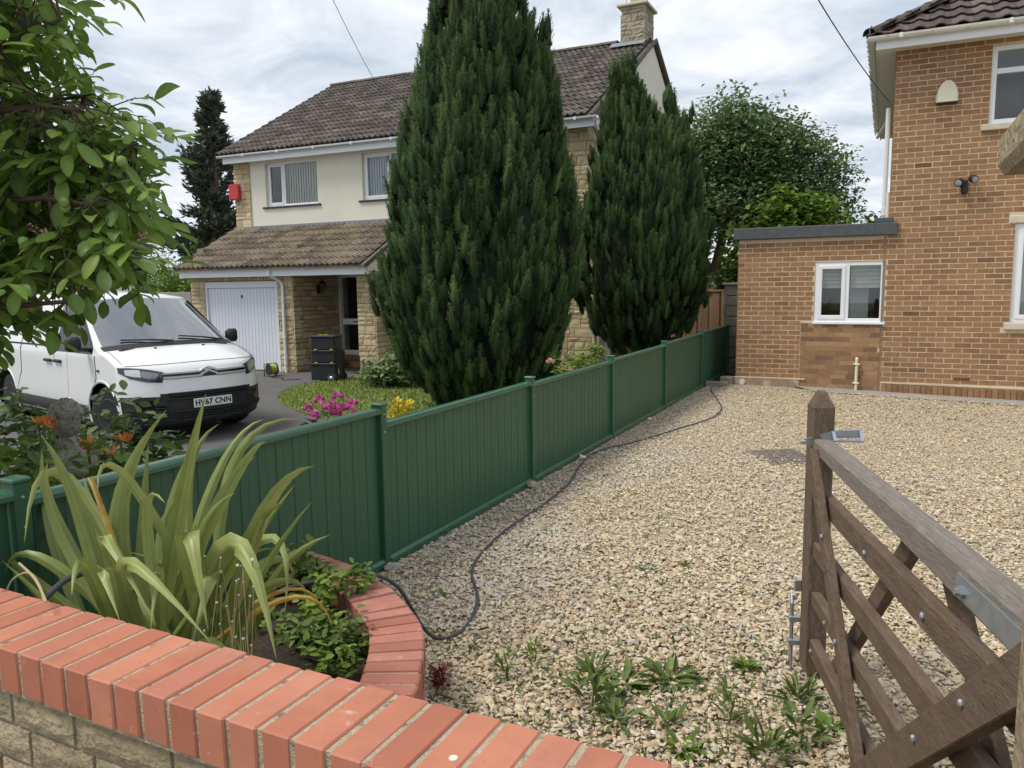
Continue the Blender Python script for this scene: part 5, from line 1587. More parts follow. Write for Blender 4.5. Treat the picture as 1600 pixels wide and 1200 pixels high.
def conifer(name, label, bx, by, z0, prof, leaders, n, seed, plen=(.40, .75), trunk_pts=None):
    r = np.random.default_rng(seed)
    t = thing(name, label, 'tree', (bx, by, z0))
    zs = np.array([q[0] for q in prof]); rr = np.array([q[1] for q in prof]); cxs = np.array([q[2] if len(q) > 2 else 0 for q in prof])
    # solid core, its near-black colour painting the crown's inner shade
    mb = MB(); nn = 20
    def core(zz, ra, cx, cy):
        return [(cx + ra * math.cos(2 * math.pi * k / nn) * (1 + .08 * math.sin(k * 2.3 + zz * 3)), cy + ra * math.sin(2 * math.pi * k / nn) * (1 + .08 * math.cos(k * 1.7 + zz * 4)), zz) for k in range(nn)]
    def lump(prof_, cx, cy):
        vs = []
        for (zz, ra, sx) in prof_: vs += core(zz, ra, cx + sx * CR.x, cy + sx * CR.y)
        m_ = len(prof_)
        fs = [[i * nn + k, i * nn + (k + 1) % nn, (i + 1) * nn + (k + 1) % nn, (i + 1) * nn + k] for i in range(m_ - 1) for k in range(nn)] + [list(range(nn)), [(m_ - 1) * nn + k for k in range(nn)]]
        mb.add(vs, fs)
    rr = rr * 1.03 + .02
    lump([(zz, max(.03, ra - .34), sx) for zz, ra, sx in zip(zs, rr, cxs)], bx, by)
    P, Dd, Ln = [], [], []
    def cover(zs_, rr_, cx_, cx, cy, num):
        wgt = np.interp(np.linspace(zs_[0], zs_[-1], 200), zs_, rr_) + .12
        zz = np.linspace(zs_[0], zs_[-1], 200)[r.choice(200, num, p=wgt / wgt.sum())] + r.normal(size=num) * .03
        th = r.random(num) * 2 * np.pi
        ra = np.interp(zz, zs_, rr_); sh = np.interp(zz, zs_, cx_)
        f = r.uniform(.88, 1.01, num) * (1 + .07 * np.sin(th * 5 + zz * 2.1) + .06 * np.sin(th * 9 - zz * 3.3))
        ln = r.uniform(plen[0], plen[1], num)
        slope = np.gradient(rr_, zs_); sl_ = np.interp(zz, zs_, slope)
        o = np.c_[cx + sh * CR.x + np.cos(th) * (ra * f - .14), cy + sh * CR.y + np.sin(th) * (ra * f - .14), zz - ln * .35]
        outw = np.clip(.26 + sl_ * .25, .08, .75) + r.normal(size=num) * .10
        d = np.c_[np.cos(th) * outw, np.sin(th) * outw, np.ones(num)] + r.normal(size=(num, 3)) * .05
        P.append(o); Dd.append(d); Ln.append(ln)
    cover(zs, rr, cxs, bx, by, n)
    for (sx, dy, za, zb, ra) in leaders:           # secondary spires standing out of the crown
        lx, ly = bx + sx * CR.x - dy * CF.x, by + sx * CR.y - dy * CF.y
        zz = np.array([za, za + (zb - za) * .35, za + (zb - za) * .75, zb]); r2 = np.array([ra, ra, ra * .62, .03])
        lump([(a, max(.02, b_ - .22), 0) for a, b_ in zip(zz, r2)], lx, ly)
        cover(zz, r2, np.zeros(4), lx, ly, int(170 * (zb - za) * (ra + .15)))
    mb.build('shade_core', mat['yew_core'], t, smooth=True)
    P = np.concatenate(P); Dd = np.concatenate(Dd); Ln = np.concatenate(Ln)
    Vs, Fs, Ts, base = [], [], [], 0
    face = (P[:, 0] - bx) * (0 - bx) + (P[:, 1] - by) * (0 - by)
    pick = np.where(face > -.25 * math.hypot(bx, by), r.integers(0, 5, len(P)), r.integers(5, 8, len(P)))
    for i, (V0, F0, T0) in enumerate(PLUMES):
        s_ = pick == i
        if not s_.any(): continue
        M4 = frames(P[s_], Dd[s_], np.c_[Ln[s_] / .55, Ln[s_] / .52, Ln[s_] / .55], seed + i)
        V, F, _ = scatter(V0, F0, M4, np.zeros(s_.sum()))
        off = r.normal(size=s_.sum()) * .16
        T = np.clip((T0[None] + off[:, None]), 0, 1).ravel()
        Vs.append(V); Fs.append(F + base); Ts.append(T); base += len(V)
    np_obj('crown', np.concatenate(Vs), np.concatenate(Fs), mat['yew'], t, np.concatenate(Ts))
    for k, tp in enumerate(trunk_pts or [[(bx, by, z0), (bx, by, prof[-1][0] - .6)]]):
        trunk(t, tp, [.13 if k == 0 else .08, .05 if k == 0 else .05] if len(tp) == 2 else [.12, .10, .05])
    return t

p1 = at_depth(750, 441, 12.3)
conifer('conifer_tree', 'tallest dense dark green upright conifer in front of the rendered house', p1.x, p1.y, -.28,
        [(-.26, .62, 0), (.1, .98, 0), (.5, 1.26, .02), (1.2, 1.48, -.04), (1.9, 1.50, -.02), (3.0, 1.36, .04), (4.0, 1.14, .10), (5.0, .94, .10), (6.0, .68, .03), (6.8, .42, .0), (7.5, .1, 0)],
        [(1.06, .1, 4.0, 5.42, .22), (1.18, .35, 1.6, 4.2, .44), (-.65, .6, 2.5, 5.0, .38), (-.2, 1.0, 2.0, 5.0, .5), (.55, .9, 1.5, 4.2, .5), (.2, .75, 4.4, 7.0, .4)], 3000, 5, (.24, .46))
p2 = at_depth(1003, 439, 14.6)
conifer('conifer_tree', 'shorter rounded dark green conifer nearer the brick house', p2.x, p2.y, -.28,
        [(.35, .42, -.05), (.75, .86, -.04), (1.3, 1.16, .02), (1.9, 1.22, .02), (2.6, 1.16, .0), (3.3, 1.04, -.03), (4.1, .80, -.05), (4.8, .48, -.30), (5.45, .16, -.35)],
        [(-.26, .2, 3.8, 5.55, .26), (-.56, .2, 3.6, 5.45, .24), (.46, .1, 3.2, 4.95, .36), (.75, .2, 2.8, 4.6, .30), (.0, .9, 2.0, 4.2, .4)], 2100, 9, (.22, .40),
        [[(p2.x + .1, p2.y, -.3), (p2.x, p2.y, 4.5)], [(p2.x + .2, p2.y - .1, -.3), (p2.x + .75, p2.y - .1, 1.2)]])

# ------------------------------------------------------------------ open-branched dark conifer far behind
def spruce(name, label, pos, H, W_, seed):
    r = np.random.default_rng(seed); rr_ = random.Random(seed)
    t = thing(name, label, 'tree', pos)
    x0, y0, z0 = pos
    trunk(t, [(x0, y0, z0), (x0 + .1, y0, z0 + H * .55), (x0, y0, z0 + H)], [.20, .12, .02])
    br = MB(); P, D = [], []
    z = z0 + .6
    while z < z0 + H - .1:
        f = (z - z0) / H
        L0 = W_ * (1 - f) ** .95 * (.75 + .25 * math.sin(z * 2.3)) + .18
        for k in range(6):
            a = rr_.random() * 6.28; L = L0 * rr_.uniform(.6, 1.12); rise = rr_.uniform(.15, .55)
            p = [Vector((x0, y0, z))]
            for q in (.5, 1.0):
                p.append(Vector((x0 + math.cos(a) * L * q, y0 + math.sin(a) * L * q, z + L * (rise * q * q))))
            br.tube(p, [.03, .018, .006], 5, False)
            n_ = int(26 + 60 * L)
            u = r.random(n_) ** .75
            c0 = np.array(p[0]); c1 = np.array(p[1]); c2 = np.array(p[2])
            pt_ = ((1 - u) ** 2)[:, None] * c0 + (2 * u * (1 - u))[:, None] * (2 * c1 - (c0 + c2) / 2) + (u ** 2)[:, None] * c2
            P.append(pt_ + r.normal(size=(n_, 3)) * .07)
            D.append(np.c_[np.full(n_, math.cos(a)) * .8, np.full(n_, math.sin(a)) * .8, np.full(n_, .45)] + r.normal(size=(n_, 3)) * .45)
        z += rr_.uniform(.18, .30)
    br.build('branches', mat['bark'], t)
    P = np.concatenate(P); D = np.concatenate(D); k = len(P)
    L = r.uniform(.16, .34, k)
    V, F, T = scatter(KITE_V, KITE_F, frames(P, D, np.c_[L * .36, L, L], seed), r.random(k))
    np_obj('crown', V, F, mat['leaf_dark_needle'], t, T)
ps = at_depth(345, 453, 31)
spruce('spruce_tree', 'dark open-branched spruce rising behind the garage roof', (ps.x, ps.y, -.45), 9.6, 2.9, 3)

# ------------------------------------------------------------------ broadleaf trees and shrubs
def broadleaf(name, label, pos, blobs, nleaf, size, m, seed, limbs=(), cat='tree', trunk_r=.2, group=None, leaf='kite', crown_name='crown', shell=.55, droop=0.0):
    """blobs: (dx,dy,z,rx,rz) ellipsoids relative to pos filled with leaves in clumps"""
    r = np.random.default_rng(seed)
    t = thing(name, label, cat, pos, 0, group)
    pos = Vector(pos)
    vol = np.array([b_[3] ** 2 * b_[4] for b_ in blobs]) ** .75
    P = []
    for b_, v in zip(blobs, vol / vol.sum()):
        n_ = int(nleaf * v)
        nc = max(4, n_ // 28)
        c_ = r.normal(size=(nc, 3)); c_ /= np.linalg.norm(c_, axis=1, keepdims=True)
        c_ *= (shell + (1 - shell) * r.random(nc))[:, None] * (1 + .10 * r.normal(size=nc))[:, None]
        ci = r.integers(0, nc, n_)
        q = c_[ci] * np.array([b_[3], b_[3], b_[4]]) + r.normal(size=(n_, 3)).clip(-1.3, 1.3) * (.15 * b_[3] + size * .35)
        P.append(q + np.array([pos.x + b_[0], pos.y + b_[1], pos.z + b_[2]]))
    P = np.concatenate(P); k = len(P)
    D = r.normal(size=(k, 3)); D[:, 2] = D[:, 2] * .5 - droop
    L = r.uniform(.7, 1.25, k) * size
    up = np.tile(np.array([[0, 0, 1.0]]), (k, 1))
    V0, F0 = (KITE_V, KITE_F) if leaf == 'kite' else (LEAF_V, LEAF_F)
    V, F, T = scatter(V0, F0, frames(P, D, np.c_[L * .62, L, L], seed, up), np.clip(r.normal(.5, .22, k), 0, 1))
    np_obj(crown_name, V, F, mat[m], t, T)
    if trunk_r:
        for k_, L_ in enumerate(limbs):
            pts = [pos + Vector(q) for q in L_]
            n_ = len(pts)
            r0 = trunk_r if k_ == 0 else trunk_r * .55
            trunk(t, pts, [r0 * (1 - .7 * i / max(1, n_ - 1)) for i in range(n_)], 'trunk' if k_ == 0 else 'limb')
    return t

pt1 = at_depth(1150, 440, 27)
broadleaf('broadleaf_tree', 'large round-topped broadleaf tree behind the second conifer', (pt1.x, pt1.y, -.45),
          [(.2, 0, 5.8, 2.2, 1.9), (-1.4, .3, 5.2, 1.7, 1.7), (1.9, 0, 5.4, 1.6, 1.5), (-.2, -.6, 6.8, 1.4, 1.25), (2.7, .3, 4.4, 1.0, .9), (-2.4, .2, 6.4, 1.2, 1.4), (.6, -.4, 4.5, 1.6, 1.0), (-2.0, 0, 3.6, 1.1, 1.1), (1.1, -.2, 6.4, 1.1, 1.05)],
          52000, .17, 'leaf_mid', 21, [[(-.9, 0, 0), (-.8, 0, 2.2), (-.3, 0, 4.5), (.2, 0, 6.8)], [(-.85, 0, 2.0), (.1, 0, 3.4), (1.4, 0, 5.2)], [(-.85, 0, 2.4), (-1.5, .1, 3.8), (-2.0, .2, 5.6)], [(-.5, 0, 3.6), (.9, -.2, 5.0), (2.2, 0, 5.4)]], trunk_r=.24)
pt2 = at_depth(1235, 440, 20)
broadleaf('broadleaf_tree', 'bright green leafy young tree rising behind the flat roof', (pt2.x, pt2.y, -.45),
          [(0, 0, 3.55, .95, .75), (-.9, 0, 2.9, .8, .7), (1.0, .1, 3.0, .85, .6), (1.9, .2, 3.0, .65, .55), (2.5, .2, 2.9, .5, .5), (-1.2, -.2, 2.0, .6, .7), (.3, 0, 2.5, 1.2, .7), (-.1, -.1, 4.05, .4, .4)],
          7500, .21, 'leaf_bright', 22, [[(0, 0, 0), (.1, 0, 1.6), (.2, 0, 3.6)], [(.05, 0, 1.2), (-.9, 0, 2.8)], [(.1, 0, 1.5), (1.6, 0, 3.0)]], trunk_r=.10, leaf='leaf')
pt3 = at_depth(305, 452, 23)
broadleaf('garden_shrub', 'yellow green shrub beside the garage under the spruce', (pt3.x, pt3.y, -.45),
          [(-.2, 0, 2.0, 1.1, .8), (.6, .2, 2.5, .9, .7), (-1.0, .1, 1.4, .9, .9), (.2, 0, 1.0, 1.3, 1.0), (-1.6, 0, 2.3, .7, .7)], 7000, .14, 'leaf_bright', 23, [[(0, 0, 0), (0, 0, 1.8)]], 'shrub', .06)
for i, (px, zd, h_, w_, lab) in enumerate([(30, 40, 6.5, 3.5, 'dense green tree far behind the van seen through the walnut leaves'), (1128, 34, 3.2, 1.6, 'small green tree in the gap between conifer and extension'),
                                          (1330, 38, 5.2, 2.4, 'distant green tree behind the young tree by the downpipe'), (210, 46, 5.5, 3.0, 'distant rounded tree left of the spruce')]):
    q = at_depth(px, 445, zd)
    broadleaf('distant_tree', lab, (q.x, q.y, -.45), [(0, 0, h_ * .62, w_ * .8, h_ * .36), (w_ * .4, 0, h_ * .42, w_ * .6, h_ * .3), (-w_ * .4, 0, h_ * .45, w_ * .6, h_ * .3)], 6000, .22, 'leaf_mid', 40 + i, [[(0, 0, 0), (0, 0, h_ * .7)]], trunk_r=.15)

# shrubs and flowers of the neighbouring garden
q = at_depth(905, 560, 10.2)
rb = broadleaf('rose_bush', 'light green rose bush with pale pink blooms between the two conifers', (q.x, q.y, -.28), [(0, 0, .55, .34, .50), (.14, 0, .95, .22, .26), (-.14, 0, .85, .20, .25), (.32, 0, .72, .16, .28)], 1500, .07, 'leaf_lime', 51, [[(0, 0, 0), (.02, 0, .7)]], 'bush', .02)
def blooms(parent, pts, rad, m, name='bloom', seed=1, n=26):
    r = np.random.default_rng(seed)
    for i, p in enumerate(pts):
        d = r.normal(size=(n, 3)); d[:, 2] = np.abs(d[:, 2]) * .8; d /= np.linalg.norm(d, axis=1, keepdims=True)
        P = np.array(p) + d * rad * .55
        V, F, T = scatter(LEAF_V, LEAF_F, frames(P, d + r.normal(size=(n, 3)) * .5, np.full((n, 3), rad * .75), seed + i), r.random(n))
        np_obj(name, V, F, mat[m], parent, T)
blooms(rb, [(q.x - .28, q.y - .3, .62), (q.x + .05, q.y - .35, .42), (q.x - .02, q.y - .36, .22), (q.x + .12, q.y - .36, .32), (q.x - .16, q.y - .38, .08)], .05, 'palepink', seed=3)
# pink hydrangea
q = at_depth(517, 648, 7.2)
hy = broadleaf('hydrangea', 'pink mophead hydrangea showing above the green fence', (q.x, q.y, -.28), [(0, 0, .42, .30, .30), (-.18, 0, .38, .2, .24), (.18, 0, .42, .2, .26)], 700, .10, 'leaf_ivy', 61, [[(0, 0, 0), (0, 0, .4)]], 'flower', .02, leaf='leaf')
hp = []
for (px, py) in ((500, 627), (528, 622), (519, 636), (510, 640), (545, 641), (550, 632), (535, 640), (491, 650), (481, 640), (556, 652), (524, 648)):
    v = at_depth(px, py, 7.0 + rnd.uniform(-.15, .1)); hp.append((v.x, v.y, v.z))
blooms(hy, hp, .050, 'pink', 'flower_head', 5, 40)
# yellow loosestrife
q = at_depth(628, 640, 8.0)
ye = thing('yellow_flowers', 'yellow flower spikes behind the fence on the lawn edge', 'flower', (q.x, q.y, -.28))
for px, py in ((622, 628), (622, 636), (617, 642), (640, 632), (638, 640), (612, 650), (630, 646)):
    v = at_depth(px, py, 8.0)
    blooms(ye, [(v.x, v.y, v.z)], .05, 'yellow', 'flower_spike', px, 18)
    MB().tube([(q.x + rnd.uniform(-.1, .1), q.y, -.28), (v.x, v.y, v.z)], .006, 5).build('stem', mat['weed'], ye)
q = at_depth(603, 585, 15.0)
broadleaf('border_plant', 'low leafy green border plant at the foot of the stone porch', (q.x, q.y, -.28), [(0, 0, .25, .42, .28), (.3, 0, .35, .35, .3), (-.2, 0, .2, .3, .22)], 1500, .12, 'leaf_mid', 71, [], 'plant', 0, leaf='leaf')
q = at_depth(1035, 525, 12.4)
pk = broadleaf('border_plant', 'small plant with magenta blooms at the foot of the second conifer', (q.x, q.y, -.28), [(0, 0, .5, .22, .4), (-.25, 0, .5, .2, .35)], 500, .08, 'leaf_lime', 72, [], 'plant', 0)
v = at_depth(1052, 520, 12.2)
blooms(pk, [(v.x, v.y, v.z - .06)], .035, 'pink', 'bloom', 8, 20)

# front border behind the fence: leafy shrubs, lilies and a stone bust
for i, (px, py, zd, ra, m, lab) in enumerate([(30, 700, 4.6, .40, 'leaf_ivy', 'dark leafy shrub beside the stone bust at the picture edge'), (150, 655, 5.0, .30, 'leaf_ivy', 'leafy shrub growing in front of the van front wheel'),
                                             (190, 730, 4.2, .34, 'leaf_lime', 'pale green leafy plant behind the green fence under the lilies'), (20, 745, 3.7, .26, 'leaf_lime', 'pale green leafy plant behind the first fence post'), (75, 640, 5.4, .26, 'leaf_ivy', 'leafy shrub below the van side door')]):
    v = at_depth(px, py, zd)
    broadleaf('garden_shrub', lab, (v.x, v.y, -.24), [(0, 0, v.z + .24 - .05, ra, .20), (.15, .1, v.z + .24 - .35, ra * 1.1, .35), (-.15, 0, v.z + .1 - .2, ra * .9, .25)], 620, .085, m, 80 + i, [[(0, 0, 0), (.02, 0, max(.3, v.z + .2))]], 'shrub', .018, leaf='leaf')
ba = at_depth(103, 655, 4.6)
bu = thing('stone_bust', 'weathered mossy stone bust among the border plants in front of the van', 'statue', (ba.x, ba.y, -.24))
mat['moss_stone'] = M('lichened statue stone', (.32, .30, .25), .95, noise=(30, .3), spots=[((.09, .085, .06), 42, .52, .62, .75), ((.50, .48, .38), 30, .60, .7, .6)], bump=(55, 1.0, .02))
hd = MB()
sc_ = .088
def head(u, v):
    th, ph = 2 * math.pi * u, math.pi * (v - .5)
    x, y, z = math.cos(ph) * math.cos(th), math.cos(ph) * math.sin(th), math.sin(ph)
    cam_dir = Vector((.5, -.85, 0)); f = max(0, x * cam_dir.x + y * cam_dir.y)
    k = 1.0 + (.16 if z > .15 else 0) * min(1, (z - .15) * 6 if z > .15 else 0)
    if z > .1: k *= 1 + .05 * math.sin(th * 9) * math.cos(ph * 11)
    else: k *= (.86 + .14 * f)
    if -.25 < z < .05 and f > .97: k *= 1.14
    if -.02 < z < .12 and .75 < f < .93: k *= .93
    return (ba.x + x * sc_ * k, ba.y + y * sc_ * k, ba.z - .01 + z * sc_ * 1.3 * k)
hd.grid(head, 36, 24).build('head', mat['moss_stone'], bu, smooth=True)
MB().lathe([(.045, -.10), (.05, -.16), (.10, -.19), (.15, -.23), (.15, -.34), (.09, -.40), (.07, -.44), (.10, -.46), (.10, -.50), (.0001, -.50)], 18, (ba.x, ba.y, ba.z)).build('shoulders', mat['moss_stone'], bu, smooth=True)
MB().box(ba.x - .13, ba.x + .13, ba.y - .13, ba.y + .13, -.26, ba.z - .49, .02).build('pedestal', mat['moss_stone'], bu)
ly = thing('day_lilies', 'orange day lilies blooming beside the stone bust', 'flower', (ba.x + .1, ba.y - .1, -.24))
for px, py, zd in ((60, 662, 4.4), (68, 668, 4.4), (75, 663, 4.35), (84, 670, 4.3), (138, 695, 4.3), (137, 703, 4.3), (188, 688, 4.2), (200, 690, 4.2), (176, 712, 4.1)):
    v = at_depth(px, py, zd)
    r = np.random.default_rng(px)
    d = r.normal(size=(6, 3)) * .8; d[:, 2] = .6 + r.random(6) * .6
    V, F, T = scatter(LEAF_V, LEAF_F, frames(np.tile(np.array(v), (6, 1)), d, np.c_[np.full(6, .022), np.full(6, .062), np.full(6, .06)], px), r.random(6))
    np_obj('flower', V, F, mat['orange'], ly, T)
    MB().tube([(v.x + rnd.uniform(-.1, .1), v.y + .05, -.24), (v.x + .01, v.y, v.z - .2), tuple(v)], .006, 5).build('stem', mat['weed'], ly)

# ------------------------------------------------------------------ walnut tree overhanging from the left
wt = thing('walnut_tree', 'walnut tree with large glossy leaves overhanging from the left', 'tree', (-5.3, 2.0, -.24))
def bez(a, c_, b_, n=7):
    a, c_, b_ = Vector(a), Vector(c_), Vector(b_)
    return [a * (1 - u) ** 2 + c_ * 2 * u * (1 - u) + b_ * u * u for u in [k / n for k in range(n + 1)]]
trunk(wt, [(-5.3, 2.0, -.3), (-5.25, 2.0, .6), (-5.2, 2.05, 1.6), (-5.0, 2.1, 2.6), (-4.9, 2.2, 3.8)], [.16, .14, .12, .09, .04])
limb_ends = [((-5.2, 2.05, 1.5), at_depth(40, 210, 3.6), at_depth(215, 225, 3.3)), ((-5.22, 2.0, 1.2), at_depth(20, 330, 3.7), at_depth(190, 245, 3.5)), ((-5.2, 2.05, 1.3), at_depth(0, 420, 3.5), at_depth(225, 420, 3.3)),
             ((-5.1, 2.1, 2.2), at_depth(-50, 90, 3.4), at_depth(95, 30, 3.1)), ((-5.2, 2.0, 1.3), at_depth(-60, 480, 3.2), at_depth(120, 470, 3.0)), ((-5.0, 2.1, 2.4), at_depth(-50, 180, 3.8), at_depth(130, 150, 3.7))]
limb_ends += [((-5.0, 2.1, 2.3), at_depth(-120, 20, 3.6), at_depth(60, -60, 3.4)), ((-5.2, 2.05, 1.5), at_depth(-60, 260, 3.2), at_depth(140, 320, 3.0)), ((-5.2, 2.05, 1.4), at_depth(20, 380, 3.9), at_depth(205, 350, 3.8)), ((-5.2, 2.0, 1.2), at_depth(-100, 520, 3.7), at_depth(60, 500, 3.6)), ((-5.1, 2.1, 1.9), at_depth(-40, 130, 3.2), at_depth(110, 170, 3.0))]
limb_pts = []
for a, m_, e in limb_ends:
    pts = bez(a, m_, e)
    limb_pts += pts
    trunk(wt, pts, [.020 * (1 - .80 * k / 7) + .003 for k in range(8)], 'limb')
POLY = [(-260, -200), (60, -200), (85, -40), (100, 25), (70, 60), (25, 85), (20, 105), (70, 125), (110, 130), (180, 160), (212, 215), (222, 270), (225, 330), (205, 385), (220, 415), (200, 425), (160, 415), (115, 410), (70, 435), (40, 465), (10, 485), (-60, 530), (-260, 560)]
rows_ = [(0, .015), (.10, .20), (.25, .37), (.45, .47), (.65, .46), (.82, .34), (.94, .17), (1.0, .01)]
WV = np.array([(sx * w2, y2, .13 * w2 * abs(sx) - .02 * (sx == 0)) for y2, w2 in rows_ for sx in (-1, 0, 1)])
WF = np.array([t_ for i in range(len(rows_) - 1) for j in (0, 1) for t_ in ((i * 3 + j, i * 3 + j + 1, i * 3 + j + 4), (i * 3 + j, i * 3 + j + 4, i * 3 + j + 3))])
leaf_meshes = []
for k in range(12):
    me_v = WV.copy(); me_v[:, 2] += .06 * np.sin(me_v[:, 1] * 4 + k) * (k % 3) - .16 * (me_v[:, 1] ** 2) * (k % 4) / 2
    mb = MB(); mb.add(me_v.tolist(), WF.tolist(), min(1, max(0, rnd.gauss(.5, .25))))
    mb.t = [min(1, t_ + (.22 if i % 3 == 1 else 0)) for i, t_ in enumerate(mb.t)]
    leaf_meshes.append(mb.mesh('leaf', mat['leaf_walnut'], True, False))
twigs = MB(); pl = []
r = random.Random(77)
count = 0
centers = []
tries = 0
while count < 950 and tries < 80000:
    tries += 1
    px, py = r.uniform(-230, 245), r.uniform(-190, 545)
    if not inside((px, py), POLY): continue
    zd = r.uniform(3.0, 4.4)
    c_ = at_depth(px, py, zd)
    near = min(limb_pts, key=lambda q: (q - c_).length)
    out_d = (c_ - near)
    if out_d.length > .50: continue
    count += 1
    ax = (out_d.normalized() * .6 + Vector((r.uniform(-.5, .9), r.uniform(-.7, .4), r.uniform(-.75, .25)))).normalized()
    L = r.uniform(.16, .30)
    twigs.tube([near, (near + c_) / 2 + Vector((0, 0, .02)), c_, c_ + ax * L * .55 - Vector((0, 0, .01)), c_ + ax * L - Vector((0, 0, .04))], [.005, .004, .003, .0024, .0016], 4, False)
    side = ax.cross(Vector((0, 0, 1)))
    if side.length < .1: side = Vector((1, 0, 0))
    side.normalize()
    npair = r.choice((2, 3, 3))
    spots_ = [(1.0, 0)] + [(f, s_) for f in [1 - .30 * (k + .7) for k in range(npair)] for s_ in (-1, 1)]
    for f, s_ in spots_:
        base = c_ + ax * (L * max(0.05, f)) - Vector((0, 0, .04 * f * f))
        d = (ax * (1.0 if s_ == 0 else .55) + side * s_ * .85 + Vector((0, 0, r.uniform(-.65, .10)))).normalized()
        nrm = (Vector((0, 0, 1)) + Vector((r.uniform(-.5, .5), r.uniform(-.6, .2), r.uniform(-.3, .3)))).normalized()
        x = d.cross(nrm).normalized(); z_ = x.cross(d)
        ln = r.uniform(.078, .122) * (1.12 if s_ == 0 else 1.0); wd = ln * r.uniform(.46, .58)
        pl.append((r.randrange(12), Matrix(((x.x * wd, d.x * ln, z_.x * ln, base.x), (x.y * wd, d.y * ln, z_.y * ln, base.y), (x.z * wd, d.z * ln, z_.z * ln, base.z), (0, 0, 0, 1)))))
twigs.build('twigs', mat['bark'], wt)['kind'] = 'stuff'
pieces(wt, 'leaf', leaf_meshes, pl, mat['leaf_walnut'], 300, 'leaf_mass')
for px, py, zd in ((100, 316, 3.0), (190, 252, 3.0), (60, 178, 3.1), (37, 378, 3.0), (102, 324, 3.02)):
    v = at_depth(px, py, zd)
    MB().lathe([(.0001, -.022), (.014, -.017), (.02, 0), (.015, .016), (.0001, .022)], 12, tuple(v)).build('walnut', M('green walnut husk', (.20, .29, .08), .6, noise=(30, .15)), wt, smooth=True)

# ------------------------------------------------------------------ flax plant in the planter
fb = at_depth(285, 1085, 2.40)
fl = thing('flax_plant', 'big New Zealand flax with arching olive blades in the brick planter', 'plant', (fb.x, fb.y, .29))
def blade(base, mid, tip, wd, tint, fold=.22, m='flax', twist=0.0, n=11):
    base, mid, tip = Vector(base), Vector(mid), Vector(tip)
    c_ = mid * 2 - (base + tip) / 2
    mb = MB(); vs = []
    for k in range(n + 1):
        u = k / n
        p = base * (1 - u) ** 2 + c_ * 2 * u * (1 - u) + tip * u * u
        d = ((c_ - base) * (1 - u) + (tip - c_) * u).normalized()
        view = (p - CAM).normalized()
        sd_ = d.cross(view)
        if sd_.length < .15: sd_ = d.cross(Vector((0, 0, 1)))
        sd_.normalize()
        nr = sd_.cross(d)
        sd_ = (sd_ * math.cos(twist) + nr * math.sin(twist)).normalized(); nr = sd_.cross(d)
        w_ = wd * .84 * (.40 + .58 * min(1, u * 2.6)) * max(.015, min(1, (1 - u) * 2.1) ** .85)
        for q_ in (-.5, -.46, -.33, -.18, 0, .18, .33, .46, .5):
            vs.append(p + sd_ * (w_ * q_) + nr * (w_ * fold * (abs(q_) * 2) ** 1.4 + (.02 * w_ if q_ in (-.33, .33) else 0)))
    nc = 9
    fs = [[k * nc + j, k * nc + j + 1, (k + 1) * nc + j + 1, (k + 1) * nc + j] for k in range(n) for j in range(nc - 1)]
    mb.v = [tuple(v) for v in vs]; mb.f = fs
    mb.t = [min(1, max(0, tint + (.25 if j in (0, 8) else .14 if j == 4 else -.06 if j % 2 else .05) + .14 * (k / n) + rnd.uniform(-.03, .03))) for k in range(n + 1) for j in range(nc)]
    return mb.build('leaf', mat[m], fl, smooth=True, recalc=False)
def fbase(s=.14):
    return (fb.x + rnd.uniform(-s, s) * 1.3, fb.y + rnd.uniform(-s, s), .28)
BL = [  # mid px, tip px, depth mid, depth tip, width, tint
    (275, 835, 322, 615, 2.3, 2.15, .060, .42), (190, 850, 260, 640, 2.5, 2.55, .070, .40), (182, 865, 247, 655, 2.55, 2.65, .060, .30), (140, 850, 65, 680, 2.4, 2.35, .060, .38),
    (92, 860, 66, 700, 2.6, 2.65, .055, .40), (112, 860, 75, 722, 2.4, 2.35, .055, .50), (395, 850, 490, 728, 2.15, 2.05, .065, .45), (365, 880, 444, 785, 2.2, 2.1, .050, .40),
    (355, 755, 470, 655, 2.6, 2.7, .045, .40), (325, 770, 412, 655, 2.65, 2.75, .042, .35), (290, 800, 342, 662, 2.65, 2.75, .050, .30), (340, 800, 415, 690, 2.4, 2.45, .055, .40),
    (305, 880, 367, 770, 2.3, 2.25, .050, .38), (255, 870, 300, 700, 2.6, 2.7, .060, .28), (225, 880, 232, 690, 2.6, 2.7, .060, .25), (315, 850, 400, 712, 2.45, 2.5, .060, .34),
    (295, 840, 325, 985, 2.1, 1.95, .075, .55), (350, 855, 432, 1030, 2.1, 1.9, .075, .50), (395, 850, 445, 965, 2.3, 2.15, .040, .50), (168, 905, 188, 972, 2.1, 1.92, .055, .58),
    (165, 850, 245, 978, 2.2, 2.0, .050, .52), (190, 890, 330, 1005, 2.05, 1.85, .055, .52), (95, 890, 8, 895, 2.45, 2.5, .045, .42), (70, 920, 15, 868, 2.5, 2.6, .040, .30),
    (115, 760, 38, 848, 2.45, 2.3, .050, .60), (215, 770, 152, 772, 2.35, 2.2, .035, .58), (232, 838, 258, 786, 2.3, 2.2, .040, .55), (145, 900, 112, 930, 2.2, 2.0, .045, .45),
    (250, 905, 235, 985, 2.15, 1.95, .045, .45), (330, 905, 300, 1005, 2.1, 1.95, .060, .52), (390, 905, 460, 900, 2.3, 2.4, .050, .45), (400, 930, 480, 930, 2.3, 2.4, .045, .40),
    (210, 900, 160, 800, 2.5, 2.6, .055, .25), (260, 905, 282, 770, 2.5, 2.6, .060, .30), (300, 905, 350, 790, 2.45, 2.5, .060, .25), (120, 900, 60, 800, 2.6, 2.7, .050, .25), (175, 880, 130, 745, 2.6, 2.7, .055, .33)]
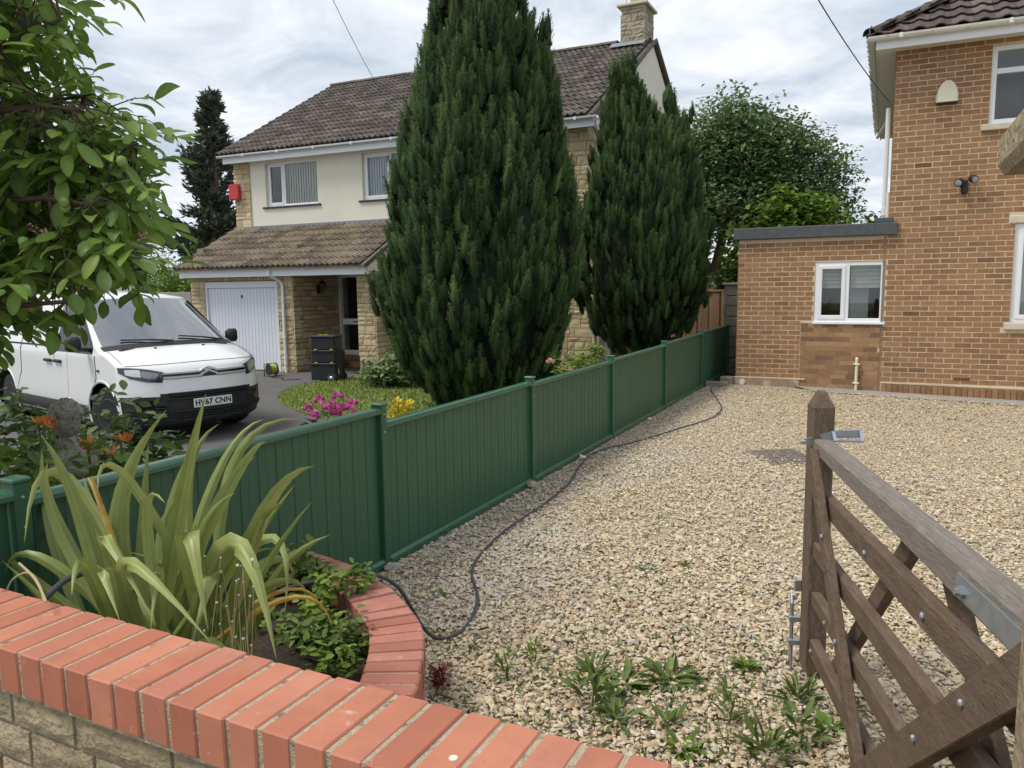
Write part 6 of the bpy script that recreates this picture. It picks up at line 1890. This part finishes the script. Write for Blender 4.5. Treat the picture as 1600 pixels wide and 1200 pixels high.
for (mx_, my_, tx_, ty_, zm, zt_, wd, ti) in BL:
    blade(fbase(), at_depth(mx_, my_, zm), at_depth(tx_, ty_, zt_), wd, ti, twist=rnd.uniform(-.5, .5))
for (mx_, my_, tx_, ty_, zm, zt_, wd) in ((150, 770, 172, 838, 2.35, 2.3, .020), (420, 945, 520, 985, 2.15, 2.2, .020), (410, 935, 505, 965, 2.3, 2.4, .016)):
    blade(fbase(), at_depth(mx_, my_, zm), at_depth(tx_, ty_, zt_), wd, .9, m='flax_dead', twist=rnd.uniform(-.4, .4))
for k in range(13):
    a = rnd.uniform(0, 6.28); L = rnd.uniform(.45, .8)
    b0 = fbase(.16); h_ = rnd.uniform(.35, .7)
    mid = (b0[0] + math.cos(a) * L * .25, b0[1] + math.sin(a) * L * .18, .28 + h_ * .6); tip = (b0[0] + math.cos(a) * L * .7, max(1.28, b0[1] + math.sin(a) * L * .45), .28 + h_ * rnd.uniform(.5, 1.1))
    tip = (max(-2.44, tip[0]), tip[1], tip[2])
    blade(b0, mid, tip, rnd.uniform(.035, .06), rnd.uniform(.1, .4), twist=rnd.uniform(-.8, .8))
# ------------------------------------------------------------------ pebbles over the gravel drive
def ico():
    t = (1 + 5 ** .5) / 2
    v = np.array([(-1, t, 0), (1, t, 0), (-1, -t, 0), (1, -t, 0), (0, -1, t), (0, 1, t), (0, -1, -t), (0, 1, -t), (t, 0, -1), (t, 0, 1), (-t, 0, -1), (-t, 0, 1)], float)
    v /= np.linalg.norm(v[0])
    f = np.array([(0, 11, 5), (0, 5, 1), (0, 1, 7), (0, 7, 10), (0, 10, 11), (1, 5, 9), (5, 11, 4), (11, 10, 2), (10, 7, 6), (7, 1, 8), (3, 9, 4), (3, 4, 2), (3, 2, 6), (3, 6, 8), (3, 8, 9), (4, 9, 5), (2, 4, 11), (6, 2, 10), (8, 6, 7), (9, 8, 1)])
    return v, f
IV, IF = ico()
OV = np.array([(1, 0, 0), (0, 1, 0), (-1, 0, 0), (0, -1, 0), (0, 0, 1)], float); OF = np.array([(0, 1, 4), (1, 2, 4), (2, 3, 4), (3, 0, 4)])
DV = np.array([(math.cos(k * math.pi / 3), math.sin(k * math.pi / 3), -.15) for k in range(6)] + [(.55 * math.cos(k * 2 * math.pi / 3 + .5), .55 * math.sin(k * 2 * math.pi / 3 + .5), .8) for k in range(3)], float)
DF = np.array([(0, 1, 6), (1, 2, 6), (2, 7, 6), (2, 3, 7), (3, 4, 7), (4, 8, 7), (4, 5, 8), (5, 0, 8), (0, 6, 8), (6, 7, 8)])
inner_poly = PLANTER + [(-3.2, 1.2), (-3.2, 2.9)]
def visible_mask(X, Y, margin=.14):
    d = np.c_[X, Y, np.full(len(X), -CAMH)]
    z = d @ np.array(CF); x = d @ np.array(CR); y = d @ np.array(CU)
    hx, hy = 800 / FPX + margin, 600 / FPX + margin
    return (z > .3) & (np.abs(x / z) < hx) & (np.abs(y / z) < hy)
def strew(y0, y1, dens, r0, r1, V0, F0, seed, x1=9.0, smooth=False):
    r = np.random.default_rng(seed)
    n_ = int(dens * (y1 - y0) * (x1 + 2.5))
    X = r.uniform(-2.49, x1, n_); Y = r.uniform(y0, y1, n_)
    k = visible_mask(X, Y) & (np.hypot(X, Y) > 1.5)
    X, Y = X[k], Y[k]
    # keep the planter clear
    if y0 < 3:
        ok = np.array([not (yy < 3.0 and inside((xx, yy), inner_poly)) for xx, yy in zip(X, Y)])
        X, Y = X[ok], Y[ok]
    k = len(X)
    Zg = -.026 * np.maximum(0, X + 2) * np.clip((Y - 4) / 8, 0, 1)
    s_ = r0 + (r1 - r0) * r.random(k) ** 2.2 * (1 + .5 * (r.random(k) > .95))
    a = r.random(k) * 2 * np.pi
    P = np.c_[X, Y, Zg + r.uniform(-.006, .012, k)]
    D = np.c_[np.cos(a), np.sin(a), r.normal(size=k) * .30]
    up = np.tile(np.array([[0, 0, 1.0]]), (k, 1))
    S3 = np.c_[s_ * r.uniform(.55, .95, k), s_ * r.uniform(.9, 1.45, k), s_ * r.uniform(.32, .62, k)]
    M4 = frames(P, D, S3, seed, up)
    # greyer crushed stone along the fence
    t = r.random(k)
    near = (X < -1.75 + .25 * np.sin(Y * 2.1)) & (Y > 2.6) & (r.random(k) < .45)
    t = np.where(near, np.where(r.random(k) < .75, r.uniform(.84, .92, k), .98), t)
    V, F, T = scatter(V0, F0, M4, t)
    return V, F, T
parts_ = []
IVj = [DV * (1 + .14 * np.random.default_rng(i).normal(size=(9, 1))) for i in range(4)]
for i in range(4):
    parts_.append(strew(1.2, 4.6, 1650, .0045, .0165, IVj[i], DF, 100 + i, 4.5))
for i in range(2):
    parts_.append(strew(4.6, 7.6, 1500, .0055, .0150, IVj[i], DF, 110 + i, 6))
base = 0; Vs, Fs, Ts = [], [], []
for V, F, T in parts_:
    Vs.append(V); Fs.append(F + base); Ts.append(T); base += len(V)
tag(np_obj('gravel', np.concatenate(Vs), np.concatenate(Fs), mat['pebble'], None, np.concatenate(Ts)), 'loose cream and tan river gravel on the near drive', 'gravel', kind='stuff')
V, F, T = strew(7.6, 12.6, 2300, .007, .015, OV, OF, 120, 8.0)
tag(np_obj('gravel', V, F, mat['pebble'], None, T), 'loose cream gravel on the far drive by the brick house', 'gravel', kind='stuff')
# larger stones along the fence foot
rock = []
for k in range(5):
    q = MB(); vv = IV * (1 + .2 * np.random.default_rng(40 + k).normal(size=(12, 1))) * np.array([1, 1.3, .75])
    q.add(vv.tolist(), IF.tolist(), (.93, 1.0, .9, .45, .99)[k]); rock.append(q.mesh('stone', mat['pebble']))
for k, (px, py, s_, lab) in enumerate([(818, 760, .055, 'pale rough stone at the foot of the second visible fence post'), (903, 716, .035, 'pale stone by the hose along the fence'), (598, 887, .045, 'pale stone beside the fence post at the curved wall'), (705, 855, .03, 'pale stone near the hose bend'), (1005, 655, .022, 'small pale stone by the fence foot'), (778, 828, .026, 'white chip stone beside the hose')]):
    d = ray(px, py); p = CAM + d * (-CAMH / d.z)
    o = bpy.data.objects.new('stone', rock[k % 5]); col.objects.link(o)
    o.matrix_basis = Matrix.Translation((max(-2.47, p.x), p.y, s_ * .4)) @ Matrix.Rotation(k * 1.3, 4, 'Z') @ Matrix.Diagonal((s_, s_, s_, 1))
    tag(o, lab, 'stone', 'stones along the fence', 'thing')

# ------------------------------------------------------------------ hose
hp = [(-2.15, 2.33, .385), (-2.0, 2.50, .40), (-1.93, 2.62, .385), (-1.85, 2.72, .30), (-1.78, 2.80, .10), (-1.74, 2.88, .02), (-1.70, 3.03, .014), (-1.80, 3.35, .016), (-2.0, 3.66, .014), (-2.10, 3.95, .016), (-2.17, 4.45, .014), (-2.18, 5.11, .014), (-2.24, 5.79, .014), (-2.38, 6.4, .014), (-2.42, 7.0, .014), (-2.2, 7.65, .014), (-2.0, 8.43, .014), (-1.81, 9.26, .012), (-1.83, 10.03, .012), (-2.04, 10.86, .012), (-2.28, 11.68, .012), (-2.36, 12.1, .012)]
def smooth_path(P, k=5):
    P = [Vector(p) for p in P]; res_ = []
    for i in range(len(P) - 1):
        a, b_, c_, d = P[max(0, i - 1)], P[i], P[i + 1], P[min(len(P) - 1, i + 2)]
        for j in range(k):
            u = j / k
            res_.append(.5 * ((2 * b_) + (c_ - a) * u + (2 * a - 5 * b_ + 4 * c_ - d) * u * u + (-a + 3 * b_ - 3 * c_ + d) * u ** 3))
    return res_ + [P[-1]]
mat['hose'] = M('dark grey hose', (.060, .062, .066), .5, noise=(20, .15))
tag(MB().tube(smooth_path(hp), .0082, 8).build('garden_hose', mat['hose'], smooth=True), 'dark grey hose snaking across the gravel from the curved planter wall', 'hose')
# second loop of hose in the planter bed
tag(MB().tube(smooth_path([at_depth(28, 975, 2.05), at_depth(70, 935, 2.1), at_depth(105, 905, 2.2), at_depth(150, 890, 2.4)]), .009, 8).build('garden_hose', mat['hose'], smooth=True), 'grey pipe among the flax leaves in the planter', 'pipe')

# ------------------------------------------------------------------ drain cover
dc = thing('drain_cover', 'rusty square drain cover set in the gravel', 'drain cover', (-.8, 7.5, 0))
dq = Matrix.Translation((-.80, 7.50, gz(-.8, 7.5))) @ Matrix.Rotation(.55, 4, 'Z')
mat['iron'] = M('rusty iron', (.16, .13, .11), .8, noise=(12, .3), spots=[((.36, .31, .24), 22, .56, .68, .7)], bump=(60, .6, .006))
m_ = MB().box(-.24, .24, -.30, .30, -.02, .012, .006); m_.v = [tuple(dq @ Vector(v)) for v in m_.v]; m_.build('lid', mat['iron'], dc)
for i in range(5):
    for j in range(6):
        m_ = MB().box(-.20 + i * .085, -.14 + i * .085, -.26 + j * .09, -.20 + j * .09, .012, .018, .003); m_.v = [tuple(dq @ Vector(v)) for v in m_.v]; m_.build('stud', mat['iron'], dc)

# ------------------------------------------------------------------ tool chest stack, cable reel, pot, mat
TB = Vector((-10.30, 12.85, -.30))
TBS = .79
tb = thing('tool_chest', 'stack of black tool boxes on wheels in front of the porch', 'tool box', TB, R(14))
mat['tool_black'] = M('dark charcoal tool box plastic', (.022, .024, .032), .5, noise=(8, .2))
mat['latch'] = M('yellow latch plastic', (.55, .38, .05), .5)
def tbx(x0, x1, y0, y1, z0, z1, nm, b_=.02): return MB().box(x0, x1, y0, y1, z0, z1, b_).build(nm, mat['tool_black'], tb, False)
tbx(-.27, .27, -.22, .22, .06, .46, 'bottom_box'); tbx(-.285, .285, -.235, .235, .44, .50, 'bottom_lid', .012)
tbx(-.26, .26, -.20, .20, .505, .80, 'middle_box'); tbx(-.27, .27, -.215, .215, .78, .83, 'middle_lid', .012)
tbx(-.26, .26, -.20, .20, .835, 1.16, 'top_box'); tbx(-.275, .275, -.215, .215, 1.15, 1.205, 'top_lid', .015)
for z_ in (.50, .84):
    for x in (-.14, .20):
        MB().box(x - .03, x + .03, -.242, -.21, z_ - .012, z_ + .022, .006).build('latch', mat['latch'], tb, False)
for x in (-.12, .0):
    MB().box(x - .04, x + .04, -.05, .05, 1.205, 1.217, .004).build('lid_latch', mat['latch'], tb, False)
for y_ in (-.25, .25):
    w_ = MB().lathe([(.0001, -.035), (.10, -.03), (.115, -.02), (.115, .02), (.10, .03), (.0001, .035)], 20, (.20, y_, .115), 'Y').build('wheel', mat['tyre'], tb, False, True)
    MB().lathe([(.0001, -.04), (.06, -.038), (.06, .038), (.0001, .04)], 14, (.20, y_, .115), 'Y').build('hub', mat['lamp_inner'], w_, False, True)
MB().tube([(.29, -.16, .2), (.29, -.16, .78), (.29, .16, .78), (.29, .16, .2)], .014, 6).build('handle', mat['tool_black'], tb, False)
MB().box(.262, .275, -.12, -.05, .20, .34, .003).build('sticker', mat['plate'], tb, False)
for o_ in list(tb.children):
    if o_.type == 'MESH':
        for m2 in [o_] + list(o_.children):
            for v_ in m2.data.vertices: v_.co.z *= TBS
CRP = Vector((-12.1, 13.2, -.30))
cr = thing('cable_reel', 'black cable reel wound with yellow green cable by the garage door', 'cable reel', CRP, R(-22))
for y_ in (-.085, .085):
    MB().lathe([(.0001, -.008), (.135, -.008), (.14, 0), (.135, .008), (.0001, .008)], 20, (0, y_, .16), 'Y').build('flange', mat['black_plastic'], cr, False)
mb = MB()
for k in range(7):
    mb.lathe([(.05, -.011), (.108, -.011), (.115, 0), (.108, .011), (.05, .011)], 18, (0, -.066 + k * .022, .16), 'Y')
mb.build('wound_cable', M('yellow green cable', (.42, .45, .06), .5), cr, False, True)
MB().tube([(-.13, -.12, .0), (-.13, -.12, .27), (-.13, .12, .27), (-.13, .12, .0), (.13, .12, .0), (.13, -.12, .0), (-.13, -.12, .0)], .012, 6).build('stand', mat['black_plastic'], cr, False)
MB().tube(smooth_path([(.1, .05, .02), (.3, -.15, .01), (.6, -.05, .01), (.9, -.2, .01), (1.1, .1, .01)]), .008, 5).build('cable_end', mat['black_plastic'], cr, False)
pp = thing('plant_pot', 'small terracotta pot with a plant beside the front door', 'plant pot', (-11.72, 15.05, -.30))
MB().lathe([(.0001, 0), (.09, 0), (.12, .20), (.13, .20), (.13, .24), (.11, .24), (.10, .20)], 16, (-11.72, 15.05, -.30)).build('pot', M('terracotta', (.36, .18, .07), .85, noise=(12, .2)), pp, smooth=True)
r = np.random.default_rng(5); k = 70
P = np.array([-11.72, 15.05, -.02]) + r.normal(size=(k, 3)) * .08
V, F, T = scatter(LEAF_V, LEAF_F, frames(P, r.normal(size=(k, 3)) + np.array([0, 0, .6]), np.full((k, 3), .10), 4), r.random(k))
np_obj('leaves', V, F, mat['leaf_mid'], pp, T)
tag(MB().box(-11.6, -10.9, 14.72, 15.18, -.298, -.272, .006).build('door_mat', M('dark brown mat', (.07, .045, .03), .95, noise=(60, .3))), 'dark brown door mat on the porch floor', 'mat')

# ------------------------------------------------------------------ things in the gap beside the extension
FYW = 16.4
wf = thing('board_fence', 'orange brown close-board timber fence behind the second conifer', 'fence', (-4, FYW, 0))
fbm = [MB().box(-.5, .5, -.5, .5, -.5, .5, 0, k / 4).mesh('board', mat['fence_wood']) for k in range(5)]
x = -5.4; pl = []; i = 0
while x < -3.02:
    pl.append((rnd.randrange(5), Matrix.Translation((x + .07, FYW - (.022 if i % 2 else 0), .57)) @ Matrix.Diagonal((.145, .02, 1.72, 1))))
    x += .115; i += 1
pieces(wf, 'board', fbm, pl, mat['fence_wood'])
MB().box(-5.45, -2.95, FYW - .05, FYW + .03, 1.43, 1.47, .006).build('capping_rail', mat['fence_wood'], wf)
MB().box(-5.45, -2.95, FYW + .012, FYW + .05, .95, 1.04).build('rail', mat['fence_wood'], wf)
MB().box(-3.03, -2.92, FYW - .05, FYW + .05, -.3, 1.42, .01).build('post', mat['fence_wood'], wf)
bp_ = thing('block_pier', 'dark old concrete block pier between the green fence and the brick house', 'pier', (-2.4, 14.6, 0))
for k in range(9):
    MB().box(-2.62 + .01 * (k % 2), -2.20, 14.40, 14.82, -.1 + k * .185, .077 + k * .185, .012).build('block', mat['old_block'], bp_)
MB().box(-2.66, -2.16, 14.36, 14.86, 1.568, 1.61, .01).build('cap_slab', mat['concrete'], bp_)
MB().box(-2.165, -2.135, 12.95, 14.2, -.05, .95, .004).build('board', mat['brown_paint'], bp_)
for k, (x0, x1, y0, y1, z1, lab) in enumerate([(-2.50, -2.16, 12.30, 12.42, .075, 'short greyed timber edging board between fence post and house corner'), (-2.34, -2.15, 12.62, 12.80, .12, 'stub of greyed timber sleeper against the house corner')]):
    tag(MB().box(x0, x1, y0, y1, -.05, z1, .01).build('timber_sleeper', mat['sleeper']), lab, 'sleeper')
q = at_depth(1121, 450, 21)
wv = thing('white_dome_vent', 'small white domed cowl showing over the timber fence', 'vent', (q.x, q.y, -.45))
MB().lathe([(.0001, 1.75), (.11, 1.73), (.16, 1.66), (.17, 1.58), (.13, 1.56), (.13, 1.40), (.0001, 1.40)], 16, (q.x, q.y, -.06)).build('cowl', mat['upvc'], wv, smooth=True)
MB().tube([(q.x, q.y, -.45), (q.x, q.y, 1.4)], .09, 10).build('pipe', mat['upvc'], wv)
q = at_depth(1122, 440, 26)
bo = thing('brick_outbuilding', 'low brick outbuilding top glimpsed beyond the timber fence', 'shed', (q.x, q.y, -.45))
MB().box(q.x - .9, q.x + .45, q.y - .4, q.y + .8, -.45, 1.78).build('wall', mat['patch_brick'], bo)
MB().box(q.x - 1.0, q.x + .5, q.y - .5, q.y + .9, 1.782, 1.86, .01).build('roof_slab', mat['concrete'], bo)

# ------------------------------------------------------------------ house glimpsed through the walnut, garden walls
q = at_depth(0, 452, 36)
dh = thing('red_roofed_house', 'distant house with a pinkish red tiled roof seen through the walnut leaves', 'house', (q.x, q.y, -.45))
mat['red_tile'] = M('pinkish red roof tile', (.36, .17, .12), .9, noise=(4, .25), spots=[((.22, .11, .08), 9, .5, .6, .5)])
MB().box(q.x - 5.5, q.x + 1.2, q.y, q.y + 7, -.45, 4.4).build('wall', mat['render'], dh)
MB().prism([(q.y - .4, 4.35), (q.y + 3.5, 7.6), (q.y + 7.4, 4.35)], q.x - 5.7, q.x + 1.4, 'X').build('roof', mat['red_tile'], dh)
for dx in (-4.2, -1.5):
    wn = MB().box(q.x + dx, q.x + dx + 1.3, q.y - .03, q.y - .002, 2.6, 3.8).build('window', mat['upvc'], dh)
    MB().box(q.x + dx + .08, q.x + dx + 1.22, q.y - .036, q.y - .031, 2.68, 3.72).build('pane', mat['side_glass'], wn)
q0 = at_depth(282, 460, 19.5)
tag(MB().box(q0.x - 6, q0.x + .35, q0.y, q0.y + .2, -.45, 1.55, .01).build('boundary_wall', mat['concrete']), 'grey rendered boundary wall beside the garage behind the van', 'wall', kind='thing')

# ------------------------------------------------------------------ overhead wires
def wire(a, b_, sag, lab):
    a, b_ = Vector(a), Vector(b_)
    pts = [a.lerp(b_, u) - Vector((0, 0, sag * 4 * u * (1 - u))) for u in [k / 24 for k in range(25)]]
    return tag(MB().tube(pts, .0065, 5).build('overhead_wire', mat['black_plastic'], smooth=True), lab, 'wire')
a = at_depth(585, 125, 19.6); b_ = at_depth(470, -110, 13)
wire(a, b_, .1, 'thin overhead cable running down to the rendered house roof')
a = Vector((-.06, HY + .1, 4.15)); b_ = at_depth(1235, -75, 7)
wire(a, b_, .08, 'thin overhead cable running down to the corner of the brick house')

# ------------------------------------------------------------------ lawn grass
r = np.random.default_rng(33); n_ = 26000
X = r.uniform(-10.5, -2.8, n_); Y = r.uniform(8.2, 14.4, n_)
ok = np.array([inside((a_, b2), LAWN) for a_, b2 in zip(X, Y)])
X, Y = X[ok], Y[ok]; k = len(X)
D = r.normal(size=(k, 3)) * .5; D[:, 2] = 1
L = r.uniform(.03, .07, k)
V, F, T = scatter(KITE_V, KITE_F, frames(np.c_[X, Y, np.full(k, -.277)], D, np.c_[L * .35, L, L], 3), r.random(k))
mat['grass'] = M('lawn grass blade', (.1, .16, .03), .7, ramp=[(0, (.14, .19, .035)), (.5, (.215, .28, .06)), (1, (.34, .35, .12))], transl=.25)
tag(np_obj('grass', V, F, mat['grass'], None, T), 'short mown lawn grass in front of the porch', 'grass', kind='stuff')

# ------------------------------------------------------------------ weeds
def rosette(px, py, rad, n, lab, m='weed', lift=.5, wd=.28, seed=0, name='weed_plant', z=0.0, cat='weed', stem=0.0):
    d = ray(px, py); p = CAM + d * ((z - CAMH) / d.z)
    r = np.random.default_rng(seed + px)
    t = thing(name, lab, cat, (p.x, p.y, z))
    n = int(n * 1.7)
    a = r.random(n) * 2 * np.pi
    D = np.c_[np.cos(a), np.sin(a), r.uniform(.1, 1.0, n) * lift * 2] + r.normal(size=(n, 3)) * .25
    L = r.uniform(.35, 1.0, n) * rad
    P = np.tile(np.array(p), (n, 1)) + np.c_[np.cos(a), np.sin(a), np.zeros(n)] * r.uniform(0, .6, n)[:, None] * rad
    P[:, 2] += .004 + r.random(n) * stem
    up = np.tile(np.array([[0, 0, 1.0]]), (n, 1))
    V, F, T = scatter(LEAF_V, LEAF_F, frames(P, D, np.c_[L * wd * 2, L, L], px, up), np.clip(r.normal(.5, .25, n), 0, 1))
    np_obj('leaves', V, F, mat[m], t, T, True)
    if stem:
        MB().tube([tuple(p), (p.x + .01, p.y, z + stem * .6), (p.x - .01, p.y + .01, z + stem)], [.004, .003, .002], 5).build('stem', mat[m], t)
    return t
W_ = [(925, 1105, .10, 26, 'leafy green weed rising by the front wall coping', 'weed', .9, .22, .16), (975, 1068, .13, 30, 'spreading green weed rosette near the front wall', 'weed', .15, .16, 0), (1045, 1062, .13, 34, 'dark green weed rosette in the middle of the weed patch', 'weed', .18, .15, 0),
      (1165, 1048, .055, 40, 'mossy bright green tuft between the weed patch and the gate', 'leaf_lime', .5, .2, .02), (1040, 1135, .09, 14, 'pale grey green weed with upright leaves in the gravel', 'weed', 1.0, .16, .02), (1140, 1130, .07, 16, 'slender upright weed with pointed leaves beyond the pale weed', 'weed', .8, .16, .12),
      (1065, 1172, .09, 20, 'bright green weed close to the coping corner', 'leaf_lime', .35, .18, 0), (1245, 1095, .10, 30, 'tufted weed at the foot of the gate bolt', 'weed', 1.0, .10, .03), (1300, 1140, .07, 18, 'flat bright green rosette under the gate rails', 'leaf_lime', .2, .26, 0), (1250, 1165, .09, 24, 'pointed leaf weed in front of the gate post', 'weed', .8, .15, .10),
      (790, 1060, .08, 18, 'thin sprig weed left of the weed patch', 'weed', 1.0, .12, .10), (835, 1035, .06, 16, 'small pale sprig weed in the gravel left of the big weed', 'leaf_lime', 1.0, .13, .08), (1015, 892, .07, 20, 'small weed tuft in the middle of the drive', 'leaf_mid', .2, .14, 0), (1072, 884, .05, 16, 'smaller weed tuft right of the mid drive tuft', 'leaf_lime', .3, .15, 0),
      (960, 1130, .09, 22, 'low weed between the front wall and the dark rosette', 'weed', .5, .15, .03), (1200, 1185, .10, 26, 'grey leaved weed at the bottom of the picture by the gate', 'weed', .9, .13, .05), (685, 930, .05, 16, 'little green weed by the curved wall', 'leaf_mid', .3, .2, 0), (1315, 1075, .04, 12, 'grass tuft behind the gate bolt rails', 'leaf_lime', .8, .1, 0)]
for (px, py, rad, n, lab, m, lift, wd, stem) in W_:
    rosette(px, py, rad * .95, n, lab, m, lift, wd, 3, stem=stem)
rosette(690, 1075, .045, 60, 'dark red stemmed weed at the end of the curved wall', 'redstem', .9, .14, 4, stem=.075)
# thin scattered green in the gravel
r = np.random.default_rng(91); Ps, Ds, Ls = [], [], []
for k in range(330):
    if k < 210: px, py = r.uniform(660, 1320), r.uniform(980, 1195)
    elif k < 280: px, py = r.normal(960, 110), r.normal(850, 70)
    else: px, py = r.uniform(1150, 1560), r.uniform(618, 660)
    d = ray(px, py); p = CAM + d * (-CAMH / d.z)
    if p.x < -2.4 or p.y < 1.3 or p.y > 12.6 or inside((p.x, p.y), inner_poly): continue
    nn_ = r.integers(4, 11)
    for j in range(nn_):
        Ps.append((p.x + r.normal() * .035, p.y + r.normal() * .035, gz(p.x, p.y))); Ds.append((r.normal() * .7, r.normal() * .7, 1.0)); Ls.append(r.uniform(.015, .042))
Ps, Ds, Ls = np.array(Ps), np.array(Ds), np.array(Ls)
V, F, T = scatter(KITE_V, KITE_F, frames(Ps, Ds, np.c_[Ls * .30, Ls, Ls], 8), r.random(len(Ps)))
tag(np_obj('weeds', V, F, mat['weed'], None, T), 'sparse seedling weeds scattered through the gravel', 'weeds', kind='stuff')

# planter weeds
def bedplant(px, py, blob, n, size, m, seed, lab, leaf='leaf', z=.29):
    d = ray(px, py); p = CAM + d * ((z - CAMH) / d.z)
    return broadleaf('weed_plant', lab, (p.x, p.y, z), blob, n, size, m, seed, [], 'weed', 0, leaf=leaf, crown_name='leaves', shell=.3)
bedplant(505, 985, [(0, 0, .09, .12, .09), (-.05, .12, .12, .10, .09), (.0, .22, .10, .07, .08)], 300, .040, 'leaf_lime', 301, 'bright lime green weed spilling over the curved planter wall')
bedplant(480, 1010, [(0, 0, .04, .16, .05), (.12, .05, .05, .12, .05)], 260, .038, 'weed', 302, 'low green weed carpet in the near corner of the planter')
bedplant(545, 1040, [(0, 0, .03, .12, .04), (-.1, 0, .03, .1, .04)], 200, .035, 'leaf_lime', 303, 'small dark weed against the curved wall inside the planter')
bedplant(445, 930, [(0, 0, .12, .10, .10), (.1, .1, .10, .10, .09)], 180, .05, 'weed', 304, 'grey green weed between flax and curved wall')
bedplant(560, 945, [(0, 0, .12, .04, .08), (.02, .04, .15, .03, .05)], 60, .035, 'leaf_lime', 305, 'small lime green sprig by the fence post at the curved wall')
bedplant(420, 985, [(0, 0, .04, .14, .05), (.14, .1, .05, .12, .05)], 200, .036, 'leaf_lime', 306, 'dark green weed carpet under the flax leaves')
bedplant(500, 935, [(0, 0, .05, .12, .06), (-.12, .06, .06, .1, .06)], 240, .042, 'leaf_lime', 307, 'yellow green weed mat at the back of the planter')
bedplant(530, 1015, [(0, 0, .04, .09, .05), (-.06, .06, .05, .08, .05)], 150, .034, 'leaf_lime', 308, 'mid green weed clump in the middle of the planter')
# seeding stems with white fluff
ws = thing('seeding_weed', 'thin stemmed weed with white seed heads in front of the flax', 'weed', (fb.x + .35, fb.y - .1, .29))
r2 = random.Random(3)
for k in range(26):
    px, py = r2.uniform(318, 405), r2.uniform(860, 1010)
    v = at_depth(px, py, r2.uniform(1.95, 2.2))
    g0 = at_depth(r2.uniform(335, 395), 1120, 2.1)
    MB().tube([(g0.x, g0.y, .29), ((g0.x + v.x) / 2 + r2.uniform(-.07, .07), (g0.y + v.y) / 2, (.29 + v.z) / 2), tuple(v)], .0010, 4).build('stem', mat['straw' if k % 3 else 'weed'], ws)
    rr_ = r2.uniform(.002, .0045) * (1.6 if k % 6 == 0 else 1)
    MB().lathe([(.0001, -rr_), (rr_ * .8, -rr_ * .5), (rr_, 0), (rr_ * .7, rr_ * .7), (.0001, rr_)], 7, tuple(v)).build('seed_head', mat['white_petal'], ws)
for k, pts in enumerate([[(8, 930, 2.2), (20, 905, 2.2), (45, 895, 2.2), (62, 915, 2.1), (70, 945, 2.0)], [(30, 880, 2.1), (55, 905, 2.0), (72, 940, 1.9)]]):
    tag(MB().tube(smooth_path([at_depth(*q_) for q_ in pts]), .003, 5).build('dry_stalk', mat['straw']), ('curling pale dry stalk left of the flax', 'short brown dry stalk by the front coping')[k], 'stalk')
